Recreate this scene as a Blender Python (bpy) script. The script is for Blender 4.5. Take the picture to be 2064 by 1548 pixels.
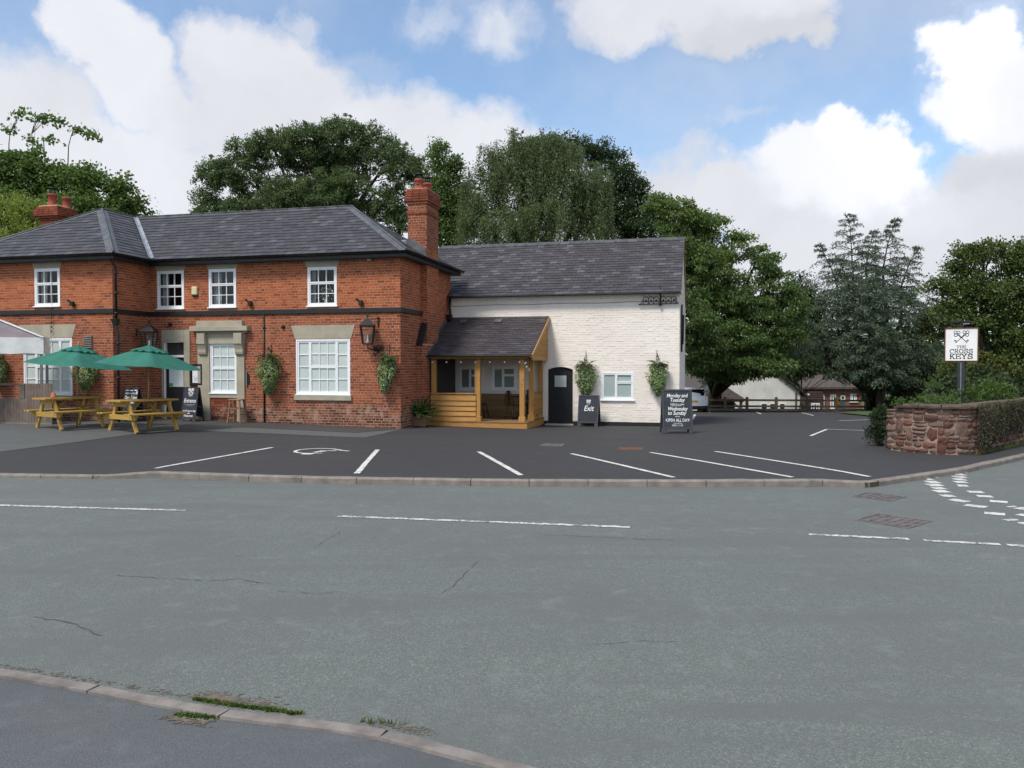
import bpy, bmesh, math, random
import numpy as np
from math import sin, cos, tan, pi, radians, sqrt, atan, atan2, hypot
from mathutils import Vector, Matrix, noise as mnoise

rnd = random.Random(7)
rng = np.random.default_rng(7)
for o in list(bpy.data.objects):
    bpy.data.objects.remove(o)
sc = bpy.context.scene
COL = sc.collection

# ------------------------------------------------------------------ camera
EYE = Vector((0, 0, 1.8))
PITCH = atan(39 / 1580.0)
cam_d = bpy.data.cameras.new('camera')
cam_d.sensor_width = 36.0
cam_d.lens = 36.0 * 1580 / 2064
cam_d.clip_start = 0.05
cam_d.clip_end = 3000
cam = bpy.data.objects.new('camera', cam_d)
cam.location = EYE
cam.rotation_euler = (pi / 2 - PITCH, 0, 0)
COL.objects.link(cam)
sc.camera = cam

def px_dir(px, py):
    """direction (world) of a line of sight measured on the photograph"""
    x = (px - 1032) / 1580.0
    y = -(py - 774) / 1580.0
    return Vector((x, cos(PITCH) + y * sin(PITCH), -sin(PITCH) + y * cos(PITCH)))

def at(px, py, Y):
    d = px_dir(px, py)
    return EYE + d * (Y / d.y)

# ------------------------------------------------------------------ sky and sun
SUN_DIR = Vector((-0.42, -0.52, 0.95)).normalized()
SUN_EL = math.asin(SUN_DIR.z)
SUN_AZ = atan2(SUN_DIR.x, SUN_DIR.y)

world = bpy.data.worlds.new('World')
sc.world = world
world.use_nodes = True

def build_sky():
    nt = world.node_tree
    nt.nodes.clear()
    N = nt.nodes.new
    L = nt.links.new
    def m(op, a, b=None, c=None, clamp=False):
        n = N('ShaderNodeMath'); n.operation = op; n.use_clamp = clamp
        for i, v in enumerate((a, b, c)):
            if v is None: continue
            if isinstance(v, (int, float)): n.inputs[i].default_value = v
            else: L(v, n.inputs[i])
        return n.outputs[0]
    def vm(op, a, b=None, out=0):
        n = N('ShaderNodeVectorMath'); n.operation = op
        for i, v in enumerate((a, b)):
            if v is None: continue
            if isinstance(v, (tuple, Vector)): n.inputs[i].default_value = tuple(v)
            else: L(v, n.inputs[i])
        return n.outputs[out]
    def smooth(x, a, b):
        n = N('ShaderNodeMapRange'); n.interpolation_type = 'SMOOTHSTEP'
        L(x, n.inputs[0]); n.inputs[1].default_value = a; n.inputs[2].default_value = b
        return n.outputs[0]
    def fbm(vec, scale, detail, rough=0.55, off=(0, 0, 0)):
        n = N('ShaderNodeTexNoise'); n.noise_dimensions = '3D'
        L(vm('ADD', vec, off), n.inputs['Vector'])
        n.inputs['Scale'].default_value = scale
        n.inputs['Detail'].default_value = detail
        n.inputs['Roughness'].default_value = rough
        return n
    tc = N('ShaderNodeTexCoord')
    D = vm('NORMALIZE', tc.outputs['Generated'])
    # domain warp gives the cauliflower edges of the cumulus
    w1 = fbm(D, 5.0, 6, 0.55).outputs['Color']
    w2 = fbm(D, 17.0, 5, 0.6, (3, 1, 2)).outputs['Color']
    wa = vm('MULTIPLY', vm('SUBTRACT', w1, (0.5, 0.5, 0.5)), (0.17, 0.17, 0.17))
    wb = vm('MULTIPLY', vm('SUBTRACT', w2, (0.5, 0.5, 0.5)), (0.06, 0.06, 0.06))
    DW = vm('ADD', D, vm('ADD', wa, wb))
    # (px, py, rx, ry, brightness, opacity)
    blobs = [
        (185, 85, 95, 105, 1.02, 1.3), (250, 175, 105, 110, 1.0, 1.25), (320, 240, 100, 100, .92, 1.1),
        (40, 230, 190, 150, .90, .8), (160, 370, 340, 130, .96, 1.1),
        (470, 140, 120, 115, .93, 1.0), (560, 250, 220, 160, .92, 1.15), (780, 300, 220, 150, .97, 1.1),
        (560, 60, 60, 90, .92, .42), (720, 130, 170, 80, .90, .32), (850, 45, 170, 75, .94, .36), (1020, 50, 150, 95, .95, .46),
        (950, 330, 260, 120, .95, .9),
        (1480, 20, 190, 105, .92, 1.2), (1500, 95, 140, 60, .78, 1.0), (1620, 95, 80, 50, .84, .75), (1330, 30, 150, 90, .90, .95),
        (1955, 95, 92, 100, 1.22, 1.5), (1995, 185, 120, 90, 1.18, 1.45), (2110, 190, 150, 150, 1.08, 1.4), (2020, 340, 130, 100, .80, 1.25), (1960, 440, 200, 105, .92, 1.2), (1945, 265, 45, 35, 1.15, 1.1),
        (1760, 300, 112, 66, 1.22, 1.5), (1680, 375, 175, 85, 1.10, 1.4), (1830, 420, 120, 80, .95, 1.2), (1830, 350, 60, 60, 1.2, 1.4), (1730, 480, 300, 95, .90, 1.3),
        (1390, 420, 220, 66, .93, .9), (1470, 290, 150, 45, .90, .36), (1150, 420, 380, 130, .86, .9), (600, 420, 560, 120, .95, 1.2),
        (1560, 580, 900, 95, .92, 1.25), (300, 560, 900, 130, .92, 1.3),
        (-330, 130, 260, 220, .92, 1.2), (-600, 400, 460, 170, .85, 1.2), (2420, 60, 240, 180, .95, 1.2), (2600, 400, 520, 170, .8, 1.25),
        (900, -330, 300, 160, .85, 1.1), (1500, -300, 260, 170, .9, 1.2), (250, -280, 260, 150, .92, 1.1), (2000, -360, 300, 150, .9, 1.1),
    ]
    den = None; ws = None; bs = None
    for (px, py, rx, ry, b, op) in blobs:
        c = px_dir(px, py).normalized()
        k = 1 / 1580.0 * (1 / sqrt(1 + ((px - 1032) / 1580) ** 2 + ((py - 774) / 1580) ** 2))
        d = vm('SUBTRACT', DW, c)
        d = vm('MULTIPLY', d, (1 / (rx * k), 1 / (rx * k), 1 / (ry * k)))
        ln = vm('LENGTH', d, None, 1)
        g = m('MULTIPLY', m('SUBTRACT', 1.25, ln, clamp=True), op)
        den = g if den is None else m('MAXIMUM', den, g)
        w = m('POWER', m('MAXIMUM', g, 0.0), 3.0)
        ws = w if ws is None else m('ADD', ws, w)
        wbv = m('MULTIPLY', w, b)
        bs = wbv if bs is None else m('ADD', bs, wbv)
    # the same broken cumulus all over the rest of the dome
    base = fbm(D, 2.6, 7, 0.55, (1.7, 4.2, 0.3)).outputs['Fac']
    away = smooth(vm('DOT_PRODUCT', D, tuple(px_dir(1032, 330).normalized()), 1), 0.80, 0.62)
    bg = m('MULTIPLY', smooth(base, 0.40, 0.62), away)
    den = m('MAXIMUM', den, m('MULTIPLY', bg, 0.9))
    ws = m('ADD', ws, m('ADD', m('MULTIPLY', bg, 0.4), 0.01)); bs = m('ADD', bs, m('ADD', m('MULTIPLY', bg, 0.36), 0.009))
    bright = m('DIVIDE', bs, ws)
    fine = fbm(DW, 9.0, 8, 0.6, (5, 2, 8)).outputs['Fac']
    den2 = m('ADD', den, m('MULTIPLY', m('SUBTRACT', fine, 0.5), 0.55))
    alpha = smooth(den2, 0.10, 0.62)
    veil = m('ADD', 0.07, m('MULTIPLY', smooth(fbm(D, 3.2, 6, 0.6, (9, 3, 1)).outputs['Fac'], 0.36, 0.72), 0.36))
    alpha = m('MAXIMUM', alpha, veil)
    # relief inside the clouds
    rel = fbm(DW, 7.0, 6, 0.55, (2, 7, 4)).outputs['Fac']
    bright = m('MULTIPLY', bright, m('ADD', 0.84, m('MULTIPLY', rel, 0.30)))
    sky = N('ShaderNodeTexSky'); sky.sky_type = 'NISHITA'; sky.sun_disc = False
    sky.sun_elevation = SUN_EL; sky.sun_rotation = SUN_AZ % (2 * pi)
    sky.air_density = 1.0; sky.dust_density = 1.2; sky.ozone_density = 1.5; sky.altitude = 50
    skc = vm('MULTIPLY', sky.outputs[0], (SKY_GAIN * 0.92, SKY_GAIN * 1.04, SKY_GAIN * 1.08))
    cc = N('ShaderNodeCombineColor')
    L(m('MULTIPLY', bright, 0.965 * CLOUD), cc.inputs[0]); L(m('MULTIPLY', bright, 0.985 * CLOUD), cc.inputs[1]); L(m('MULTIPLY', bright, 1.06 * CLOUD), cc.inputs[2])
    mix = N('ShaderNodeMix'); mix.data_type = 'RGBA'
    L(alpha, mix.inputs[0]); L(skc, mix.inputs[6]); L(cc.outputs[0], mix.inputs[7])
    bgn = N('ShaderNodeBackground'); bgn.inputs['Strength'].default_value = 0.1
    L(mix.outputs[2], bgn.inputs['Color'])
    out = N('ShaderNodeOutputWorld'); L(bgn.outputs[0], out.inputs[0])
SKY_GAIN = 1.5
CLOUD = 7.3
build_sky()
world.cycles.sampling_method = 'MANUAL'
world.cycles.sample_map_resolution = 512

sun_d = bpy.data.lights.new('sun', 'SUN')
sun_d.energy = 2.9
sun_d.angle = radians(13)
sun_d.color = (1.0, 0.95, 0.88)
sun = bpy.data.objects.new('sun', sun_d)
sun.rotation_euler = (-SUN_DIR).to_track_quat('-Z', 'Y').to_euler()
sun.location = (0, 0, 60)
COL.objects.link(sun)

sc.view_settings.view_transform = 'Standard'
sc.view_settings.look = 'None'
sc.view_settings.gamma = 1
sc.view_settings.exposure = 0.30
sc.view_settings.use_curve_mapping = False
sc.render.engine = 'CYCLES'
sc.cycles.max_bounces = 6
sc.cycles.transparent_max_bounces = 12
sc.cycles.use_denoising = True

# ------------------------------------------------------------------ helpers
LA = radians(14)                       # the pub stands 14 degrees off the camera axis
LC = Vector((-3.15, 22.2, 0))          # foot of its near right-hand corner
LU = Vector((cos(LA), -sin(LA), 0))
LN = Vector((sin(LA), cos(LA), 0))
def L2W(x, y, z=0.0):
    return LC + LU * x + LN * y + Vector((0, 0, z))
def W2L(w):
    d = Vector(w) - LC
    return Vector((d.dot(LU), d.dot(LN), d.z))
def on_front(px, py, y0):
    """point of a plane parallel to the pub front (pub coordinates)"""
    d = px_dir(px, py); o = W2L(EYE)
    dl = Vector((d.dot(LU), d.dot(LN), d.z))
    return o + dl * ((y0 - o.y) / dl.y)
def rect_front(x0, y0, x1, y1, yy):
    a = on_front(x0, y0, yy); b = on_front(x1, y0, yy); c = on_front(x0, y1, yy); d = on_front(x1, y1, yy)
    return (a.x + c.x) / 2, (b.x + d.x) / 2, (c.z + d.z) / 2, (a.z + b.z) / 2    # xa, xb, za, zb

def sstep(a, b, x):
    t = (x - a) / (b - a)
    t = 0.0 if t < 0 else 1.0 if t > 1 else t
    return t * t * (3 - 2 * t)

OFF = {}
def top(o):
    while o.parent: o = o.parent
    return o
def thing(name, label, cat, loc=(0, 0, 0), rz=0.0, group=None, off=(0, 0, 0)):
    o = bpy.data.objects.new(name, None)
    o.empty_display_size = 0.2
    COL.objects.link(o)
    o.location = loc; o.rotation_euler = (0, 0, rz)
    o['label'] = label; o['category'] = cat
    if group: o['group'] = group
    OFF[o.name] = Vector(off)
    return o
def lthing(name, label, cat, base=(0, 0, 0), group=None):
    """a thing authored in pub coordinates, its Empty at its own base"""
    return thing(name, label, cat, L2W(*base), -LA, group, base)
def tag(o, label, cat, group=None):
    o['label'] = label; o['category'] = cat
    if group: o['group'] = group
    return o
def struct(o):
    o['kind'] = 'structure'; return o
def stuff(o):
    o['kind'] = 'stuff'; return o
def dup(root, loc, rz, label=None, group=None):
    def cp(o, parent):
        c = o.copy(); COL.objects.link(c); c.parent = parent
        for ch in list(o.children): cp(ch, c)
        return c
    r = cp(root, None)
    r.location = loc; r.rotation_euler = (0, 0, rz)
    OFF[r.name] = OFF.get(root.name, Vector())
    if label: r['label'] = label
    if group: r['group'] = group
    return r

def link_mesh(name, me, mats, parent=None):
    o = bpy.data.objects.new(name, me)
    for mt in (mats if isinstance(mats, (list, tuple)) else [mats]):
        me.materials.append(mt)
    COL.objects.link(o)
    if parent: o.parent = parent
    return o

class MB:
    def __init__(s): s.v = []; s.f = []; s.m = []; s.sm = []
    def add(s, vs, fs, m=0, smooth=False):
        b = len(s.v); s.v.extend([tuple(p) for p in vs])
        for f in fs:
            s.f.append(tuple(b + i for i in f)); s.m.append(m); s.sm.append(smooth)
        return s
    def box(s, x0, x1, y0, y1, z0, z1, m=0):
        return s.add([(x0, y0, z0), (x1, y0, z0), (x1, y1, z0), (x0, y1, z0), (x0, y0, z1), (x1, y0, z1), (x1, y1, z1), (x0, y1, z1)],
                     [(0, 3, 2, 1), (4, 5, 6, 7), (0, 1, 5, 4), (1, 2, 6, 5), (2, 3, 7, 6), (3, 0, 4, 7)], m)
    def bar(s, p, q, w, h, up=(0, 0, 1), m=0, w2=None, h2=None):
        """square bar from p to q, width w (sideways) and height h (along up)"""
        p = Vector(p); q = Vector(q); d = (q - p).normalized(); up = Vector(up)
        sd = d.cross(up)
        if sd.length < 1e-4: sd = d.cross(Vector((0, 1, 0)))
        sd.normalize(); u2 = sd.cross(d).normalized()
        w2 = w if w2 is None else w2; h2 = h if h2 is None else h2
        vs = []
        for c, ww, hh in ((p, w, h), (q, w2, h2)):
            for a, b in ((-1, -1), (1, -1), (1, 1), (-1, 1)):
                vs.append(c + sd * (a * ww / 2) + u2 * (b * hh / 2))
        return s.add(vs, [(3, 2, 1, 0), (4, 5, 6, 7), (0, 1, 5, 4), (1, 2, 6, 5), (2, 3, 7, 6), (3, 0, 4, 7)], m)
    def tube(s, pts, r, seg=8, m=0, closed=False, cap=True):
        pts = [Vector(p) for p in pts]; n = len(pts)
        rs = r if isinstance(r, (list, tuple)) else [r] * n
        ref = Vector((0.13, 0.31, 0.94)); vs = []; fs = []
        prev = None
        for i, p in enumerate(pts):
            if closed: d = pts[(i + 1) % n] - pts[i - 1]
            else: d = pts[min(i + 1, n - 1)] - pts[max(i - 1, 0)]
            d = d.normalized() if d.length > 1e-9 else Vector((0, 0, 1))
            if prev is None:
                a = d.cross(ref)
                if a.length < 0.1: a = d.cross(Vector((1, 0, 0)))
            else:
                a = prev - d * prev.dot(d)
            a.normalize(); prev = a; b = d.cross(a)
            for k in range(seg):
                t = 2 * pi * k / seg
                vs.append(p + (a * cos(t) + b * sin(t)) * rs[i])
        rings = n if closed else n - 1
        for i in range(rings):
            j = (i + 1) % n
            for k in range(seg):
                k2 = (k + 1) % seg
                fs.append((i * seg + k, i * seg + k2, j * seg + k2, j * seg + k))
        if cap and not closed:
            fs.append(tuple(reversed(range(seg)))); fs.append(tuple((n - 1) * seg + k for k in range(seg)))
        return s.add(vs, fs, m, True)
    def lathe(s, prof, c=(0, 0, 0), seg=16, m=0, axis='z', smooth=True):
        vs = []; fs = []; n = len(prof)
        for (r, h) in prof:
            for k in range(seg):
                t = 2 * pi * k / seg
                p = (r * cos(t), r * sin(t), h)
                if axis == 'x': p = (h, r * cos(t), r * sin(t))
                if axis == 'y': p = (r * sin(t), h, r * cos(t))
                vs.append((p[0] + c[0], p[1] + c[1], p[2] + c[2]))
        for i in range(n - 1):
            for k in range(seg):
                k2 = (k + 1) % seg
                fs.append((i * seg + k, i * seg + k2, (i + 1) * seg + k2, (i + 1) * seg + k))
        fs.append(tuple(reversed(range(seg)))); fs.append(tuple((n - 1) * seg + k for k in range(seg)))
        return s.add(vs, fs, m, smooth)
    def prism(s, poly, ext, m=0):
        poly = [Vector(p) for p in poly]; e = Vector(ext); n = len(poly)
        vs = poly + [p + e for p in poly]
        fs = [tuple(reversed(range(n))), tuple(range(n, 2 * n))] + [(i, (i + 1) % n, n + (i + 1) % n, n + i) for i in range(n)]
        return s.add(vs, fs, m)
    def quad(s, a, b, c, d, m=0): return s.add([a, b, c, d], [(0, 1, 2, 3)], m)
    def build(s, name, mats, parent=None, bevel=0.0, fix=True, weld=False):
        off = OFF.get(top(parent).name, Vector()) if parent else Vector()
        me = bpy.data.meshes.new(name)
        if off.length > 0: vs = [(p[0] - off.x, p[1] - off.y, p[2] - off.z) for p in s.v]
        else: vs = s.v
        me.from_pydata(vs, [], s.f)
        if len(set(s.m)) > 1: me.polygons.foreach_set('material_index', s.m)
        if any(s.sm): me.polygons.foreach_set('use_smooth', s.sm)
        if fix or bevel or weld:
            bm = bmesh.new(); bm.from_mesh(me)
            if weld: bmesh.ops.remove_doubles(bm, verts=bm.verts, dist=1e-5)
            bmesh.ops.recalc_face_normals(bm, faces=bm.faces)
            if bevel:
                es = [e for e in bm.edges if len(e.link_faces) == 2 and e.calc_face_angle(0) > 0.6]
                bmesh.ops.bevel(bm, geom=es, offset=bevel, segments=1, affect='EDGES', clamp_overlap=True)
            bm.to_mesh(me); bm.free()
        me.update()
        return link_mesh(name, me, mats, parent)

def np_mesh(name, V, F, mats, parent=None, smooth=False):
    """V (n,3), F (m,k) arrays -> one mesh object"""
    off = OFF.get(top(parent).name, Vector()) if parent else Vector()
    V = np.asarray(V, np.float32) - np.array(off, np.float32)
    F = np.asarray(F, np.int32)
    me = bpy.data.meshes.new(name)
    k = F.shape[1]
    me.vertices.add(len(V)); me.vertices.foreach_set('co', V.ravel())
    me.loops.add(F.size); me.loops.foreach_set('vertex_index', F.ravel())
    me.polygons.add(len(F)); me.polygons.foreach_set('loop_start', np.arange(0, F.size, k, dtype=np.int32))
    if smooth: me.polygons.foreach_set('use_smooth', np.ones(len(F), bool))
    me.update(calc_edges=True)
    return link_mesh(name, me, mats, parent)

# ------------------------------------------------------------------ materials
class NT:
    def __init__(s, name):
        s.mat = bpy.data.materials.new(name); s.mat.use_nodes = True
        s.t = s.mat.node_tree; s.t.nodes.clear()
        s.out = s.t.nodes.new('ShaderNodeOutputMaterial')
        s._geo = None; s._tc = None
    def n(s, typ, **kw):
        nd = s.t.nodes.new(typ)
        for k, v in kw.items(): setattr(nd, k, v)
        return nd
    def set(s, sock, v):
        if v is None: return
        if hasattr(v, 'is_linked') or hasattr(v, 'links'): s.t.links.new(v, sock)
        else:
            if sock.type == 'RGBA' and len(v) == 3: v = (*v, 1)
            sock.default_value = v
    def geo(s):
        if not s._geo: s._geo = s.n('ShaderNodeNewGeometry')
        return s._geo
    def pos(s, kind='world'):
        if kind == 'world': return s.geo().outputs['Position']
        if not s._tc: s._tc = s.n('ShaderNodeTexCoord')
        return s._tc.outputs['Object']
    def mapv(s, vec, scale=(1, 1, 1), rot=(0, 0, 0), loc=(0, 0, 0)):
        m = s.n('ShaderNodeMapping'); s.set(m.inputs[0], vec)
        m.inputs['Scale'].default_value = scale; m.inputs['Rotation'].default_value = rot; m.inputs['Location'].default_value = loc
        return m.outputs[0]
    def noise(s, scale, detail=4, rough=.55, vec=None, dist=0.0):
        nd = s.n('ShaderNodeTexNoise'); s.set(nd.inputs['Vector'], vec if vec is not None else s.pos())
        nd.inputs['Scale'].default_value = scale; nd.inputs['Detail'].default_value = detail
        nd.inputs['Roughness'].default_value = rough; nd.inputs['Distortion'].default_value = dist
        return nd.outputs['Fac']
    def vor(s, scale, vec=None, feature='F1', out='Distance'):
        nd = s.n('ShaderNodeTexVoronoi', feature=feature); s.set(nd.inputs['Vector'], vec if vec is not None else s.pos())
        nd.inputs['Scale'].default_value = scale
        return nd.outputs[out]
    def math(s, op, a, b=None, clamp=False):
        nd = s.n('ShaderNodeMath', operation=op, use_clamp=clamp)
        s.set(nd.inputs[0], a); s.set(nd.inputs[1], b)
        return nd.outputs[0]
    def rng(s, x, a, b, c=0.0, d=1.0, smooth=True):
        nd = s.n('ShaderNodeMapRange'); nd.interpolation_type = 'SMOOTHSTEP' if smooth else 'LINEAR'
        s.set(nd.inputs[0], x)
        for i, v in enumerate((a, b, c, d)): s.set(nd.inputs[i + 1], v)
        return nd.outputs[0]
    def mix(s, f, a, b, blend='MIX'):
        nd = s.n('ShaderNodeMix', data_type='RGBA', blend_type=blend)
        s.set(nd.inputs[0], f); s.set(nd.inputs[6], a); s.set(nd.inputs[7], b)
        return nd.outputs[2]
    def ramp(s, f, stops):
        nd = s.n('ShaderNodeValToRGB'); s.set(nd.inputs[0], f)
        e = nd.color_ramp.elements
        while len(e) < len(stops): e.new(0.5)
        for el, (p, c) in zip(e, stops): el.position = p; el.color = (*c, 1)
        return nd.outputs[0]
    def island(s): return s.geo().outputs['Random Per Island']
    def orand(s): return s.n('ShaderNodeObjectInfo').outputs['Random']
    def sep(s, vec, i):
        nd = s.n('ShaderNodeSeparateXYZ'); s.set(nd.inputs[0], vec); return nd.outputs[i]
    def bump(s, h, strength=.3, dist=.01):
        nd = s.n('ShaderNodeBump'); s.set(nd.inputs['Height'], h)
        nd.inputs['Strength'].default_value = strength; nd.inputs['Distance'].default_value = dist
        return nd.outputs[0]
    def bsdf(s, col, rough=.7, normal=None, metal=0.0, spec=.4, **kw):
        p = s.n('ShaderNodeBsdfPrincipled')
        s.set(p.inputs['Base Color'], col); s.set(p.inputs['Roughness'], rough)
        s.set(p.inputs['Metallic'], metal); s.set(p.inputs['Specular IOR Level'], spec)
        if normal is not None: s.set(p.inputs['Normal'], normal)
        for k, v in kw.items(): s.set(p.inputs[k], v)
        s.t.links.new(p.outputs[0], s.out.inputs[0])
        return p

def m_plain(name, col, rough=.6, var=.12, scale=6.0, bump=.15, bscale=60.0, metal=0.0, spec=.4, dirt=0.0):
    """painted or moulded surface: slight mottling, fine relief, a little grime"""
    t = NT(name)
    c2 = tuple(c * (1 - var) for c in col); c3 = tuple(min(1, c * (1 + var)) for c in col)
    c = t.mix(t.rng(t.noise(scale, 5), .3, .7), c2, c3)
    if dirt: c = t.mix(t.math('MULTIPLY', t.rng(t.noise(2.1, 6, .65), .5, .75), dirt), c, tuple(x * .35 for x in col))
    t.bsdf(c, t.rng(t.noise(scale * 2, 3), .3, .7, rough - .08, rough + .08), t.bump(t.noise(bscale, 4), bump, .004), metal, spec)
    return t.mat

def m_wood(name, c1, c2, grain=(1, 14, 14), rough=.65, src='object', knots=True, grey=0.0):
    """sawn timber: every board its own tone, grain along the board's local x"""
    t = NT(name)
    r = t.orand() if src == 'object' else t.island()
    v = t.n('ShaderNodeCombineXYZ'); t.set(v.inputs[0], t.math('MULTIPLY', r, 37.0)); t.set(v.inputs[1], t.math('MULTIPLY', r, 11.0))
    add = t.n('ShaderNodeVectorMath', operation='ADD'); t.set(add.inputs[0], t.pos('object')); t.set(add.inputs[1], v.outputs[0])
    p = t.mapv(add.outputs[0], grain)
    g = t.noise(3.0, 6, .6, p, 0.8)
    c = t.mix(t.rng(g, .3, .72), c1, c2)
    c = t.mix(t.math('MULTIPLY', t.rng(r, 0, 1, smooth=False), .45), c, tuple(x * .62 for x in c1))
    if knots:
        kv = t.vor(2.2, t.mapv(add.outputs[0], (1.2, 3.2, 3.2)))
        c = t.mix(t.rng(kv, .10, .05), c, tuple(x * .3 for x in c1))
    if grey: c = t.mix(t.math('MULTIPLY', t.rng(t.noise(4, 5), .35, .7), grey), c, (.2, .19, .17))
    t.bsdf(c, rough, t.bump(g, .35, .004), 0, .3)
    return t.mat

def m_brick(name, src):
    t = NT(name)
    r = t.orand() if src == 'object' else t.island()
    z = t.sep(t.pos(), 2)
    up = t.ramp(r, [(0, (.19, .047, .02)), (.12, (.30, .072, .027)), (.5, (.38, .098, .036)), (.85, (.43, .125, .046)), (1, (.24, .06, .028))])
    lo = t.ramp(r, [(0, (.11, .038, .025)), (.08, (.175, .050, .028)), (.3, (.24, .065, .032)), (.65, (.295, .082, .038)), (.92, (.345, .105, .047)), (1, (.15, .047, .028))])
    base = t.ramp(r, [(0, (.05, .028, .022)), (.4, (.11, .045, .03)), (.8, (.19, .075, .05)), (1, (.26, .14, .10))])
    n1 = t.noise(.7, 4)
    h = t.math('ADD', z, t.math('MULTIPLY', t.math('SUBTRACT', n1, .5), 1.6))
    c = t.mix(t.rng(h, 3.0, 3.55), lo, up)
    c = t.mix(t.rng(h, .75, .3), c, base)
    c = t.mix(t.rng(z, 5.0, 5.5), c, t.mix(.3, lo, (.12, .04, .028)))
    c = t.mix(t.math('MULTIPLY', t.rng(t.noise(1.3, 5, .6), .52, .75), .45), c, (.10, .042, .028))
    # lime bloom low on the wall, soot specks
    bl = t.math('MULTIPLY', t.rng(t.math('ABSOLUTE', t.math('SUBTRACT', h, .36)), .26, .04), t.rng(t.noise(5, 5, .65), .46, .62))
    c = t.mix(t.math('MULTIPLY', bl, .6), c, (.42, .29, .22))
    c = t.mix(t.math('MULTIPLY', t.rng(t.noise(38, 3), .55, .8), .35), c, (.36, .2, .14))
    t.bsdf(c, .85, t.bump(t.noise(90, 5), .5, .004), 0, .2)
    return t.mat

def m_slate(name, src, warm=0.0, mottle=False):
    t = NT(name)
    r = t.orand() if src == 'object' else t.island()
    hi = [(.92, (.088, .087, .098)), (1, (.115, .116, .126))] if mottle else [(.90, (.064, .062, .069)), (1, (.092, .091, .10))]
    c = t.ramp(r, [(0, (.034, .031, .033)), (.25, (.045, .042, .046)), (.5, (.056, .053, .056)), (.7, (.049, .046, .047))] + hi)
    if warm: c = t.mix(warm, c, (.066, .045, .05))
    n = t.noise(1.1, 6, .62)
    c = t.mix(t.math('MULTIPLY', t.rng(n, .48, .72), .6), c, (.045, .036, .033))
    sp = t.rng(t.noise(11, 6, .7), .60, .74)
    c = t.mix(t.math('MULTIPLY', sp, .32), c, (.19, .19, .19))
    t.bsdf(c, t.rng(t.noise(3, 4), .3, .7, .42, .62), t.bump(t.noise(30, 5), .5, .006), 0, .45)
    return t.mat

def m_leaf(name, dark, light, hue=None, trans=.25, rough=.5, patch=.5):
    """leaves: each leaf its own tone, twigs' worth of leaves drifting together"""
    t = NT(name)
    r = t.island()
    tone = t.math('ADD', t.math('MULTIPLY', r, .55), t.math('MULTIPLY', t.rng(t.noise(1.1, 3), .35, .65), .45))
    c = t.mix(tone, dark, light)
    if hue: c = t.mix(t.math('MULTIPLY', t.rng(t.noise(patch, 3), .5, .68), .75), c, hue)
    p = t.n('ShaderNodeBsdfPrincipled')
    t.set(p.inputs['Base Color'], c); t.set(p.inputs['Roughness'], rough); t.set(p.inputs['Specular IOR Level'], .3)
    tr = t.n('ShaderNodeBsdfTranslucent'); t.set(tr.inputs['Color'], t.mix(.5, c, tuple(min(1, x * 1.5) for x in light)))
    mx = t.n('ShaderNodeMixShader'); mx.inputs[0].default_value = trans
    t.t.links.new(p.outputs[0], mx.inputs[1]); t.t.links.new(tr.outputs[0], mx.inputs[2]); t.t.links.new(mx.outputs[0], t.out.inputs[0])
    return t.mat

def m_bark(name, c1, c2):
    t = NT(name)
    n = t.noise(4, 6, .65, t.mapv(t.pos(), (3, 3, .7)))
    t.bsdf(t.mix(t.rng(n, .35, .65), c1, c2), .9, t.bump(n, .8, .03), 0, .2)
    return t.mat

def m_glass(name):
    t = NT(name)
    tr = t.n('ShaderNodeBsdfTransparent'); tr.inputs[0].default_value = (.93, .96, .95, 1)
    gl = t.n('ShaderNodeBsdfGlossy'); gl.inputs['Roughness'].default_value = .02
    t.set(gl.inputs['Normal'], t.bump(t.noise(1.6, 2), .06, .02))
    dt = t.n('ShaderNodeVectorMath', operation='DOT_PRODUCT'); t.set(dt.inputs[0], t.geo().outputs['Incoming']); t.set(dt.inputs[1], t.geo().outputs['Normal'])
    sch = t.math('ADD', .045, t.math('MULTIPLY', .95, t.math('POWER', t.math('SUBTRACT', 1.0, t.math('ABSOLUTE', dt.outputs['Value'])), 5.0)))
    mx = t.n('ShaderNodeMixShader')
    t.set(mx.inputs[0], sch)
    t.t.links.new(tr.outputs[0], mx.inputs[1]); t.t.links.new(gl.outputs[0], mx.inputs[2]); t.t.links.new(mx.outputs[0], t.out.inputs[0])
    return t.mat

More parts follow.
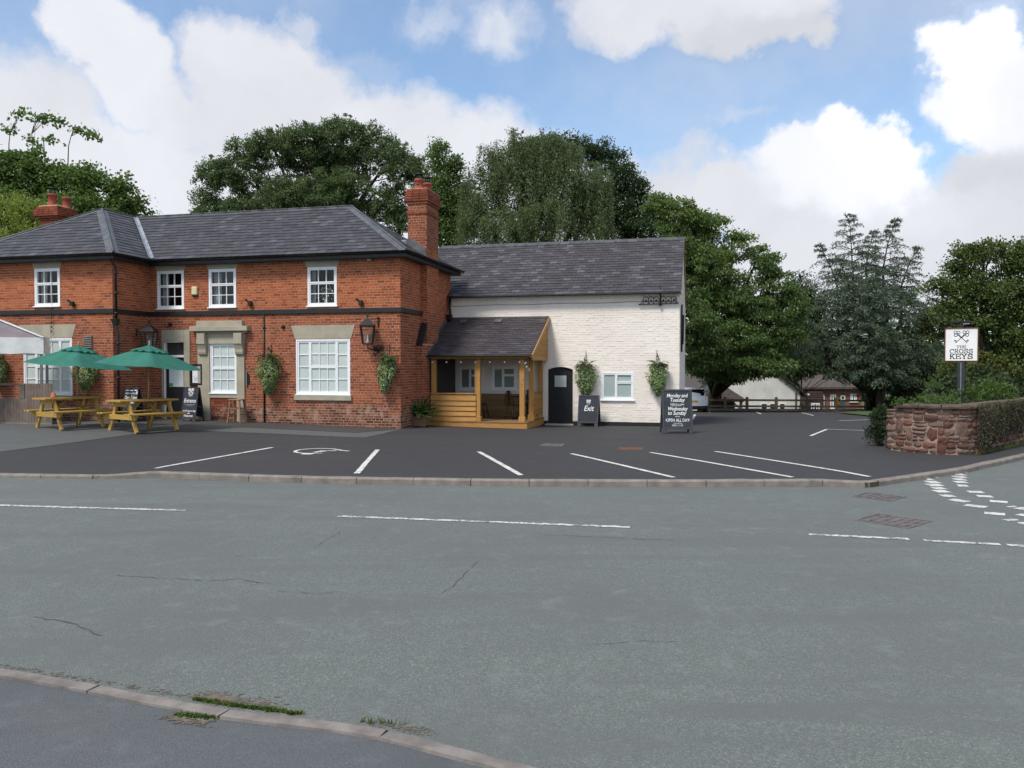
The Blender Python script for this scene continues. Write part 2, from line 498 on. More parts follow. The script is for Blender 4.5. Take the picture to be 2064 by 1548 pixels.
def m_road(name, c, dark, stone, scale=1.0, patch=.35, crack=True, fleck=.5, streak=(0.25, 2.2, 1), rot=0.0, moss=None):
    """worn asphalt: stones in binder, tyre-polished bands, patches, hairline cracks"""
    t = NT(name); P = t.pos()
    ag = t.vor(95 * scale, P); ag2 = t.vor(230 * scale, P)
    col = t.mix(t.rng(ag, .1, .55), c, tuple(x * .72 for x in c))
    col = t.mix(t.math('MULTIPLY', t.rng(t.noise(170 * scale, 2), .60, .72), fleck), col, stone)
    cellv = t.sep(t.vor(80 * scale, P, 'F1', 'Color'), 0)
    col = t.mix(t.math('MULTIPLY', t.rng(cellv, .78, 1.0, smooth=False), .24 * fleck), col, stone)
    col = t.mix(t.math('MULTIPLY', t.rng(cellv, .25, .0, smooth=False), .32), col, tuple(x * .5 for x in c))
    big = t.noise(.45, 5, .55, P)
    col = t.mix(t.math('MULTIPLY', t.rng(big, .42, .68), patch), col, dark)
    st = t.noise(1.0, 5, .6, t.mapv(P, streak, (0, 0, rot)), .6)
    col = t.mix(t.math('MULTIPLY', t.rng(st, .48, .66), patch * 1.2), col, dark)
    st2 = t.noise(.5, 4, .6, t.mapv(P, (streak[0] * .35, streak[1] * .9, 1), (0, 0, rot - .12), (3, 7, 0)), .4)
    col = t.mix(t.math('MULTIPLY', t.rng(st2, .56, .70), patch * .55), col, tuple(x * 1.22 for x in c))
    med = t.noise(4.5, 5, .6, P)
    col = t.mix(t.math('MULTIPLY', t.rng(med, .52, .75), .3), col, tuple(min(1, x * 1.3) for x in c))
    if moss: col = t.mix(t.math('MULTIPLY', t.rng(t.noise(.8, 6, .6), .55, .7), .35), col, moss)
    h = t.math('ADD', t.math('MULTIPLY', ag, .8), t.math('MULTIPLY', ag2, .3))
    if crack:
        wv = t.n('ShaderNodeVectorMath', operation='ADD'); t.set(wv.inputs[0], P)
        ns = t.n('ShaderNodeTexNoise'); ns.inputs['Scale'].default_value = 1.3; ns.inputs['Detail'].default_value = 5; t.set(ns.inputs['Vector'], P)
        t.set(wv.inputs[1], ns.outputs['Color'])
        ed = t.vor(.28, wv.outputs[0], 'DISTANCE_TO_EDGE')
        cr = t.math('MULTIPLY', t.rng(ed, .006, .0015), t.rng(t.noise(.35, 2), .52, .6))
        col = t.mix(t.math('MULTIPLY', cr, .75), col, (.03, .03, .03))
    t.bsdf(col, t.rng(st, .4, .7, .82, .7), t.bump(h, .55, .006), 0, .3)
    return t.mat

def m_paint(name, col=(.72, .72, .69), wear=.5, under=(.12, .125, .125)):
    """thermoplastic road paint, scuffed through in places"""
    t = NT(name)
    w = t.noise(26, 6, .7); w2 = t.noise(5, 4)
    f = t.math('MULTIPLY', t.rng(t.math('ADD', w, t.math('MULTIPLY', w2, .5)), .82 - .12 * wear, .92 - .1 * wear), wear)
    c = t.mix(f, t.mix(t.rng(t.noise(60, 3), .35, .7), col, tuple(x * .82 for x in col)), under)
    t.bsdf(c, .7, t.bump(w, .3, .003), 0, .3)
    return t.mat

M = {}
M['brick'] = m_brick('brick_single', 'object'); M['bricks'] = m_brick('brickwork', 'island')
M['mortar'] = m_plain('lime_mortar', (.44, .265, .175), .95, .15, 3, .4, 120, 0, .1, .3)
M['slate'] = m_slate('slate_single', 'object'); M['slates'] = m_slate('slates', 'island')
M['slate_w'] = m_slate('porch_slate_single', 'object', .35); M['slates_w'] = m_slate('porch_slates', 'island', .35)
M['slate_a'] = m_slate('annexe_slate_single', 'object', .15, True); M['slates_a'] = m_slate('annexe_slates', 'island', .15, True)
M['ridge'] = m_plain('ridge_tile', (.075, .078, .085), .7, .3, 3, .4, 50, 0, .3, .3)
M['lead'] = m_plain('lead_sheet', (.10, .105, .115), .55, .25, 4, .3, 20, .2, .4)
M['leadnew'] = m_plain('bright_lead', (.25, .27, .30), .5, .25, 4, .3, 20, .2, .4)
M['black'] = m_plain('black_paint', (.014, .013, .014), .45, .25, 8, .15, 60, 0, .45)
M['iron'] = m_plain('wrought_iron', (.013, .013, .013), .55, .3, 20, .3, 80, .1, .4)
M['blackdoor'] = m_plain('black_door_paint', (.012, .012, .014), .6, .25, 8, .2, 60, 0, .35)
M['stone'] = m_plain('painted_stone', (.36, .325, .25), .85, .10, 3, .35, 90, 0, .25, .12)
M['upvc'] = m_plain('white_frame', (.80, .81, .82), .35, .03, 5, .05, 40, 0, .5)
M['glass'] = m_glass('window_glass')
M['blind'] = m_plain('white_blind', (.60, .63, .625), .8, .05, 2, .1, 40)
M['frost'] = m_plain('frosted_film', (.40, .46, .445), .6, .06, 2, .05, 40)
M['greyblind'] = m_plain('grey_blind', (.20, .22, .215), .8, .08, 2, .1, 40)
M['curtain'] = m_plain('grey_curtain', (.30, .31, .32), .9, .2, 3, .2, 30)
M['darkroom'] = m_plain('unlit_room', (.05, .045, .045), .9, .1, 2, .1, 20)  # near-black colour stands in for the unlit interior
M['white'] = m_plain('white_paint', (.78, .78, .76), .5, .04, 4, .1, 60, 0, .4)

def m_whitewash():
    t = NT('whitewashed_brick'); P = t.pos()
    n = t.noise(1.2, 6, .6); f = t.noise(14, 6, .65)
    c = t.mix(t.rng(n, .35, .7), (.84, .775, .70), (.77, .70, .63))
    c = t.mix(t.math('MULTIPLY', t.rng(f, .60, .76), .22), c, (.56, .48, .41))
    c = t.mix(t.math('MULTIPLY', t.rng(t.island(), .0, 1.0), .22), c, (.82, .77, .71))
    c = t.mix(t.math('MULTIPLY', t.rng(t.noise(3.2, 6, .7), .66, .74), .4), c, (.45, .29, .22))
    zz = t.sep(P, 2)
    c = t.mix(t.math('MULTIPLY', t.rng(t.math('ADD', zz, t.math('MULTIPLY', t.noise(3, 5, .6), .7)), .62, .12), .35), c, (.40, .36, .30))
    run = t.noise(1.0, 5, .6, t.mapv(P, (3.5, 3.5, .35)))
    c = t.mix(t.math('MULTIPLY', t.math('MULTIPLY', t.rng(run, .55, .72), t.rng(zz, 2.6, 3.9)), .22), c, (.45, .41, .35))
    t.bsdf(c, .85, t.bump(t.math('ADD', t.noise(45, 5), t.noise(8, 4)), .4, .008), 0, .25)
    return t.mat
M['whitewash'] = m_whitewash()
M['oak'] = m_wood('honey_softwood', (.40, .19, .048), (.53, .29, .09), (1.2, 12, 12))
M['oakv'] = m_wood('honey_softwood_upright', (.40, .19, .048), (.53, .29, .09), (12, 12, 1.2))
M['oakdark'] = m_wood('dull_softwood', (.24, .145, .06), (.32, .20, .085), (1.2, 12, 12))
M['picnic'] = m_wood('yellow_picnic_timber', (.38, .225, .048), (.53, .34, .09), (1.2, 14, 14))
M['deck'] = m_wood('deck_board', (.22, .125, .06), (.30, .18, .09), (1.2, 12, 12))
M['fence'] = m_wood('weathered_board', (.125, .088, .068), (.19, .145, .115), (14, 14, 1.0), .85, 'object', True, .4)
M['rail'] = m_wood('rail_timber', (.21, .15, .095), (.30, .22, .14), (1.2, 12, 12), .8, 'object', False, .35)
M['dkwood'] = m_wood('dark_chair_wood', (.03, .013, .008), (.06, .028, .015), (6, 6, 3), .45, 'object', False)
M['stoolwood'] = m_wood('stool_wood', (.23, .13, .07), (.32, .19, .11), (10, 10, 2), .6, 'object', False)
M['polewood'] = m_wood('pole_wood', (.34, .17, .07), (.42, .22, .10), (10, 10, 2), .5, 'object', False)
M['chalk'] = m_plain('blackboard', (.040, .044, .055), .8, .15, 6, .1, 60, 0, .2)
M['chalkframe'] = m_plain('grey_board_frame', (.045, .047, .055), .6, .15, 6, .1, 60)
M['ink'] = m_plain('white_lettering', (.78, .78, .76), .8, .08, 30, .05, 60)
M['dimink'] = m_plain('smudged_lettering', (.30, .31, .33), .8, .15, 30, .05, 60)
M['navy'] = m_plain('dark_print', (.012, .014, .03), .6, .1, 10, .05, 60)
def m_canvas(name, col, trans=.25):
    t = NT(name)
    c = t.mix(t.rng(t.noise(3, 4), .3, .7), tuple(x * .9 for x in col), tuple(min(1, x * 1.08) for x in col))
    p = t.n('ShaderNodeBsdfPrincipled'); t.set(p.inputs['Base Color'], c); t.set(p.inputs['Roughness'], .85); t.set(p.inputs['Specular IOR Level'], .15)
    t.set(p.inputs['Normal'], t.bump(t.noise(14, 4), .25, .01))
    tr = t.n('ShaderNodeBsdfTranslucent'); t.set(tr.inputs['Color'], c)
    mx = t.n('ShaderNodeMixShader'); mx.inputs[0].default_value = trans
    t.t.links.new(p.outputs[0], mx.inputs[1]); t.t.links.new(tr.outputs[0], mx.inputs[2]); t.t.links.new(mx.outputs[0], t.out.inputs[0])
    return t.mat
M['canvas'] = m_canvas('green_canvas', (.055, .22, .17), .32)
M['awning'] = m_canvas('white_awning', (.84, .85, .83), .15)
M['mauve'] = m_canvas('awning_shade', (.30, .25, .27), .3)  # shadow tone of the awning fabric put into its colour
M['terracotta'] = m_plain('terracotta', (.36, .12, .06), .8, .2, 8, .2, 50)
M['potred'] = m_plain('chimney_pot_clay', (.30, .075, .05), .8, .2, 8, .2, 50, 0, .3, .3)
M['greymetal'] = m_plain('grey_metal', (.22, .23, .24), .4, .1, 8, .05, 60, .5)
M['cream'] = m_plain('cream_plastic', (.66, .58, .36), .5, .05, 8, .05, 60)
M['lintelgrey'] = m_plain('louvre_grey', (.12, .11, .09), .7, .2, 8, .1, 60)
M['red'] = m_plain('red_oxide_paint', (.10, .022, .016), .6, .2, 10, .1, 60)
M['rubber'] = m_plain('tyre_rubber', (.015, .015, .016), .8, .2, 20, .2, 80)
M['carwhite'] = m_plain('white_car_paint', (.72, .73, .75), .25, .02, 2, .0, 40, 0, .6)
M['carsilver'] = m_plain('silver_car_paint', (.36, .40, .47), .3, .04, 2, .0, 40, .3, .6)
M['darkglass'] = m_plain('tinted_glass', (.01, .012, .013), .08, .1, 2, .0, 40, 0, .6)
M['lens'] = m_plain('red_lens', (.28, .012, .012), .15, .1, 9, .0, 40, 0, .6)
M['green'] = m_plain('green_sticker', (.03, .30, .06), .5, .05, 9)
M['blue'] = m_plain('blue_print', (.08, .25, .5), .6, .05, 9)
M['paper'] = m_plain('paper', (.72, .73, .76), .8, .04, 9)
M['greyprint'] = m_plain('grey_print', (.30, .31, .36), .8, .1, 40)
M['bluedoor'] = m_plain('teal_door', (.03, .08, .11), .5, .1, 9)
M['yellow'] = m_plain('yellow_paint', (.55, .36, .03), .6, .1, 9)
M['render'] = m_plain('white_render', (.62, .61, .57), .9, .08, 1.5, .2, 60, 0, .2, .12)
M['brownboard'] = m_plain('brown_cladding', (.085, .055, .045), .8, .2, 4, .2, 50)
M['farbrick'] = m_plain('cottage_brick', (.19, .085, .058), .9, .22, 9, .3, 50)
M['farroof'] = m_plain('far_roof_tile', (.075, .062, .055), .85, .25, 5, .4, 30)
M['bark'] = m_bark('bark', (.035, .028, .02), (.085, .068, .05))
M['birchbark'] = m_bark('pale_bark', (.10, .09, .075), (.22, .20, .17))
M['twig'] = m_bark('twig', (.05, .045, .035), (.11, .095, .075))

# ================================================================== GROUND
def kerbX(px, py, z=0.0):
    d = px_dir(px, py); t = (z - EYE.z) / d.z
    p = EYE + d * t
    return Vector((p.x, p.y, 0))
KPX = [(0, 949), (120, 951), (200, 952), (325, 950), (425, 953.5), (525, 957), (630, 960), (740, 962), (850, 963.5), (950, 965), (1055, 966), (1215, 966.5), (1385, 967), (1540, 966), (1640, 965.5), (1745, 968), (1880, 949), (1940, 940), (1975, 932), (2010, 925), (2064, 913)]
KER = [Vector((-60, 14.6, 0)), Vector((-25, 13.9, 0)), Vector((-14, 13.6, 0))] + [kerbX(*p) for p in KPX]
_a, _b = KER[-2], KER[-1]
KER += [_b + (_b - _a).normalized() * d + Vector((0, d * d * .012, 0)) for d in (2, 5, 10, 18, 34)]
def kerb_y(x):
    for a, b in zip(KER, KER[1:]):
        if a.x <= x <= b.x: return a.y + (b.y - a.y) * (x - a.x) / (b.x - a.x)
    return KER[0].y if x < KER[0].x else KER[-1].y
def kerb_drop(x):
    return max(1 - sstep(-6.9, -5.95, x), sstep(4.75, 5.5, x) * .35)
def gz(x, y):
    """height of the yard: a fall to the rear car park, a slight rise to the patio, dropped kerbs"""
    w = min(max((y - 13) / 34, 0), 1.0)
    S = sstep(-6, 2, x)
    z = -1.0 * (w ** 1.8) * S
    if y > 47.6: z -= 2.1 * sstep(47.6, 51, y)
    z += .15 * (1 - sstep(-13, -2.5, x)) * sstep(15, 21, y)
    d = y - kerb_y(x)
    if d < 1.5: z -= .045 * kerb_drop(x) * (1 - sstep(0, 1.2, d))
    return z
def gpx(px, py, dz=0.0):
    """where a line of sight of the photograph meets the yard"""
    z = 0.0
    d = px_dir(px, py)
    for _ in range(12):
        t = (z + dz - EYE.z) / d.z; p = EYE + d * t; z = .5 * z + .5 * gz(p.x, p.y)
    return Vector((p.x, p.y, gz(p.x, p.y)))
ROADZ = -0.10
def rpx(px, py, z=ROADZ):
    d = px_dir(px, py); return EYE + d * ((z - EYE.z) / d.z)

def sheet(name, poly, zf, mat, step=1.0, parent=None, smooth=True):
    bm = bmesh.new()
    vs = [bm.verts.new((p[0], p[1], 0)) for p in poly]
    f = bm.faces.new(vs)
    if f.normal.z < 0 or f.calc_area() and sum((poly[i][0] * poly[(i + 1) % len(poly)][1] - poly[(i + 1) % len(poly)][0] * poly[i][1]) for i in range(len(poly))) < 0:
        bmesh.ops.reverse_faces(bm, faces=[f])
    bmesh.ops.triangulate(bm, faces=bm.faces[:])
    if step:
        for ax in (0, 1):
            lo = min(p[ax] for p in poly); hi = max(p[ax] for p in poly)
            k = math.ceil(lo / step) * step
            while k < hi:
                co = [0, 0, 0]; co[ax] = k; no = [0, 0, 0]; no[ax] = 1
                bmesh.ops.bisect_plane(bm, geom=bm.verts[:] + bm.edges[:] + bm.faces[:], plane_co=co, plane_no=no, dist=1e-5)
                k += step
    for v in bm.verts: v.co.z = zf(v.co.x, v.co.y)
    bmesh.ops.recalc_face_normals(bm, faces=bm.faces[:])
    if sum(f.normal.z for f in bm.faces) < 0: bmesh.ops.reverse_faces(bm, faces=bm.faces[:])
    me = bpy.data.meshes.new(name); bm.to_mesh(me); bm.free()
    if smooth: me.polygons.foreach_set('use_smooth', [True] * len(me.polygons))
    return link_mesh(name, me, mat, parent)

M['road'] = m_road('road_asphalt', (.153, .172, .161), (.112, .122, .119), (.36, .37, .35), .8, .6, False, .7, (.22, 1.6, 1), .12)
M['tarmac'] = m_road('new_tarmac', (.056, .0545, .056), (.041, .040, .042), (.14, .14, .14), 1.3, .6, False, .22, (.4, .9, 1), .3)
M['patio'] = m_road('patio_asphalt', (.118, .126, .122), (.085, .088, .087), (.25, .25, .24), 1.0, .5, False, .35, (.6, .8, 1), .2)
M['apron'] = m_road('apron_tarmac', (.072, .068, .066), (.05, .047, .047), (.18, .18, .17), 1.0, .5, False, .3, (.6, .8, 1), .2)
M['pave'] = m_road('pavement_tarmac', (.124, .132, .140), (.082, .088, .096), (.24, .26, .27), 1.1, .85, False, .4, (.5, .9, 1), -.4, (.15, .155, .12))
M['kerb'] = m_plain('kerb_concrete', (.215, .19, .165), .9, .2, 5, .7, 110, 0, .2, .4)
M['kerbn'] = m_plain('near_kerb_concrete', (.205, .185, .168), .9, .22, 7, .9, 130, 0, .2, .3)
M['roadpaint'] = m_paint('road_paint', (.62, .62, .59), .95, (.15, .16, .16))
M['worn'] = m_paint('worn_road_paint', (.64, .63, .59), .6, (.15, .16, .16))
M['baypaint'] = m_paint('bay_paint', (.66, .65, .61), .55, (.08, .08, .08))
M['grassg'] = m_plain('turf', (.05, .085, .022), .95, .3, 2, .6, 40)
M['soil'] = m_plain('soil', (.06, .045, .03), .95, .3, 3, .8, 40)

gpoly = [(-1500, -600), (1500, -600), (1500, 46.5), (1500, 47.5), (1500, 52), (1500, 1600), (-1500, 1600), (-1500, 52), (-1500, 47.5), (-1500, 46.5)]
def base_z(x, y):
    return -0.45 - 3.0 * sstep(46, 50, y) - (0 if y < 13 else .9 * sstep(14, 44, y))
bm = bmesh.new()
ys = [-600, -50, 0, 13, 20, 28, 36, 44, 46, 47, 48, 49, 50, 60, 120, 400, 1600]; xs = [-1500, -200, -60, -30, 0, 30, 60, 200, 1500]
grid = [[bm.verts.new((x, y, base_z(x, y))) for x in xs] for y in ys]
for j in range(len(ys) - 1):
    for i in range(len(xs) - 1):
        bm.faces.new((grid[j][i], grid[j][i + 1], grid[j + 1][i + 1], grid[j + 1][i]))
me = bpy.data.meshes.new('ground'); bm.to_mesh(me); bm.free()
struct(link_mesh('ground', me, M['grassg']))

# near kerb of the junction, then road between it and the far kerb
NKPX = [(-260, 1305), (-120, 1322), (0, 1344), (90, 1358), (180, 1374), (270, 1392), (360, 1408), (440, 1424), (520, 1434), (600, 1443), (680, 1452), (760, 1463), (840, 1482), (930, 1505), (1020, 1528), (1090, 1545), (1170, 1570)]
NK = [rpx(px, py, -.075) for px, py in NKPX]
NKE = [Vector((-40, 11.5, 0)), Vector((-16, 8.6, 0)), Vector((-9, 6.9, 0)), Vector((-6, 5.85, 0))] + NK + [NK[-1] + Vector((.6, -.5, 0)), NK[-1] + Vector((1.6, -1.6, 0)), NK[-1] + Vector((2.6, -3.6, 0)), NK[-1] + Vector((3.2, -7, 0)), NK[-1] + Vector((3.4, -30, 0))]
road_far = [(p.x, p.y + .06) for p in KER]
road_poly = [(-60, -40), (70, -40), (70, 46)] + list(reversed(road_far))
struct(sheet('road', road_poly, lambda x, y: ROADZ, M['road'], 4.0))
road = bpy.data.objects['road']
struct(sheet('car_park', [(p.x, p.y + .03) for p in KER if p.x < 12.5] + [(17, 25), (24, 40), (24, 47.9), (4, 47.9), (-22, 40), (-60, 30)], gz, M['tarmac'], .75))
car_park = bpy.data.objects['car_park']

# patio and the strip of tarmac along the front of the pub
fr = [L2W(-8.3, .1), L2W(-.06, .1)]
edge = [gpx(*p) for p in [(810, 865), (770, 875), (735, 882.5), (700, 881.5), (560, 875), (460, 871), (395, 868), (330, 870.5), (285, 873.5), (150, 892), (0, 911)]]
edge.append(edge[-1] + (edge[-1] - edge[-2]) * 2.5)
struct(sheet('patio', [(p.x, p.y) for p in edge] + [(-30, 20), (-30, 29)] + [tuple(L2W(-13, 0)[:2]), tuple(fr[0][:2]), tuple(fr[1][:2])], lambda x, y: gz(x, y) + .006, M['patio'], .6))
ap = [gpx(*p) for p in [(800, 865.5), (720, 873), (600, 867), (480, 861), (400, 857.5), (330, 858)]]
struct(sheet('apron', [(p.x, p.y) for p in ap] + [tuple(L2W(-9.6, .2)[:2]), tuple(L2W(-.3, .2)[:2])], lambda x, y: gz(x, y) + .012, M['apron'], .6))
# pavement this side of the road
struct(sheet('pavement', [(p.x, p.y - .105) for p in NKE] + [(-40, -30)], lambda x, y: -.082, M['pave'], 2.0))
# lawn by the rear fence, garden behind the stone wall
struct(sheet('lawn', [(p.x, p.y) for p in [gpx(1690, 833), gpx(1760, 840), gpx(1800, 838)]] + [(30, 47.4), (21.5, 47.4)], lambda x, y: gz(x, y) + .05, M['grassg'], 1.0))

def stones(name, path, halfw, ztop, zbot, mat, length=.915, gap=.010, face=1, rough=.004):
    """kerb stones laid one after another along a path; each is a piece of its own"""
    root = bpy.data.objects.new(name, None); COL.objects.link(root); root['kind'] = 'structure'
    cum = [0.0]
    for a, b in zip(path, path[1:]): cum.append(cum[-1] + (b - a).length)
    def P(s):
        for i in range(len(cum) - 1):
            if s <= cum[i + 1]:
                t = (s - cum[i]) / max(1e-6, cum[i + 1] - cum[i]); return path[i].lerp(path[i + 1], t)
        return path[-1]
    s = 0.0; L = cum[-1]
    while s < L - .2:
        e = min(s + length, L)
        a, b = P(s + gap / 2), P(e - gap / 2)
        if -16 < (a.x + b.x) / 2 < 16 and a.y > -3:
            mb = MB(); n = 6; vs = []; fs = []
            d = (b - a).normalized(); sd = Vector((-d.y, d.x, 0))      # sd points away from the road
            prof = [(-halfw, zbot), (-halfw, -.022), (-halfw + .014, -.006), (-halfw + .03, 0), (halfw, 0), (halfw, zbot)]
            for i in range(n + 1):
                q = P(s + gap / 2 + (e - s - gap) * i / n)
                zt = ztop(q.x)
                for (o, z) in prof:
                    jit = (rnd.random() - .5) * rough if z > -.1 else 0
                    vs.append(q + sd * (o + jit) + Vector((0, 0, (zt if z > -.03 else 0) + z + jit)))
            k = len(prof)
            for i in range(n):
                for j in range(k - 1):
                    fs.append((i * k + j, i * k + j + 1, (i + 1) * k + j + 1, (i + 1) * k + j))
            fs.append(tuple(range(k))); fs.append(tuple(n * k + j for j in reversed(range(k))))
            mb.add(vs, fs); mb.build('kerb_stone', mat, root)
        s = e
    # mortar bed in the joints
    bed = MB()
    for a, b in zip(path, path[1:]):
        if -17 < a.x < 17 and a.y > -4:
            d = (b - a).normalized(); sd = Vector((-d.y, d.x, 0)) * (halfw - .008)
            za, zb = ztop(a.x) - .014, ztop(b.x) - .014
            va = Vector((0, 0, za)); vb = Vector((0, 0, zb)); lo = Vector((0, 0, zbot))
            bed.quad(a - sd + va, b - sd + vb, b + sd + vb, a + sd + va); bed.quad(a - sd + lo, b - sd + lo, b - sd + vb, a - sd + va)
    bed.build('mortar_bed', M['soil'], root)
    return root
stones('kerb', [Vector((p.x, p.y - .04, 0)) for p in KER], .065, lambda x: -.043 * kerb_drop(x) + .004, -.2, M['kerb'])
stones('near_kerb', list(reversed([Vector((p.x, p.y - .066, 0)) for p in NKE[:-2]])), .056, lambda x: -.066, -.25, M['kerbn'], .93, .012, 1, .007)

def stripe(parent, name, a, b, w, zf, mat, rag=.006, step=.12, holes=0.0):
    """painted stripe with slightly ragged edges"""
    a = Vector(a); b = Vector(b); a.z = b.z = 0
    d = b - a; L = d.length; d.normalize(); s = Vector((-d.y, d.x, 0))
    n = max(2, int(L / step)); mb = MB(); prev = None
    for i in range(n + 1):
        p = a + d * (L * i / n)
        l = p + s * (w / 2 + rnd.uniform(-rag, rag)); r = p - s * (w / 2 + rnd.uniform(-rag, rag))
        l.z = zf(l.x, l.y); r.z = zf(r.x, r.y)
        if prev and rnd.random() >= holes: mb.quad(prev[0], prev[1], r, l)
        prev = (l, r)
    return mb.build(name, mat, parent, weld=True)
gz4 = lambda x, y: gz(x, y) + .008
for (a, b) in [((314, 944.5), (549, 902.5)), ((719, 955), (761, 907)), ((965, 911), (1050, 958.5)), ((1152, 915), (1358, 963)), ((1311, 912.5), (1597, 962.5)), ((1442, 910.5), (1752, 961.5)),
               ((1634, 879), (1666, 866)), ((1664, 865.3), (1768, 869)), ((1690, 848.5), (1800, 844)), ((1743, 862), (1800, 864)), ((1396, 845.5), (1401, 835)),
               ((1425, 825), (1431, 830)), ((1521, 828), (1534, 834)), ((1616, 831), (1640, 837.5))]:
    stripe(car_park, 'bay_line', gpx(*a), gpx(*b), .085 if a[1] < 900 and a[0] > 1400 else .098, gz4, M['baypaint'], .004, .25)
roadz = lambda x, y: ROADZ + .005
for (a, b) in [((-420, 1007), (375, 1029.5)), ((682, 1041), (1270, 1063)), ((1630, 1077.5), (1832, 1087)), ((1862, 1089.5), (1968, 1095.5)), ((1971, 1095.7), (2016, 1098)), ((2030, 1099), (2400, 1120))]:
    stripe(road, 'centre_line', rpx(*a), rpx(*b), .088, roadz, M['roadpaint'], .012, .06, .0)
GW1 = [(1866, 961, 1887, 961.5), (1866, 966.3, 1886, 966.6), (1868, 972, 1892, 972), (1870, 978, 1898, 978), (1879, 984.2, 1904, 984.5), (1883, 990.5, 1910, 990.5), (1897, 999.5, 1923, 1000), (1916, 1007, 1951, 1012), (1946, 1018, 1988, 1023), (1984, 1034, 2026, 1037.5), (2031, 1047, 2045, 1050)]
GW2 = [(1923, 952, 1945, 952), (1922, 956.5, 1944, 956.8), (1922, 961.5, 1946, 961.8), (1922, 966.5, 1946, 967), (1924, 972, 1948, 972.5), (1930, 979, 1951, 980), (1951, 991.5, 1982, 992.5), (1969, 1000, 2000, 1001.5), (1995, 1010, 2031, 1013), (2035, 1021, 2075, 1028), (2052, 1037, 2085, 1042), (2060, 1053, 2090, 1060)]
for k, (x0, y0, x1, y1) in enumerate(GW1 + GW2):
    a = rpx(x0, y0); b = rpx(x1, y1); m = (a + b) / 2; hw = (b - a).length * .5
    th = .25 if k in (2, 3, 4, 5) else .22
    stripe(road, 'give_way_dash', a, b, th * m.y / 12.5, roadz, M['worn'], .02, .05, .03)

# wheelchair symbol in the second bay
def ribbon(mb, pts, w, zf, closed=False):
    n = len(pts); L = []; R = []
    for i in range(n):
        p = Vector(pts[i]); a = Vector(pts[(i - 1) % n] if closed or i else pts[i]); b = Vector(pts[(i + 1) % n] if closed or i < n - 1 else pts[i])
        d = (b - a); d.z = 0; d.normalize(); s = Vector((-d.y, d.x, 0)) * w / 2
        l = p + s; r = p - s; l.z = zf(l.x, l.y); r.z = zf(r.x, r.y); L.append(l); R.append(r)
    for i in range(n if closed else n - 1):
        j = (i + 1) % n; mb.quad(L[i], R[i], R[j], L[j])
sy = MB(); c = gpx(639, 909.4)
ring = [c + Vector((.44 * cos(t), .46 * sin(t), 0)) for t in np.linspace(radians(-62), radians(-318), 30)]
ribbon(sy, ring, .075, gz4)
ribbon(sy, [c + Vector((.44 * cos(radians(42)), .46 * sin(radians(42)), 0)), c + Vector((.50, .10, 0)), c + Vector((.68, -.04, 0))], .085, gz4)
ribbon(sy, [c + Vector((.40, .02, 0)), c + Vector((.10, .02, 0)), c + Vector((.02, -.30, 0))], .10, gz4)
ribbon(sy, [c + Vector((.22, -.14, 0)), c + Vector((.02, -.16, 0))], .075, gz4)
hd = c + Vector((-.06, -.55, 0)); fan = [hd + Vector((.13 * cos(t), .11 * sin(t), gz4(hd.x, hd.y) - hd.z)) for t in np.linspace(0, 2 * pi, 15)[:-1]]
sy.add(fan, [tuple(range(14))])
sy.build('wheelchair_symbol', M['baypaint'], car_park)

# iron covers let into the road and the car park
M['cover'] = m_plain('rusty_cast_iron', (.14, .124, .122), .8, .3, 14, .4, 60, .2, .3, .3)
M['cover2'] = m_plain('brown_cast_iron', (.15, .085, .05), .8, .3, 14, .4, 60, .2, .3, .3)
def cover(label, p, side, rot, mat, zz):
    t = thing('drain_cover', label, 'drain cover', (p.x, p.y, zz), rot, 'iron covers in the tarmac')
    f = MB()
    h = side / 2
    for (x0, x1, y0, y1) in ((-h, h, -h, -h + .04), (-h, h, h - .04, h), (-h, -h + .04, -h + .04, h - .04), (h - .04, h, -h + .04, h - .04)): f.box(x0, x1, y0, y1, -.03, .007)
    f.build('frame', mat, t)
    l = MB(); l.box(-h + .045, h - .045, -h + .045, h - .045, -.03, .002); l.build('lid', mat, t)
    n = 5; w = (side - .14) / n
    for i in range(n):
        for j in range(n):
            x = -h + .07 + w * i; y = -h + .07 + w * j
            s = MB(); s.box(x + .006, x + w - .006, y + .006, y + w - .006, .002, .008); s.build('stud', mat, t)
    return t
cover('large patterned iron cover in the road nearest the white centre line', rpx(1799, 1050), .66, radians(40), M['cover'], ROADZ)
cover('smaller patterned iron cover in the road near the far kerb', rpx(1771, 1001.5), .56, radians(42), M['cover'], ROADZ)
cover('dark iron cover in the parking bays in front of the porch', gpx(1114, 897.5), .5, radians(-14), M['cover'], gz(*gpx(1114, 897.5)[:2]) + .006)
cover('rusty brown iron cover in the parking bays in front of the black arched door', gpx(1272, 905), .52, radians(-14), M['cover2'], gz(*gpx(1272, 905)[:2]) + .006)

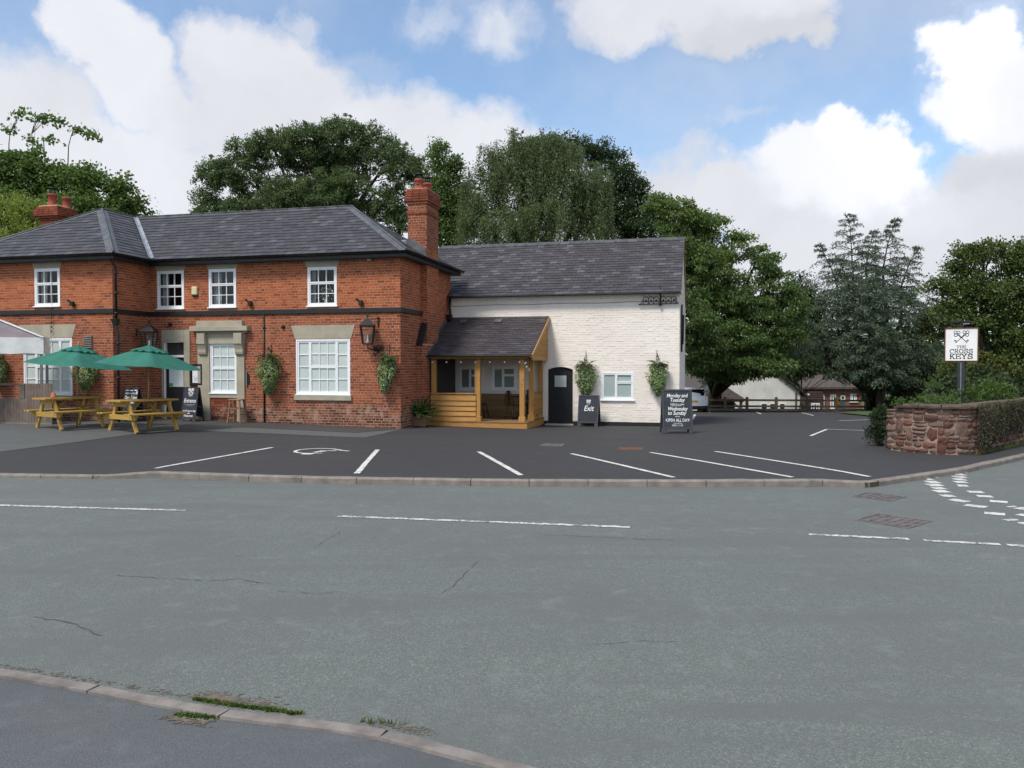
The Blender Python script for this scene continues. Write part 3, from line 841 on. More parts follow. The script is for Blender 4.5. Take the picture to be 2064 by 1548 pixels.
# hairline cracks in the old road surface
M['crack'] = m_plain('crack_dark', (.082, .088, .085), .95, .3, 9, .5, 60)  # dark tone of the cracks
for pts, w in (([(70, 1244), (120, 1252), (160, 1262), (185, 1272), (215, 1286)], .016), ([(965, 1130), (940, 1152), (915, 1180), (890, 1198), (868, 1200)], .012), ([(690, 1070), (660, 1088), (635, 1102)], .010), ([(240, 1160), (330, 1166), (420, 1172), (480, 1168), (560, 1180)], .014), ([(1100, 1078), (1240, 1084), (1380, 1090)], .014), ([(560, 1192), (640, 1196), (700, 1192)], .010), ([(1180, 1300), (1300, 1292), (1420, 1296)], .008)):
    fine = []
    for a, b in zip(pts, pts[1:]):
        A_, B_ = rpx(*a), rpx(*b); n = max(2, int((B_ - A_).length / .06))
        for i in range(n): q = A_.lerp(B_, i / n); fine.append(Vector((q.x + rnd.gauss(0, .010), q.y + rnd.gauss(0, .010), 0)))
    mb = MB()
    for k in range(len(fine) - 1):
        if rnd.random() < .95: ribbon(mb, [fine[k], fine[k + 1]], w * rnd.uniform(.2, .75), lambda x, y: ROADZ + .004)
    mb.build('crack', M['crack'], road, fix=False)
# ---- weeds and dirt along the kerbs
M['blade'] = m_leaf('grass_blade', (.045, .085, .012), (.11, .17, .03), (.16, .15, .05), .3, .6, 6)
M['dirt'] = m_plain('kerb_dirt', (.125, .108, .085), .95, .3, 12, .8, 90)
def blades(name, centres, n, h, spread, mat, z):
    V = []; F = []
    for c in centres:
        for i in range(n):
            p = np.array([c[0] + rng.normal(0, spread), c[1] + rng.normal(0, spread * .35), z + (c[2] if len(c) > 2 else 0)])
            a = rng.uniform(0, 2 * pi); L = h * rng.uniform(.4, 1.2); ln = rng.normal(0, .45, 2) * L; w = .0035 + .002 * rng.random()
            s = np.array([cos(a), sin(a), 0]) * w; m = p + np.array([ln[0] * .4, ln[1] * .4, L * .65]); t = p + np.array([ln[0], ln[1], L * .95])
            b = len(V); V += [p - s, p + s, m + s * .7, m - s * .7, t + s * .12, t - s * .12]
            F += [(b, b + 1, b + 2, b + 3), (b + 3, b + 2, b + 4, b + 5)]
    return stuff(np_mesh(name, V, F, mat))
def along(a, b, n, z=ROADZ, ja=.01):
    a = rpx(*a, z); b = rpx(*b, z); return [(a.lerp(b, i / max(1, n - 1)).x + rnd.uniform(-ja, ja), a.lerp(b, i / max(1, n - 1)).y + rnd.uniform(-ja, ja)) for i in range(n)]
blades('kerb_grass', along((395, 1411), (470, 1423), 26) + along((470, 1423), (605, 1441), 40), 16, .022, .012, M['blade'], ROADZ)
blades('kerb_grass', along((358, 1442), (425, 1448), 22, -.08), 16, .022, .018, M['blade'], -.082)
blades('kerb_grass', along((735, 1456), (800, 1461), 6), 4, .045, .016, M['blade'], ROADZ)
blades('kerb_grass', along((1505, 977), (1532, 977.5), 8) + along((1548, 976), (1562, 976), 6) + along((1375, 978), (1388, 978), 4), 12, .075, .03, M['blade'], ROADZ)
def dirt(name, pts, z, r, mat):
    mb = MB()
    for (x, y) in pts:
        n = 7; rr = r * rnd.uniform(.25, 1.0); vs = [(x, y, z + rnd.uniform(.002, .006))]
        for k in range(n):
            t = 2 * pi * k / n; q = rr * rnd.uniform(.6, 1.2); vs.append((x + q * 1.5 * cos(t), y + q * .6 * sin(t), z + .001))
        mb.add(vs, [(0, 1 + k, 1 + (k + 1) % n) for k in range(n)])
    return stuff(mb.build(name, mat))
def crumbs(a, b, n, z, ja, r=.012):
    pts = []
    A_, B_ = rpx(*a, z), rpx(*b, z)
    for i in range(n):
        q = A_.lerp(B_, rnd.random()); pts.append((q.x + rnd.gauss(0, ja), q.y + rnd.gauss(0, ja * .8)))
    dirt('kerb_dirt', pts, z + .002, r, M['dirt'])
crumbs((400, 1398), (560, 1426), 260, ROADZ, .035, .012)
crumbs((420, 1404), (480, 1412), 80, ROADZ, .025, .022)
crumbs((335, 1446), (420, 1458), 150, -.081, .03, .012)
crumbs((740, 1456), (880, 1480), 140, ROADZ, .025, .009)
crumbs((1985, 940), (2050, 928), 120, ROADZ, .07, .04)
crumbs((330, 967), (1640, 981), 420, ROADZ, .035, .022)
crumbs((0, 1341), (400, 1408), 200, ROADZ, .02, .010)
# loose stones and leaf scraps on the tarmac
M['grit'] = m_plain('grit', (.20, .19, .17), .9, .5, 30, .4, 90)
g = MB()
for i in range(900):
    Y = rnd.uniform(3.2, 12); X = rnd.uniform(-.66, .66) * Y; s = rnd.uniform(.002, .006)
    if Y < 4.9 and X < .6: continue
    z = ROADZ + s * .6
    g.add([(X - s, Y, z), (X, Y - s * .8, z), (X + s, Y, z), (X, Y + s * .8, z), (X, Y, z + s * .7), (X, Y, z - s)], [(0, 1, 4), (1, 2, 4), (2, 3, 4), (3, 0, 4), (1, 0, 5), (2, 1, 5), (3, 2, 5), (0, 3, 5)])
stuff(g.build('loose_grit', M['grit'], fix=False))

# ================================================================== BUILDING KIT
BH, BW, JT = .0650, .2245, .0105
def course_spans(u0, u1, za, zb, openings):
    cuts = sorted((max(u0, a), min(u1, b)) for (a, b, c, d) in openings if c < zb - .012 and d > za + .012 and b > u0 and a < u1)
    out = []; x = u0
    for a, b in cuts:
        if a > x + .02: out.append((x, a))
        x = max(x, b)
    if u1 > x + .02: out.append((x, u1))
    return out

def lay(u0, u1, z0, z1, openings=(), phase=0, hc=5):
    """bricks (ua, ub, za, zb, whole) of a wall: stretcher courses with a header course now and then"""
    out = []; k = 0; z = z0
    while z + BH <= z1 + .02:
        zt = min(z + BH, z1)
        head = (k % hc == hc - 1)
        w = (BW - JT) / 2 if head else BW
        st = w + JT
        offs = 0 if head else (st / 2 if (k + phase) % 2 else 0)
        if head: offs = st * .5
        for (a, b) in course_spans(u0, u1, z, zt, openings):
            x = u0 - offs + st * math.floor((a - u0 + offs) / st)
            while x < b:
                xa = max(a, x); xb = min(b, x + w)
                if xb - xa > .028:
                    out.append((xa, xb, z, zt, (xb - xa > w - .004) and (zt - z > BH - .002), head))
                x += st
        z += BH + JT; k += 1
    return out

def wall_sheet(mb, Pf, u0, u1, z0, z1, openings, d):
    us = sorted({u0, u1, *[max(u0, min(u1, v)) for o in openings for v in o[:2]]})
    zs = sorted({z0, z1, *[max(z0, min(z1, v)) for o in openings for v in o[2:]]})
    for i in range(len(us) - 1):
        for j in range(len(zs) - 1):
            uc = (us[i] + us[i + 1]) / 2; zc = (zs[j] + zs[j + 1]) / 2
            if any(a < uc < b and c < zc < e for (a, b, c, e) in openings): continue
            mb.quad(Pf(us[i], zs[j], d), Pf(us[i + 1], zs[j], d), Pf(us[i + 1], zs[j + 1], d), Pf(us[i], zs[j + 1], d))

def brick_verts(Pf, ua, ub, za, zb, d0, d1):
    e = .003
    return [Pf(ua, za, d0), Pf(ub, za, d0), Pf(ub, zb, d0), Pf(ua, zb, d0),
            Pf(ua + e, za + e, d1), Pf(ub - e, za + e, d1), Pf(ub - e, zb - e, d1), Pf(ua + e, zb - e, d1)]
BF = [(4, 5, 6, 7), (0, 1, 5, 4), (1, 2, 6, 5), (2, 3, 7, 6), (3, 0, 4, 7)]

def brick_mesh(w):
    mb = MB(); Pf = lambda u, z, d: (u, -d, z)
    mb.add(brick_verts(Pf, -w / 2, w / 2, -BH / 2, BH / 2, -.045, 0), BF)
    me = bpy.data.meshes.new('brick'); me.from_pydata(mb.v, [], mb.f); me.update(); me.materials.append(M['brick'])
    return me

def piece(name, me, parent, loc, rot=None, scale=None):
    o = bpy.data.objects.new(name, me); COL.objects.link(o); o.parent = parent
    off = OFF.get(top(parent).name, Vector())
    o.location = Vector(loc) - off
    if rot is not None: o.rotation_euler = rot
    if scale is not None: o.scale = scale
    return o

def clip_poly(poly, clip):
    """poly clipped by a convex, counter-clockwise polygon (2-D)"""
    out = list(poly)
    for i in range(len(clip)):
        ax, ay = clip[i]; bx, by = clip[(i + 1) % len(clip)]
        inp = out; out = []
        if not inp: break
        def side(p): return (bx - ax) * (p[1] - ay) - (by - ay) * (p[0] - ax)
        for k in range(len(inp)):
            p = inp[k]; q = inp[(k + 1) % len(inp)]; sp, sq = side(p), side(q)
            if sp >= 0: out.append(p)
            if sp * sq < 0:
                t = sp / (sp - sq); out.append((p[0] + (q[0] - p[0]) * t, p[1] + (q[1] - p[1]) * t))
    return out
def area2(p): return abs(sum(p[i][0] * p[(i + 1) % len(p)][1] - p[(i + 1) % len(p)][0] * p[i][1] for i in range(len(p)))) / 2

class Slating:
    """a slated roof: nearest whole slates become pieces, the cut and far ones one mesh"""
    def __init__(s, w, c, th=.008, wob=.006): s.w = w; s.c = c; s.th = th; s.wob = wob; s.whole = []; s.rest = MB(); s.under = MB()
    def face(s, P0, ex, ey, poly3, singles=True):
        P0 = Vector(P0); ex = Vector(ex).normalized(); ey = Vector(ey).normalized(); n = ex.cross(ey)
        p2 = [((Vector(p) - P0).dot(ex), (Vector(p) - P0).dot(ey)) for p in poly3]
        if sum(p2[i][0] * p2[(i + 1) % len(p2)][1] - p2[(i + 1) % len(p2)][0] * p2[i][1] for i in range(len(p2))) < 0: p2.reverse()
        u0 = min(p[0] for p in p2); u1 = max(p[0] for p in p2); v1 = max(p[1] for p in p2)
        s.under.add([P0 + ex * a + ey * b - n * .012 for a, b in p2], [tuple(range(len(p2)))])
        j = 0; v = 0.0
        while v < v1:
            x = u0 - (.5 if j % 2 else 0) * s.w - rnd.uniform(0, .01)
            while x < u1:
                g = .0035; lo = v - .012 + rnd.uniform(-s.wob, s.wob); hi = v + s.c + .045
                r = [(x + g, lo), (x + s.w - g, lo), (x + s.w - g, hi), (x + g, hi)]
                q = clip_poly(r, p2)
                if len(q) >= 3 and area2(q) > .002:
                    whole = abs(area2(q) - area2(r)) < 1e-6
                    tw = rnd.uniform(-.0015, .0045)
                    if whole and singles:
                        s.whole.append((P0 + ex * (x + s.w / 2) + ey * v, ex, ey, n, lo - v, tw))
                    else: s.slate(q, v, P0, ex, ey, n, tw)
                x += s.w
            v += s.c; j += 1
    def slate(s, q, v, P0, ex, ey, n, tw):
        h = lambda y: .017 - (y - v) / (s.c + .05) * .016 + tw
        topv = [P0 + ex * a + ey * b + n * h(b) for a, b in q]
        bot = [p - n * s.th for p in topv]; k = len(q)
        s.rest.add(topv + bot, [tuple(range(k))] + [(i, k + i, k + (i + 1) % k, (i + 1) % k) for i in range(k)])
    def finish(s, parent, m1, mn, limit=300):
        eye = W2L(EYE)
        s.whole.sort(key=lambda t: (t[0] - eye).length)
        g = .0035; mbm = MB(); v = 0
        q = [(-s.w / 2 + g, -.012), (s.w / 2 - g, -.012), (s.w / 2 - g, s.c + .045), (-s.w / 2 + g, s.c + .045)]
        t = Slating(s.w, s.c, s.th); t.slate(q, 0, Vector(), Vector((1, 0, 0)), Vector((0, 1, 0)), Vector((0, 0, 1)), 0)
        me = bpy.data.meshes.new('slate'); me.from_pydata([tuple(p) for p in t.rest.v], [], t.rest.f); me.update(); me.materials.append(m1)
        for (p, ex, ey, n, dl, tw) in s.whole[:limit]:
            R = Matrix((ex, ey, n)).transposed()
            R = R @ Matrix.Rotation(rnd.uniform(-.006, .006), 3, 'Z')
            piece('slate', me, parent, p + ey * (dl + .012) + n * tw, R.to_euler())
        for (p, ex, ey, n, dl, tw) in s.whole[limit:]:
            s.slate([(a, b + dl + .012) for a, b in q], 0, p, ex, ey, n, tw)
        stuff(s.rest.build('slates', mn, parent, fix=False))

unit_pane = None
def get_pane():
    global unit_pane
    if unit_pane is None:
        mb = MB(); mb.quad((-.5, 0, -.5), (.5, 0, -.5), (.5, 0, .5), (-.5, 0, .5))
        unit_pane = bpy.data.meshes.new('pane'); unit_pane.from_pydata([tuple(map(float, p)) for p in mb.v], [], mb.f); unit_pane.update(); unit_pane.materials.append(M['glass'])
    return unit_pane

def window(root, xa, xb, za, zb, yf, sashes, back=None, fw=.05, sill=0.0, curtain=None, arch=0.0, mat='upvc', drop=.055):
    """white framed window in a wall facing -y: frame > sashes with glazing bars, one pane per light, blind or curtain"""
    f = MB(); y0 = yf - .010; y1 = yf + .11
    f.box(xa, xa + fw, y0, y1, za, zb); f.box(xb - fw, xb, y0, y1, za, zb)
    f.box(xa + fw, xb - fw, y0 + .001, y1, za, za + fw); f.box(xa + fw, xb - fw, y0 + .001, y1, zb - fw, zb)
    ix0, ix1, iz0, iz1 = xa + fw, xb - fw, za + fw, zb - fw
    W = ix1 - ix0; H = iz1 - iz0
    xs = sorted({s[0] for s in sashes} | {s[1] for s in sashes}); 
    w = f.build('window', M[mat], root, bevel=.004)
    for k, (a, b, c, d, nc, nr) in enumerate(sashes):
        sx0, sx1, sz0, sz1 = ix0 + W * a, ix0 + W * b, iz0 + H * c, iz0 + H * d
        s = MB(); st = .038; yy0 = yf + .004 - .010 * (c > .5); yy1 = yf + .05
        e = .0015
        s.box(sx0 + e, sx0 + st, yy0, yy1, sz0 + e, sz1 - e); s.box(sx1 - st, sx1 - e, yy0, yy1, sz0 + e, sz1 - e)
        s.box(sx0 + st, sx1 - st, yy0 + .001, yy1, sz0 + e, sz0 + st); s.box(sx0 + st, sx1 - st, yy0 + .001, yy1, sz1 - st, sz1 - e)
        gx0, gx1, gz0, gz1 = sx0 + st, sx1 - st, sz0 + st, sz1 - st; bw = .020
        for i in range(1, nc):
            x = gx0 + (gx1 - gx0) * i / nc; s.box(x - bw / 2, x + bw / 2, yy0 + .008, yy1 - .008, gz0, gz1)
        for j in range(1, nr):
            z = gz0 + (gz1 - gz0) * j / nr
            for i in range(nc):
                xl = gx0 + (gx1 - gx0) * i / nc + (bw / 2 if i else 0); xr = gx0 + (gx1 - gx0) * (i + 1) / nc - (bw / 2 if i < nc - 1 else 0)
                s.box(xl, xr, yy0 + .009, yy1 - .009, z - bw / 2, z + bw / 2)
        s.build('sash', M[mat], w)
        for i in range(nc):
            for j in range(nr):
                pw = (gx1 - gx0) / nc; ph = (gz1 - gz0) / nr
                o = piece('pane', get_pane(), w, (gx0 + pw * (i + .5), yf + .027, gz0 + ph * (j + .5)), (rnd.uniform(-.004, .004), 0, rnd.uniform(-.004, .004)), (pw - .004, 1, ph - .004))
    if back:
        b = MB(); b.box(xa + .02, xb - .02, yf + drop - .02, yf + drop - .012, za + .02, zb - .02); b.build('blind', M[back], w)
    else:
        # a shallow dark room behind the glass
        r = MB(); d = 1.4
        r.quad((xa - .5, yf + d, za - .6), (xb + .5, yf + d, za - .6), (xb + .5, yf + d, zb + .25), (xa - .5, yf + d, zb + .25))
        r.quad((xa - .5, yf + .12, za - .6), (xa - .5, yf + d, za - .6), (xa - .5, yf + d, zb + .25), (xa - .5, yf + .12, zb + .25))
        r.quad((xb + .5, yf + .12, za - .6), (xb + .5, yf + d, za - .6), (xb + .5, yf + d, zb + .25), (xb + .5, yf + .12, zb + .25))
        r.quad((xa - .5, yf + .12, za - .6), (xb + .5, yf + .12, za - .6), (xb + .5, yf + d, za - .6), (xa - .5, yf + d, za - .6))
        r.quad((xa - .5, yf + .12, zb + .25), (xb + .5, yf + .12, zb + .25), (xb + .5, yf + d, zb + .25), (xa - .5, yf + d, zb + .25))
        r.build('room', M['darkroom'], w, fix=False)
    if curtain:
        for (ca, cb) in curtain:
            c = MB(); n = 14; x0 = xa + fw + (xb - xa - 2 * fw) * ca; x1 = xa + fw + (xb - xa - 2 * fw) * cb; vs = []
            for i in range(n + 1):
                x = x0 + (x1 - x0) * i / n; y = yf + .17 + .03 * sin(i * 2.2)
                vs += [(x, y, za + .02), (x, y + .01, zb - .02)]
            c.add(vs, [(2 * i, 2 * i + 2, 2 * i + 3, 2 * i + 1) for i in range(n)], 0, True); c.build('curtain', M['curtain'], w, fix=False)
    if sill:
        s = MB(); s.box(xa - sill, xb + sill, yf - .06, yf + .02, za - .035, za - .001); s.build('sill', M[mat], w, bevel=.005)
    return w

SASH6 = [(0, 1, 0, .60, 3, 2), (0, 1, .60, 1, 3, 1)]
SASH66 = [(0, 1, 0, .5, 3, 2), (0, 1, .5, 1, 3, 2)]
BIG = [(0, .245, 0, 1, 1, 4), (.245, .765, 0, .5, 3, 2), (.245, .765, .5, 1, 3, 2), (.765, 1, 0, 1, 1, 4)]
CASE = [(0, .45, 0, 1, 1, 1), (.45, 1, 0, .64, 1, 1), (.45, 1, .64, 1, 1, 1)]

# ================================================================== THE BRICK PUB
XI = -8.24; YW = -1.56; XL = -13.94; YB = 4.45; EZ = 4.975; RZ = 6.93
pub = lthing('brick_pub', 'red brick pub with slate hipped roof, white windows and black string course', 'pub', (0, 0, 0))
w_up = rect_front(70, 541, 121, 617, YW); w_low = rect_front(48, 682, 146, 795, YW)
w1 = rect_front(317, 546, 371, 622, 0); w2 = rect_front(421, 542, 476, 619, 0); w3 = rect_front(620, 538, 679, 616.5, 0)
wbig = rect_front(597, 684, 706, 795, 0); wdw = rect_front(424, 692, 478, 792, 0); wdoor = rect_front(330, 687, 372, 850, 0)
wdoor = (wdoor[0], wdoor[1], .03, wdoor[3])
PF = lambda u, z, d: (u, -d, z)                       # main front
PWF = lambda u, z, d: (u, YW - d, z)                  # wing front
PWR = lambda u, z, d: (XI + d, u, z)                  # wing return, faces +x
PR = lambda u, z, d: (0 + d, u, z)                    # right return
BX = .185
PBF = lambda u, z, d: (u, 1.21 - d, z)                # breast lower front
PBU = lambda u, z, d: (u, 1.64 - d, z)                # breast upper front / stack front
PBS = lambda u, z, d: (BX + d, u, z)                  # breast side / stack side
op_main = [w1, w2, w3, wbig, wdw, wdoor]
op_main = [(a + .01, b - .01, c + .01, d - .01) for a, b, c, d in op_main]
op_wing = [(a + .01, b - .01, c + .01, d - .01) for a, b, c, d in (w_up, w_low)]
WZ0, WZ1 = -.12, 4.86
wall = MB()
wall_sheet(wall, PF, XI, -.012, WZ0, WZ1, op_main, -.0045)
wall_sheet(wall, PWF, XL, XI - .012, WZ0, WZ1, op_wing, -.0045)
wall_sheet(wall, PWR, YW + .012, 0, WZ0, WZ1, [], -.0045)
wall_sheet(wall, PR, .012, YB, WZ0, WZ1, [], -.0045)
wall.quad((XL, YW, WZ0), (XL, YB, WZ0), (XL, YB, WZ1), (XL, YW, WZ1)); wall.quad((XL, YB, WZ0), (0, YB, WZ0), (0, YB, WZ1), (XL, YB, WZ1))
wall = wall.build('wall', M['mortar'], pub, fix=False)
singles = []; bw = MB()
def lay_wall(mb, Pf, u0, u1, z0, z1, ops, phase, single=False, parent_list=None):
    for (a, b, za, zb, whole, head) in lay(u0, u1, z0, z1, ops, phase):
        d = rnd.uniform(-.002, .0015)
        if single and whole: singles.append(((a + b) / 2, (za + zb) / 2, head, Pf, d))
        else: mb.add(brick_verts(Pf, a, b, za, zb, -.045, d), BF)
zb0 = -.10
lay_wall(bw, PF, XI + .01, -.004, zb0, WZ1, op_main, 0, True)
lay_wall(bw, PWF, XL, XI - .004, zb0, WZ1, op_wing, 1)
lay_wall(bw, PWR, YW + .004, -.01, zb0, WZ1, [], 0)
lay_wall(bw, PR, .004, YB, zb0, WZ1, [(1.22, 2.70, -1, 2.4), (1.65, 2.70, 2, 6)], 1)
eyeL = W2L(EYE)
singles.sort(key=lambda t: (Vector((t[0], 0, t[1])) - eyeL).length + (0 if t[1] > .25 else 9))
ME_S = brick_mesh(BW); ME_H = brick_mesh((BW - JT) / 2)
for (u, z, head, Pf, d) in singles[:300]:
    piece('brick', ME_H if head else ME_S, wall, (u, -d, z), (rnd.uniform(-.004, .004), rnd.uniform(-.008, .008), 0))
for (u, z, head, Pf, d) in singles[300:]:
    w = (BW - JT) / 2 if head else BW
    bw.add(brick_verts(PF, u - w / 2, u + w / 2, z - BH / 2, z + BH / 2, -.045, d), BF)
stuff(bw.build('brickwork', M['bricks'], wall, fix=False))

# black string course
s = MB(); zb, zt = 3.285, 3.42
s.box(XI + .05, .05, -.05, .02, zb, zt); s.box(XL, XI + .05, YW - .05, YW + .02, zb, zt); s.box(XI - .02, XI + .0501, YW + .02, -.05, zb, zt); s.box(-.02, .0501, .02, 1.22, zb, zt)
s.box(0.0, .0502, 1.22, 1.66, zb, zt)
s.build('string_course', M['black'], pub, bevel=.008)

# painted stone lintels and sills
def lintel(xa, xb, za, zb, flare, yf, thick=.012):
    m = MB(); m.prism([(xa, yf - thick, za), (xb, yf - thick, za), (xb + flare, yf - thick, zb), (xa - flare, yf - thick, zb)], (0, thick + .05, 0))
    m.build('lintel', M['stone'], pub, bevel=.004)
for (w, yf, fl, top_) in ((w_up, YW, .075, None), (w1, 0, .08, None), (w2, 0, .08, None), (w3, 0, .09, None)):
    lintel(w[0] - .02, w[1] + .02, w[3] + .002, w[3] + .215, fl, yf)
lintel(w_low[0] - .02, w_low[1] + .02, w_low[3] + .012, w_low[3] + .40, .13, YW)
lintel(wbig[0] - .03, wbig[1] + .03, wbig[3] + .012, wbig[3] + .41, .13, 0)
for (w, yf) in ((wbig, 0), (w_low, YW)):
    m = MB(); m.box(w[0] - .05, w[1] + .05, yf - .06, yf + .05, w[2] - .175, w[2] - .012); m.build('stone_sill', M['stone'], pub, bevel=.008)

window(pub, *w_up, YW, SASH6, None, sill=.03, curtain=[(0, .30)])
window(pub, *w1, 0, SASH6, None, sill=.03, curtain=[(0, .30)])
window(pub, *w2, 0, SASH6, None, sill=.03, curtain=[(0, .34)])
window(pub, *w3, 0, SASH6, None, sill=.03, curtain=[(0, .16)])
window(pub, *wbig, 0, BIG, 'blind', sill=.02)
window(pub, *w_low, YW, BIG, 'blind', sill=.02)
window(pub, *wdw, 0, SASH66, 'blind', sill=.03, drop=.055)

# grey stone surround of the former doorway (now the middle window)
ds = [on_front(x, 750, 0).x for x in (400, 424, 478, 494)]
dz = [on_front(450, y, 0).z for y in (649, 660, 670, 692, 792, 802, 846, 851)]
def sbox(x0, x1, y0, y1, z0, z1, bev=.006, name='stone_surround'):
    m = MB(); m.box(x0, x1, y0, y1, z0, z1); return m.build(name, M['stone'], pub, bevel=bev)
sbox(ds[0], ds[1] - .002, -.045, .04, .08, dz[3] - .02); sbox(ds[2] + .002, ds[3], -.045, .04, .08, dz[3] - .02)
sbox(ds[0] - .02, ds[3] + .02, -.05, .04, dz[3] - .018, dz[2] - .03)
sbox(ds[0] - .06, ds[3] + .1, -.075, .04, dz[2] - .028, dz[2] + .03, .006, 'cornice')
sbox(ds[0] - .17, ds[3] + .2, -.20, .04, dz[2] + .031, dz[1] + .03, .012, 'cornice')
sbox(ds[0] + .02, ds[3] - .02, -.12, .04, dz[1] + .031, dz[0] + .03, .008, 'cornice')
sbox(ds[1] - .001, ds[2] + .001, -.035, .04, dz[5], dz[4] - .04)
sbox(ds[0] - .03, ds[3] + .03, -.07, .04, -.06, .079)
for xc in ((ds[0] + ds[1]) / 2 + .0, (ds[2] + ds[3]) / 2):
    m = MB(); h = .135; zt = dz[2] - .03
    prof = [(-.05, zt), (-.19, zt), (-.19, zt - .30), (-.16, zt - .36), (-.12, zt - .48), (-.12, zt - .56), (-.105, zt - .62), (-.07, zt - .66), (-.05, zt - .665)]
    m.prism([(xc - h, y, z) for y, z in prof], (2 * h, 0, 0)); m.box(xc - h - .01, xc + h + .01, -.195, -.05, zt - .315, zt - .30)
    m.build('console_bracket', M['stone'], pub, bevel=.006)
bp = MB(); bps = []
lay_wall(bp, lambda u, z, d: (u, -.012 - d, z), ds[1] + .02, ds[2] - .02, .09, dz[5] - .02, [], 0)
stuff(bp.build('brick_panel', M['bricks'], wall, fix=False))

# entrance: grey surround, white frame with fanlight, black half-glazed door
sx = [on_front(x, 750, 0).x for x in (327, 384)]
szt = on_front(350, 665, 0).z
sbox(sx[0], wdoor[0] - .002, -.03, .04, -.05, szt); sbox(wdoor[1] + .002, sx[1], -.03, .04, -.05, szt)
m = MB(); n = 8; vs = [(wdoor[0], -.03, szt), (wdoor[0], -.03, wdoor[3] - .05)]
for i in range(n + 1):
    t = i / n; vs.append((wdoor[0] + (wdoor[1] - wdoor[0]) * t, -.03, wdoor[3] - .05 + .05 * sin(pi * t)))
vs += [(wdoor[1], -.03, szt)]
m.prism(vs, (0, .07, 0)); m.build('stone_surround', M['stone'], pub)
xa, xb, za, zb = wdoor
fz = on_front(350, 718, 0).z
m = MB(); yb = .06
m.box(xa, xa + .045, yb - .05, yb + .07, za, zb); m.box(xb - .02, xb, yb - .05, yb + .07, za, zb)
m.box(xa + .045, xb - .02, yb - .045, yb + .07, fz - .035, fz + .035); m.box(xa + .045, xb - .02, yb - .045, yb + .07, zb - .05, zb)
door = m.build('door', M['upvc'], pub, bevel=.004)
piece('pane', get_pane(), door, ((xa + xb) / 2, yb, (fz + zb) / 2), None, (xb - xa - .07, 1, zb - fz - .09))
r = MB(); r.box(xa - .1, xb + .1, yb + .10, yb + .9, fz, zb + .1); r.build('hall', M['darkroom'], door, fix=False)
lz0 = on_front(350, 779, 0).z
lf = MB(); dx0, dx1 = xa + .05, xb - .024; dz1 = fz - .04
lf.box(dx0, dx0 + .09, yb - .01, yb + .035, za + .02, dz1); lf.box(dx1 - .05, dx1, yb - .01, yb + .035, za + .02, dz1)
lf.box(dx0 + .09, dx1 - .05, yb - .009, yb + .035, dz1 - .10, dz1); lf.box(dx0 + .09, dx1 - .05, yb - .009, yb + .035, za + .02, lz0 - .012)
for z0_, z1_ in ((za + .16, lz0 - .14),):
    lf.box(dx0 + .14, dx1 - .10, yb - .018, yb - .008, z0_, z1_)
lf.build('door_leaf', M['blackdoor'], door, bevel=.004)
b = MB(); b.box(dx0 + .09, dx1 - .05, yb + .012, yb + .018, lz0 - .01, dz1 - .1); b.build('white_panel', M['blind'], door)
b = MB(); b.box(dx0 + .10, dx0 + .22, yb + .004, yb + .010, lz0 + .01, lz0 + .10); b.build('green_sticker', M['green'], door)
b = MB(); b.lathe([(.02, 0), (.024, .012), (.018, .03), (.006, .035)], (dx1 - .03, yb - .012, za + 1.05), 10, 0, 'y'); b.build('door_knob', M['greymetal'], door)
m = MB(); m.box(xa - .1, xb + .1, -.25, .1, -.05, .045); m.build('doorstep', M['stone'], pub, bevel=.01)

# dark side door under the porch roof
m = MB(); m.box(.005, .03, 3.05, 3.95, -.05, 2.0); m.build('side_door', M['blackdoor'], pub, bevel=.004)

# chimney breast and stack
ch = MB()
wall_sheet(ch, PBF, .0, BX - .012, -.1, 2.43, [], -.0045); wall_sheet(ch, PBS, 1.222, 2.70, -.1, 2.43, [], -.0045)
wall_sheet(ch, PBU, .0, BX - .012, 2.40, EZ + .35, [], -.0045); wall_sheet(ch, PBS, 1.652, 2.70, 2.43, 7.1, [], -.0045)
wall_sheet(ch, PBU, -.42, BX - .012, EZ, 7.1, [], -.0045)
ch.quad((-.42, 1.64, EZ), (-.42, 2.7, EZ), (-.42, 2.7, 7.1), (-.42, 1.64, 7.1)); ch.quad((-.42, 2.7, EZ), (BX - .01, 2.7, EZ), (BX - .01, 2.7, 7.1), (-.42, 2.7, 7.1))
ch.quad((0, 2.7, 0), (BX - .01, 2.7, 0), (BX - .01, 2.7, EZ + .3), (0, 2.7, EZ + .3))
chim = ch.build('chimney', M['mortar'], pub, fix=False)
cb = MB()
lay_wall(cb, PBF, .004, BX - .004, zb0, 2.43, [], 1); lay_wall(cb, PBS, 1.214, 2.70, zb0, 2.43, [], 0)
lay_wall(cb, PBU, .004, BX - .004, 2.44, EZ + .3, [], 1); lay_wall(cb, PBS, 1.644, 2.70, 2.44, 7.0, [], 0)
lay_wall(cb, PBU, -.42, BX - .004, EZ + .1, 7.0, [], 0)
for (zc0, zc1, o) in ((6.36, 6.425, .028), (6.66, 6.725, .03), (6.735, 6.80, .06), (6.81, 6.875, .06), (6.885, 6.95, .06), (6.96, 7.03, .045), (7.035, 7.10, .035)):
    u = -.42 - o
    while u < BX + o - .03:
        u2 = min(u + .215, BX + o); cb.add(brick_verts(PBU, u, u2, zc0, zc1, -.1, o + rnd.uniform(-.002, .002)), BF); u += .225
    u = 1.64 - o + .004
    while u < 2.70 + o - .03:
        u2 = min(u + .215, 2.7 + o); cb.add(brick_verts(PBS, u, u2, zc0, zc1, -.1, o + rnd.uniform(-.002, .002)), BF); u += .225
stuff(cb.build('brickwork', M['bricks'], chim, fix=False))
m = MB(); m.box(-.45, BX + .03, 1.61, 2.73, 7.095, 7.125); m.build('mortar_cap', M['mortar'], chim, bevel=.012)
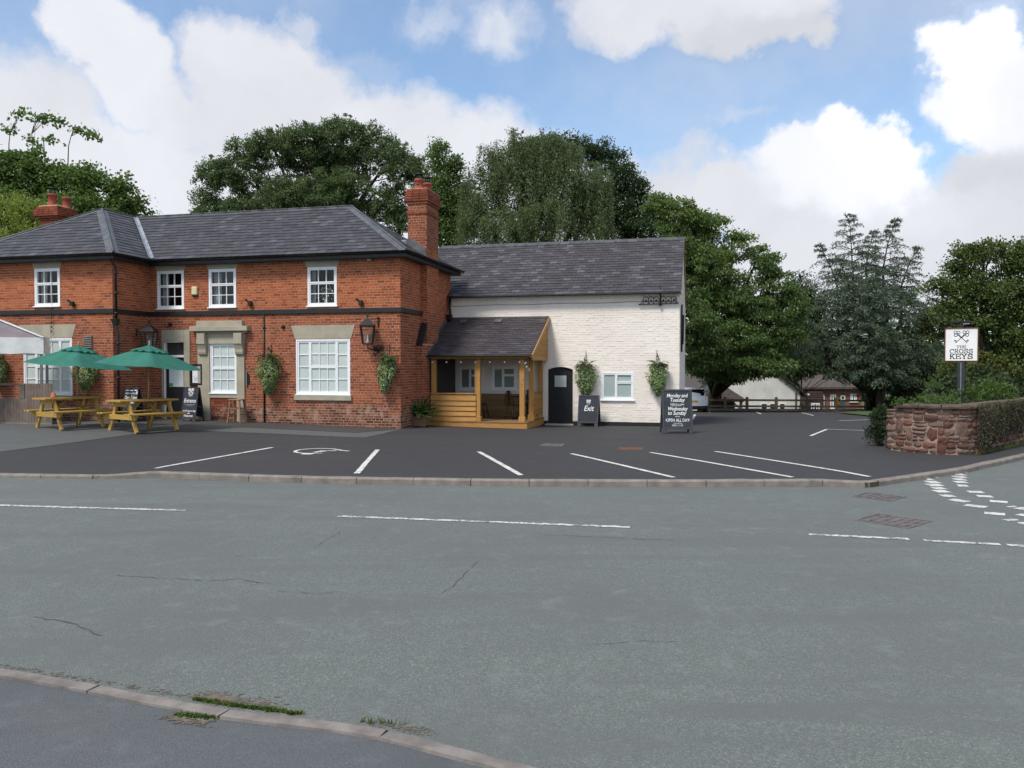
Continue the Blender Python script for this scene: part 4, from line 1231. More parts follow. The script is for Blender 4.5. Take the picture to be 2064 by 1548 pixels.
m = MB(); m.prism([(.0, 1.19, 2.36), (.0, 1.19, 2.42), (.0, 1.63, 3.06), (.0, 1.63, 2.95)], (BX + .025, 0, 0)); m.build('weathering', M['black'], chim, bevel=.006)
def pot(parent, x, y, z, r, h, vents, cowl):
    m = MB(); m.lathe([(r * 1.1, 0), (r * 1.12, .04), (r, .06), (r * .95, h - .08), (r * 1.1, h - .07), (r * 1.12, h - .01), (r * .95, h), (r * .8, h), (r * .78, h - .15)], (x, y, z), 18)
    p = m.build('chimney_pot', M['potred'], parent, fix=True)
    return p
def cowl(parent, x, y, z, r, h):
    c = MB()
    for k in range(6):
        t = 2 * pi * k / 6; c.tube([(x + r * cos(t), y + r * sin(t), z - .03), (x + r * cos(t), y + r * sin(t), z + h)], .008, 5)
    c.lathe([(r * 1.5, h), (r * 1.55, h + .015), (r * .9, h + .05), (.01, h + .06)], (x, y, z), 16); c.build('cowl', M['iron'], parent)
pot(chim, -.15, 1.90, 7.12, .13, .34, 1, 1); cowl(chim, -.15, 1.90, 7.46, .09, .13)
pot(chim, -.05, 2.38, 7.12, .12, .32, 0, 1); cowl(chim, -.05, 2.38, 7.44, .08, .15)
for (x, y) in ((-.15, 1.90), (-.05, 2.38)):
    m = MB(); m.lathe([(.15, 0), (.13, .05), (.12, .06)], (x, y, 7.115), 16); m.build('flaunching', M['mortar'], chim)
    m = MB(); m.box(x - .045, x + .045, y - .142, y - .10, 7.27, 7.285); m.build('vent_slot', M['black'], chim)

# rear left stack
c2 = MB(); X0, X1, Y0, Y1 = -15.58, -14.82, 3.3, 4.0
P2F = lambda u, z, d: (u, Y0 - d, z); P2S = lambda u, z, d: (X1 + d, u, z)
c2.box(X0 + .01, X1 - .01, Y0 + .01, Y1, 4.0, 7.5)
chim2 = c2.build('chimney', M['mortar'], pub, fix=False)
cb = MB(); lay_wall(cb, P2F, X0, X1 - .004, 5.2, 7.15, [], 0); lay_wall(cb, P2S, Y0 + .004, Y1, 5.2, 7.15, [], 1)
for k, o in enumerate((.05, .10, .16, .16, .16, .13, .08)):
    zc = 7.12 + k * .0755
    for (Pf, a, b) in ((P2F, X0 - o, X1 + o), (P2S, Y0 - o + .004, Y1 + o)):
        u = a
        while u < b - .03:
            cb.add(brick_verts(Pf, u, min(u + .215, b), zc, zc + BH, -.2, o + rnd.uniform(-.006, .006)), BF); u += .225
stuff(cb.build('brickwork', M['bricks'], chim2, fix=False))
m = MB(); m.box(X0 - .05, X1 + .05, Y0 - .05, Y1 + .05, 7.60, 7.68); m.build('mortar_cap', M['mortar'], chim2, bevel=.03)
pot(chim2, X0 + .26, 3.6, 7.66, .15, .50, 0, 1); cowl(chim2, X0 + .26, 3.6, 8.16, .09, .2)
pot(chim2, X1 - .10, 3.85, 7.62, .145, .44, 0, 0)

# slated roofs
XE = XI + .30; XR = XE - 3.15; YA = YW - .30 + 3.15; XLE = XR - 3.15; YE = YW - .30
run = 3.15; rise = RZ - EZ; sl = hypot(run, rise); cs, sn = run / sl, rise / sl
roof_u = MB()
R1 = Slating(.255, .235)
F_main = [(XE, -.30, EZ), (.30, -.30, EZ), (-2.85, 2.85, RZ), (XR, 2.85, RZ)]
F_hip = [(.30, -.30, EZ), (.30, YB + .30, EZ), (-2.85, 2.85, RZ)]
F_wf = [(XLE, YE, EZ), (XE, YE, EZ), (XR, YA, RZ)]
F_wr = [(XE, YE, EZ), (XE, -.30, EZ), (XR, 2.85, RZ), (XR, YA, RZ)]
R1.face((XR - 1, -.30, EZ), (1, 0, 0), (0, cs, sn), F_main)
R1.face((XLE, YE, EZ), (1, 0, 0), (0, cs, sn), F_wf)
R1.face((.30, -.30, EZ), (0, 1, 0), (-cs, 0, sn), F_hip, False)
R1.face((XE, YE, EZ), (0, 1, 0), (-cs, 0, sn), F_wr, False)
R1.under.add([(XLE, YE, EZ), (XR, YA, RZ), (XR, 2.85, RZ), (XLE, YB, EZ)], [(0, 1, 2, 3)])
R1.under.add([(.30, YB + .3, EZ), (-2.85, 2.85, RZ), (XR, 2.85, RZ), (XLE, YB + .3, EZ)], [(0, 1, 2, 3)])
roof = R1.under.build('roof', M['lead'], pub, fix=False)
R1.finish(roof, M['slate'], M['slates'])
def strip(a, b, w, n1, n2, mat, name, lift=.035, th=.012, parent=None, seg=1):
    """folded lead or ridge strip along the line where two roof faces meet"""
    a = Vector(a); b = Vector(b); d = (b - a).normalized()
    for k in range(seg):
        p = a.lerp(b, k / seg) + (d * .006 if seg > 1 else Vector()); q = a.lerp(b, (k + 1) / seg) - (d * .006 if seg > 1 else Vector())
        n1 = Vector(n1).normalized(); n2 = Vector(n2).normalized()
        t1 = d.cross(n1); t2 = d.cross(n2)
        c = p.lerp(q, .5)
        if (t1).dot(t1 - t2) < 0: t1, t2 = t1, t2
        # each flange runs down its own face
        def down(t, n):
            return t if t.z < 0 or abs(t.z) < 1e-6 and True else -t
        t1 = t1 if t1.z <= 0 else -t1; t2 = t2 if t2.z <= 0 else -t2
        up = (n1 + n2).normalized()
        m = MB()
        for (t, n) in ((t1, n1), (t2, n2)):
            vs = [p + up * lift, q + up * lift, q + t * w + n * (lift * .7), p + t * w + n * (lift * .7)]
            m.add([v for v in vs] + [v - n * th for v in vs], [(0, 1, 2, 3), (7, 6, 5, 4), (0, 4, 5, 1), (1, 5, 6, 2), (2, 6, 7, 3), (3, 7, 4, 0)])
        m.tube([p + up * (lift + .01), q + up * (lift + .01)], .028, 8)
        m.build(name, mat, parent)
NF = (0, -sn, cs); NR_ = (sn, 0, cs); NB = (0, sn, cs); NL = (-sn, 0, cs)
strip((.30, -.30, EZ), (-2.85, 2.85, RZ), .17, NF, NR_, M['lead'], 'hip_flashing', parent=roof)
strip((XE, YE, EZ), (XR, YA, RZ), .17, NF, NR_, M['lead'], 'hip_flashing', parent=roof)
strip((XLE, YE, EZ), (XR, YA, RZ), .14, NF, NL, M['lead'], 'hip_flashing', parent=roof)
strip((XR, YA, RZ), (XR, 2.85, RZ), .13, NR_, NL, M['ridge'], 'ridge_tile', parent=roof, seg=4)
strip((XR, 2.85, RZ), (-2.85, 2.85, RZ), .15, NF, NB, M['ridge'], 'ridge_tile', parent=roof, seg=18)
# valley
v = MB(); a = Vector((XE, -.30, EZ)); b = Vector((XR, 2.85, RZ)); d = (b - a).normalized()
for n_, sgn in ((Vector(NF), 1), (Vector(NR_), -1)):
    t = d.cross(n_); t = t if t.z > 0 else -t
    v.quad(a + n_ * .034, b + n_ * .034, b + t * .10 + n_ * .040, a + t * .10 + n_ * .040)
v.build('valley_flashing', M['leadnew'], roof, fix=False)
m = MB(); m.prism([(-.45, 1.60, 5.02), (-.45, 1.60, 5.62), (-.30, 1.60, 5.62), (.15, 1.60, 5.30), (.2, 1.60, 5.02)], (0, .03, 0)); m.build('chimney_flashing', M['lead'], roof)
m = MB(); m.box(-.62, -.44, 1.58, 1.9, 5.25, 5.58); m.build('chimney_flashing', M['leadnew'], roof, bevel=.02)

# fascia, soffit and gutter all round the eaves
e = MB()
segs = [((.30, -.30), (XE, -.30)), ((XE, -.30), (XE, YE)), ((XE, YE), (XLE, YE)), ((.30, YB + .3), (.30, -.30))]
e.box(XE + .0, .28, -.28, -.25, EZ - .145, EZ - .01); e.box(XLE, XE - .02, YE + .02, YE + .05, EZ - .145, EZ - .01)
e.box(XE - .05, XE - .02, YE + .05, -.28, EZ - .145, EZ - .011); e.box(.25, .28, -.25, YB + .28, EZ - .145, EZ - .011)
e.box(XE, .26, -.26, .02, EZ - .165, EZ - .1465); e.box(XLE, XE - .03, YE + .04, YW + .02, EZ - .165, EZ - .1465); e.box(XI - .02, XE - .03, YW + .02, -.0, EZ - .165, EZ - .1466); e.box(-.02, .26, .02, YB + .26, EZ - .165, EZ - .1466)
e.build('fascia', M['black'], pub)
def gutter(pts):
    m = MB(); vs = []; fs = []; k = 7
    pts = [Vector(p) for p in pts]
    for i, p in enumerate(pts):
        d0 = (pts[i] - pts[i - 1]).normalized() if i else (pts[1] - pts[0]).normalized()
        d1 = (pts[i + 1] - pts[i]).normalized() if i < len(pts) - 1 else d0
        n = Vector((d0.y + d1.y, -(d0.x + d1.x), 0)); n = n / n.length / max(.3, cos(d0.angle(d1, 0) / 2))
        for j in range(k):
            t = pi * j / (k - 1); vs.append(p + n * (.06 - .06 * cos(t)) + Vector((0, 0, -.062 * sin(t))))
    for i in range(len(pts) - 1):
        for j in range(k - 1): fs.append((i * k + j, i * k + j + 1, (i + 1) * k + j + 1, (i + 1) * k + j))
    m.add(vs, fs, 0, True)
    return m
g = gutter([(XLE, YE + .01, EZ - .005), (XE - .0, YE + .01, EZ - .005), (XE - .0, -.29, EZ - .005), (.29, -.29, EZ - .005), (.29, YB + .3, EZ - .005)])
g.build('gutter', M['black'], pub, fix=False)

# rainwater pipes
def pipe(pts, r=.036, name='downpipe', col=True, hopper=None):
    m = MB(); m.tube(pts, r, 10)
    if col:
        for a, b in zip(pts, pts[1:]):
            a = Vector(a); b = Vector(b)
            if abs(a.z - b.z) > .8:
                for t in (.12, .5, .88):
                    p = a.lerp(b, t); m.lathe([(r * 1.3, -.03), (r * 1.3, .03)], p, 10); m.box(p.x - r * 2, p.x + r * 2, p.y + r * .3, p.y + r * 1.2, p.z - .015, p.z + .015)
    if hopper:
        x, y, z = hopper; m.prism([(x - .05, y - .06, z - .16), (x + .05, y - .06, z - .16), (x + .11, y - .10, z), (x - .11, y - .10, z)], (0, .15, 0))
    return m.build(name, M['black'], pub, fix=True)
xp = on_front(234, 640, YW - .06).x; yp = YW - .055
pipe([(xp - .08, YE + .04, EZ - .06), (xp - .08, YE + .06, EZ - .12), (xp, yp, EZ - .36), (xp, yp, 3.10)])
pipe([(xp - .01, yp, 3.05), (xp - .01, yp, 2.86), (xp + .05, yp, 2.72), (xp + .05, yp, .12)], hopper=(xp - .02, yp, 3.12))
xt = on_front(533, 740, 0).x; pipe([(xt, -.03, 3.28), (xt, -.03, .06)], .022)
pipe([(.10, 4.1, 4.0), (.10, 4.05, 3.7), (.16, 3.95, 3.55), (.14, 3.98, 3.30), (.08, 4.0, 3.2)], .045, hopper=(.1, 4.0, 3.45))
xe = on_front(178, 690, YW)
m = MB()
m.box(xe.x - .16, xe.x + .16, YW - .02, YW + .02, xe.z - .2, xe.z + .2)
for i in range(7):
    z = xe.z - .16 + i * .052; m.add([(xe.x - .14, YW - .045, z), (xe.x + .14, YW - .045, z), (xe.x + .14, YW - .02, z + .04), (xe.x - .14, YW - .02, z + .04)], [(0, 1, 2, 3)])
m.build('louvre_vent', M['lintelgrey'], pub, fix=False)

# ================================================================== THE WHITEWASHED ANNEXE
YN = 4.28; XN1 = 7.58; AEZ = 4.06; ARZ = 6.22; ARY = 7.32; AYB = 10.36
ann = lthing('annexe', 'long whitewashed brick annexe with slate gable roof and black arched door', 'building', (0, YN, 0))
aw = rect_front(1212, 750, 1278, 806, YN); ad = rect_front(1104.5, 745, 1154.5, 857, YN); ad = (ad[0], ad[1], -.2, ad[3])
pw1 = rect_front(925, 739, 958, 786, YN); pw2 = rect_front(991, 738, 1041, 786, YN)
pw1 = (pw1[0], pw1[0] + (pw2[1] - pw2[0]), pw1[2], pw1[3])
PA = lambda u, z, d: (u, YN - d, z); PG = lambda u, z, d: (XN1 + d, u, z)
arch_rise = .09
op_a = [(a + .012, b - .012, c + .012, d - .012) for a, b, c, d in (aw, pw1, pw2)] + [(ad[0], ad[1], -1, ad[3] + arch_rise)]
m = MB(); wall_sheet(m, PA, -1.5, XN1 - .012, -.3, AEZ + .1, op_a, -.006)
m.add([(XN1 - .006, YN + .012, -.3), (XN1 - .006, AYB, -.3), (XN1 - .006, AYB, AEZ - .1), (XN1 - .006, ARY, ARZ - .05), (XN1 - .006, YN + .012, AEZ)], [(0, 1, 2, 3, 4)])
m.add([(-1.5, AYB, -.3), (XN1, AYB, -.3), (XN1, AYB, AEZ), (-1.5, AYB, AEZ)], [(0, 1, 2, 3)])
awall = m.build('wall', M['whitewash'], ann, fix=False)
ab = MB()
for (a, b, za, zb, whole, head) in lay(-1.2, XN1 - .004, -.03, AEZ + .02, op_a, 0, 4):
    d = rnd.gauss(.0, .0019); ab.add(brick_verts(PA, a, b, za + rnd.uniform(-.003, .003), zb + rnd.uniform(-.003, .003), -.02, d), BF)
for (a, b, za, zb, whole, head) in lay(YN + .004, AYB, -.03, ARZ, [], 1, 4):
    zmax = AEZ + (ARZ - AEZ) * (1 - abs((a + b) / 2 - ARY) / (ARY - YN)) - .12
    if zb < zmax: ab.add(brick_verts(PG, a, b, za, zb, -.02, rnd.gauss(.0, .0025)), BF)
stuff(ab.build('painted_brickwork', M['whitewash'], awall, fix=False))
# arch filler over the door: segmental head
m = MB(); vs = [(ad[0], YN - .002, ad[3] + arch_rise + .01)]
for i in range(13): t = i / 12; vs.append((ad[0] + (ad[1] - ad[0]) * t, YN - .002, ad[3] + arch_rise * sin(pi * t) ** .8))
vs.append((ad[1], YN - .002, ad[3] + arch_rise + .01)); m.prism(vs, (0, .12, 0)); m.build('door_arch', M['whitewash'], ann, fix=True)
for x0, x1 in ((ad[0] - .03, ad[0]), (ad[1], ad[1] + .03)):
    pass
m = MB(); prof = [(ad[0] + .005, YN + .07, -.16), (ad[1] - .005, YN + .07, -.16)]
for i in range(13): t = 1 - i / 12; prof.append((ad[0] + .005 + (ad[1] - ad[0] - .01) * t, YN + .07, ad[3] - .005 + arch_rise * sin(pi * t) ** .8))
m.prism(prof, (0, .05, 0)); adoor = m.build('door', M['blackdoor'], ann, bevel=.003)
f = MB(); dw = .045
for x0 in np.linspace(ad[0] + .07, ad[1] - .07, 6): f.box(x0 - .003, x0 + .003, YN + .066, YN + .072, -.15, ad[3] - .02)
f.build('board_joint', M['iron'], adoor)
gx0, gx1 = on_front(1117.5, 760, YN).x, on_front(1141, 760, YN).x; gz0, gz1 = on_front(1129, 780, YN).z, on_front(1129, 757, YN).z
f = MB(); f.box(gx0 - .025, gx1 + .025, YN + .055, YN + .069, gz0 - .025, gz1 + .025); f.build('light_frame', M['blackdoor'], adoor, bevel=.003)
f = MB(); f.box(gx0, gx1, YN + .050, YN + .0545, gz0, gz1); f.build('frosted_light', M['frost'], adoor)
f = MB(); f.lathe([(.018, 0), (.022, .012), (.016, .03), (.005, .034)], (ad[0] + .09, YN + .035, .85), 10, 0, 'y'); f.build('door_knob', M['iron'], adoor)
m = MB(); m.box(ad[0] - .05, ad[1] + .05, YN - .3, YN + .1, -.25, -.115); m.build('doorstep', M['stone'], ann, bevel=.01)
window(ann, *aw, YN, CASE, 'frost', .055, sill=.03)
window(ann, *pw1, YN, CASE, 'greyblind', .055, sill=.03); window(ann, *pw2, YN, CASE, 'greyblind', .055, sill=.03)
m = MB(); m.box(-1.2, ad[0] - .002, YN - .014, YN + .01, -.3, -.03); m.box(ad[1] + .002, XN1 + .012, YN - .014, YN + .01, -.3, -.03); m.box(XN1 - .01, XN1 + .014, YN + .01, AYB, -.3, -.03)
m.build('tarred_plinth', M['black'], ann, bevel=.004)
# dentil course under the eaves
m = MB(); x = -.6
while x < XN1 - .1: m.box(x, x + .105, YN - .045, YN - .001, AEZ - .145, AEZ - .10); x += .215
m.box(-.8, XN1, YN - .055, YN + .01, AEZ - .099, AEZ - .02)
stuff(m.build('dentil_course', M['whitewash'], ann, fix=False))
m = MB(); m.tube([(-.3 + (XN1 + .2) * i / 12, YN - .016, AEZ - .30 - .012 * sin(i * 1.7) + .03 * i / 12) for i in range(13)], .006, 5); m.build('cable', M['iron'], ann)
# roof
A1 = Slating(.265, .185, .008, .009)
arun = ARY - (YN - .22); arise = ARZ - AEZ; asl = hypot(arun, arise); acs, asn = arun / asl, arise / asl
A1.face((-1.4, YN - .22, AEZ), (1, 0, 0), (0, acs, asn), [(-1.4, YN - .22, AEZ), (XN1 + .05, YN - .22, AEZ), (XN1 + .05, ARY, ARZ), (-1.4, ARY, ARZ)])
A1.under.add([(-1.4, AYB + .2, AEZ), (XN1 + .05, AYB + .2, AEZ), (XN1 + .05, ARY, ARZ), (-1.4, ARY, ARZ)], [(0, 1, 2, 3)])
aroof = A1.under.build('roof', M['lead'], ann, fix=False)
A1.finish(aroof, M['slate_a'], M['slates_a'])
def ridge_tiles(x0, x1, y, z, n, parent, mat):
    L = (x1 - x0) / n; m = MB()
    a = .17; dz_ = a * arise / arun
    prof = [(-a, -dz_), (-.05, -.012), (0, .012), (.05, -.012), (a, -dz_)]
    vs = []
    for (xx, g) in ((.004, .014), (.05, .014), (.051, 0), (L - .004, 0)):
        for (yy, zz) in prof: vs.append((xx, yy * (1 + g), zz + .03 + g))
        for (yy, zz) in prof: vs.append((xx, yy * .96, zz + .008))
    fs = []; k = 10
    for i in range(3):
        for j in range(4):
            fs.append((i * k + j, i * k + j + 1, (i + 1) * k + j + 1, (i + 1) * k + j))
        for j in (0, 4): fs.append((i * k + j, (i + 1) * k + j, (i + 1) * k + j + 5, i * k + j + 5))
    for i in (0, 3):
        for j in range(4): fs.append((i * k + j, i * k + j + 1, i * k + j + 6, i * k + j + 5))
    m.add(vs, fs); me = None
    for i in range(n):
        if me is None:
            me = bpy.data.meshes.new('ridge_tile'); me.from_pydata([tuple(map(float, p)) for p in m.v], [], m.f); me.update(); me.materials.append(mat)
        piece('ridge_tile', me, parent, (x0 + L * i, y, z + rnd.uniform(-.006, .006)), (0, rnd.uniform(-.012, .012), rnd.uniform(-.008, .008)))
ridge_tiles(-1.3, XN1 + .06, ARY, ARZ + .0, 22, aroof, M['ridge'])
m = MB()
m.bar((XN1 + .03, YN - .2, AEZ - .05), (XN1 + .03, ARY, ARZ - .05), .03, .09); m.bar((XN1 + .03, AYB + .1, AEZ - .05), (XN1 + .03, ARY, ARZ - .05), .03, .09)
m.build('verge_board', M['mortar'], ann)
g = MB(); g.box(.05, XN1 + .03, YN - .30, YN - .21, AEZ - .055, AEZ - .0); g.build('gutter', M['black'], ann, bevel=.02)
m = MB(); m.tube([(XN1 + .05, YN + .35, 2.2), (XN1 + .05, YN + .35, 3.7)], .03, 8); m.tube([(XN1 + .07, YN + .8, 2.45), (XN1 + .09, YN + .8, 3.4)], .03, 8); m.build('wall_tie', M['iron'], ann)
m = MB(); m.tube([(XN1 - .09, YN - .03, -.1), (XN1 - .09, YN - .03, .9)], .02, 8); m.build('waste_pipe', M['white'], ann)

# ================================================================== PORCH
PFY = 1.85; PX0 = .20; PX1 = 3.22; DZ = .085; GZP = -.08
porch = lthing('timber_porch', 'open honey coloured timber porch with slate lean-to roof against the white annexe', 'porch', (PX0, PFY, GZP))
def one(name, mat, parent, *boxes, bevel=.004):
    m = MB()
    for b in boxes: m.box(*b)
    return m.build(name, mat, parent, bevel=bevel)
# deck
one('deck_edge', M['oak'], porch, (PX0 - .04, PX1 + .03, PFY - .03, PFY, GZP - .06, DZ - .028))
one('deck_edge', M['oak'], porch, (PX1 + .0, PX1 + .03, PFY + .002, YN - .02, GZP - .06, DZ - .028))
y = PFY - .045
while y < YN - .05:
    one('deck_board', M['deck'], porch, (PX0 - .03, PX1 + .045, y, min(y + .138, YN - .02), DZ - .026, DZ)); y += .145
# posts with boxed bases
def post(x, y, s=.145, z1=1.96, base=True):
    p = one('post', M['oakv'], porch, (x - s / 2, x + s / 2, y - s / 2, y + s / 2, DZ + .001, z1), bevel=.008)
    if base: one('post_base', M['oakv'], p, (x - s / 2 - .025, x + s / 2 + .025, y - s / 2 - .025, y + s / 2 + .025, DZ + .002, DZ + .16), bevel=.006)
    return p
post(PX0 + .10, PFY + .10, .14, base=False); post(1.72, PFY + .10, .13); post(3.08, PFY + .10, .15); post(3.13, PFY + 1.12, .15); post(3.16, YN - .10, .13, base=False)
one('post', M['oakv'], porch, (1.62, 1.65, PFY + .02, PFY + .05, DZ, 1.96))
one('beam', M['oak'], porch, (PX0 - .02, PX1 - .02, PFY + .03, PFY + .17, 1.962, 2.075), bevel=.006)
one('beam', M['oak'], porch, (3.09, 3.21, PFY + .172, YN - .02, 1.962, 2.075), bevel=.006)
one('wall_plate', M['black'], porch, (PX0 - .05, PX0 + .03, PFY + .02, YN - .02, .0, 2.1))
# lapped boards of the front panel
def lapped(x0, x1, y, z0, n, h, name='board', axis='x', mat='oak', sgn=-1, parent=None):
    for k in range(n):
        z = z0 + k * h; m = MB()
        a, b, c = .050, .010, h + .02
        if axis == 'x': m.prism([(x0, y, z), (x0, y + sgn * a, z), (x0, y + sgn * b, z + c), (x0, y, z + c)], (x1 - x0, 0, 0))
        else: m.prism([(y, x0, z), (y + a, x0, z), (y + b, x0, z + c), (y, x0, z + c)], (0, x1 - x0, 0))
        m.build(name, M[mat], parent or porch)
lapped(PX0 + .02, 1.66, PFY + .03, DZ + .01, 5, .155)
one('rail', M['oak'], porch, (PX0 + .0, 1.66, PFY - .02, PFY + .10, DZ + .825, DZ + .855))
lapped(PFY + 1.2, YN - .05, 3.185, DZ + .01, 5, .155, axis='y')
one('rail', M['oak'], porch, (3.12, 3.235, PFY + 1.2, YN - .04, DZ + .825, DZ + .855))
# panelling inside along the annexe wall
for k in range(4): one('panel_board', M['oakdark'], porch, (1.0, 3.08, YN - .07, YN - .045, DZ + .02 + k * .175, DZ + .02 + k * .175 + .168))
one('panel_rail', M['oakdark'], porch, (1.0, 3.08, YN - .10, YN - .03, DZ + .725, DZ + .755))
# roof
PE = (PFY - .16, 2.085); PT = (YN - .015, 3.34)
prun = PT[0] - PE[0]; prise = PT[1] - PE[1]; psl = hypot(prun, prise); pc, ps = prun / psl, prise / psl
S1 = Slating(.275, .145, .007, .005)
S1.face((.02, PE[0], PE[1]), (1, 0, 0), (0, pc, ps), [(.02, PE[0], PE[1]), (3.44, PE[0], PE[1]), (3.44, PT[0], PT[1]), (.02, PT[0], PT[1])])
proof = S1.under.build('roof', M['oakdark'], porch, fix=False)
S1.finish(proof, M['slate_w'], M['slates_w'])
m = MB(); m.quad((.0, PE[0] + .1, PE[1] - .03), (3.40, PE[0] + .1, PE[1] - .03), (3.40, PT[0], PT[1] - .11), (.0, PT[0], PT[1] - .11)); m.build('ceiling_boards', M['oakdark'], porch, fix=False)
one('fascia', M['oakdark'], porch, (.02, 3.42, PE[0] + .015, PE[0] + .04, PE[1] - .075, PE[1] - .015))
g = MB(); g.box(-.02, 3.40, PE[0] - .09, PE[0] + .0, PE[1] - .045, PE[1] - .0); g.build('gutter', M['black'], porch, bevel=.02)
m = MB(); m.bar((3.445, PE[0] - .01, PE[1] - .05), (3.445, PT[0], PT[1] - .05), .028, .13, (0, 0, 1)); m.build('barge_board', M['oak'], porch)
# feather-edged gable boards, each cut to the slope of the roof
for k in range(7):
    z0 = 1.93 + k * .165; z1 = z0 + .16
    ya = lambda z: PE[0] + .05 + max(0, (z - PE[1] + .10)) * prun / prise
    ylo = max(ya(z0), PE[0] + .30); yhi = max(ya(z1), PE[0] + .30)
    if ylo > YN - .1: break
    m = MB(); yend = YN - .03
    if yhi > yend - .02: yhi = yend - .02
    m.prism([(3.345, ylo, z0), (3.345, yend, z0), (3.345, yend, z1 + .01), (3.345, yhi, z1 + .01)], (.028 + .0, 0, 0)); m.build('gable_board', M['oak'], porch)
    m = MB(); m.box(3.374, 3.390, ylo + .01, yend, z0 + .0, z0 + .03); m.build('board_edge', M['oak'], porch)
m = MB(); m.box(.0, 3.42, YN - .03, YN - .002, 3.33, 3.38); m.build('roof_flashing', M['lead'], porch)
m = MB()
for k in range(11):
    yy = 2.75 + k * .14; zz = PE[1] + (yy - PE[0]) * prise / prun
    m.box(.004, .03, yy, yy + .15, zz - .02, zz + .13)
m.build('step_flashing', M['lead'], porch); m = MB()
for k in range(7):
    yy = 1.72 + k * .14; zz = PE[1] + (yy - PE[0]) * prise / prun
    m.box(BX + .004, BX + .02, yy, yy + .15, zz - .02, zz + .11)
m.build('step_flashing', M['lead'], porch)
for px in (935, 1005):
    x = on_front(px, 650, YN - .3).x; yy = YN - .35; zz = PE[1] + (yy - PE[0]) * prise / prun
    m = MB(); m.prism([(x - .11, yy - .10, zz - .03), (x + .11, yy - .10, zz - .03), (x + .11, yy + .10, zz + .08), (x - .11, yy + .10, zz + .08)], (0, -.02, .035)); m.build('vent_tile', M['lead'], porch)

# festoon bulbs
fl = lthing('festoon_lights', 'string of small white bulbs hung along the front beam of the porch', 'string lights', (PX0, PFY, 1.95))
xs = [on_front(px, 727, PFY).x for px in (871, 899.5, 928.5, 958, 987, 1017, 1047)]
yb_ = PFY + .015; m = MB(); pts = []
for i in range(len(xs)):
    pts.append((xs[i], yb_, 1.955))
    if i < len(xs) - 1: pts.append(((xs[i] + xs[i + 1]) / 2, yb_, 1.972))
pts += [(3.19, yb_, 1.96), (3.215, PFY + .2, 1.95)]
m.tube(pts, .006, 5); m.build('wire', M['iron'], fl)
for x in xs + [3.185, 3.21, 3.235]:
    zz = 1.945 if x < 3.15 else 1.93 - .05 * ((x * 100) % 3)
    yy = yb_ if x < 3.15 else PFY - .01
    m = MB(); m.lathe([(.012, 0), (.013, -.03), (.010, -.035)], (x, yy, zz), 8); b = m.build('lamp_holder', M['iron'], fl)
    m = MB(); m.lathe([(.008, -.034), (.022, -.05), (.029, -.07), (.022, -.09), (.006, -.098)], (x, yy, zz), 10); m.build('bulb', M['white'], fl)
sb = lthing('switch_box', 'small white switch box fixed to the rear post of the porch', 'electrical box', (3.05, PFY + 1.03, 1.62))
m = MB(); m.box(3.02, 3.10, PFY + 1.0, PFY + 1.045, 1.60, 1.70); m.build('box', M['white'], sb, bevel=.006)
m = MB(); m.box(3.045, 3.075, PFY + .99, PFY + 1.0, 1.635, 1.665); m.build('button', M['greyprint'], sb)

# windsor chairs and a pedestal table in the porch
def windsor(label, x, y, rz, first=[None]):
    if first[0]: return dup(first[0], L2W(x, y, DZ), rz, label)
    t = thing('windsor_chair', label, 'chair', L2W(x, y, DZ), rz, 'dark wooden chairs in the porch'); first[0] = t
    mat = M['dkwood']
    m = MB(); m.lathe([(.0, .43), (.17, .43), (.20, .445), (.205, .46), (.19, .472), (.0, .468)], (0, 0, 0), 20); m.build('seat', mat, t)
    for sx in (-1, 1):
        for sy in (-1, 1):
            m = MB(); m.tube([(sx * .19, sy * .20, 0), (sx * .165, sy * .175, .15), (sx * .155, sy * .165, .22), (sx * .12, sy * .12, .435)], [.012, .017, .020, .014], 8); m.build('leg', mat, t)
    m = MB(); m.tube([(-.16, -.17, .2), (-.16, .17, .2)], .011, 6); m.tube([(.16, -.17, .2), (.16, .17, .2)], .011, 6); m.tube([(-.16, 0, .2), (.16, 0, .2)], .011, 6); m.build('stretcher', mat, t)
    hoop = [(.19 * cos(a), .16 + .05 * sin(a), .47 + .44 * sin(a)) for a in np.linspace(0, pi, 15)]
    m = MB(); m.tube(hoop, .014, 8); m.build('back_hoop', mat, t)
    for k in (-3, -2, -1, 1, 2, 3):
        xx = k * .048; top_ = .47 + .44 * sqrt(max(0, 1 - (xx / .19) ** 2)); m = MB(); m.tube([(xx * .85, .155, .46), (xx, .16 + .05 * (top_ - .47) / .44, top_)], .006, 6); m.build('spindle', mat, t)
    m = MB()
    for r_ in ((-.035, .47, .16), (.035, .47, .16)): pass
    m.prism([(-.03, .158, .46), (.03, .158, .46), (.02, .17, .58), (.045, .185, .66), (.06, .20, .76), (.03, .205, .90), (-.03, .205, .90), (-.06, .20, .76), (-.045, .185, .66), (-.02, .17, .58)], (0, .014, 0))
    m.build('splat', mat, t)
    return t
windsor('dark spindle-back chair facing into the porch left of the round table', 2.56, PFY + 1.05, -LA + 2.6)
windsor('dark spindle-back chair behind the porch post right of the round table', 2.98, PFY + 1.6, -LA + .5)
windsor('dark spindle-back chair half hidden behind the middle post of the porch', 1.36, PFY + 1.6, -LA + 1.4)
pt = lthing('pedestal_table', 'small dark round pedestal table between the chairs in the porch', 'table', (2.78, PFY + 1.3, DZ))
x, y = 2.78, PFY + 1.3
m = MB(); m.lathe([(0, .70), (.30, .70), (.31, .712), (.31, .722), (.30, .73), (0, .73)], (x, y, DZ), 24); m.build('tabletop', M['dkwood'], pt)
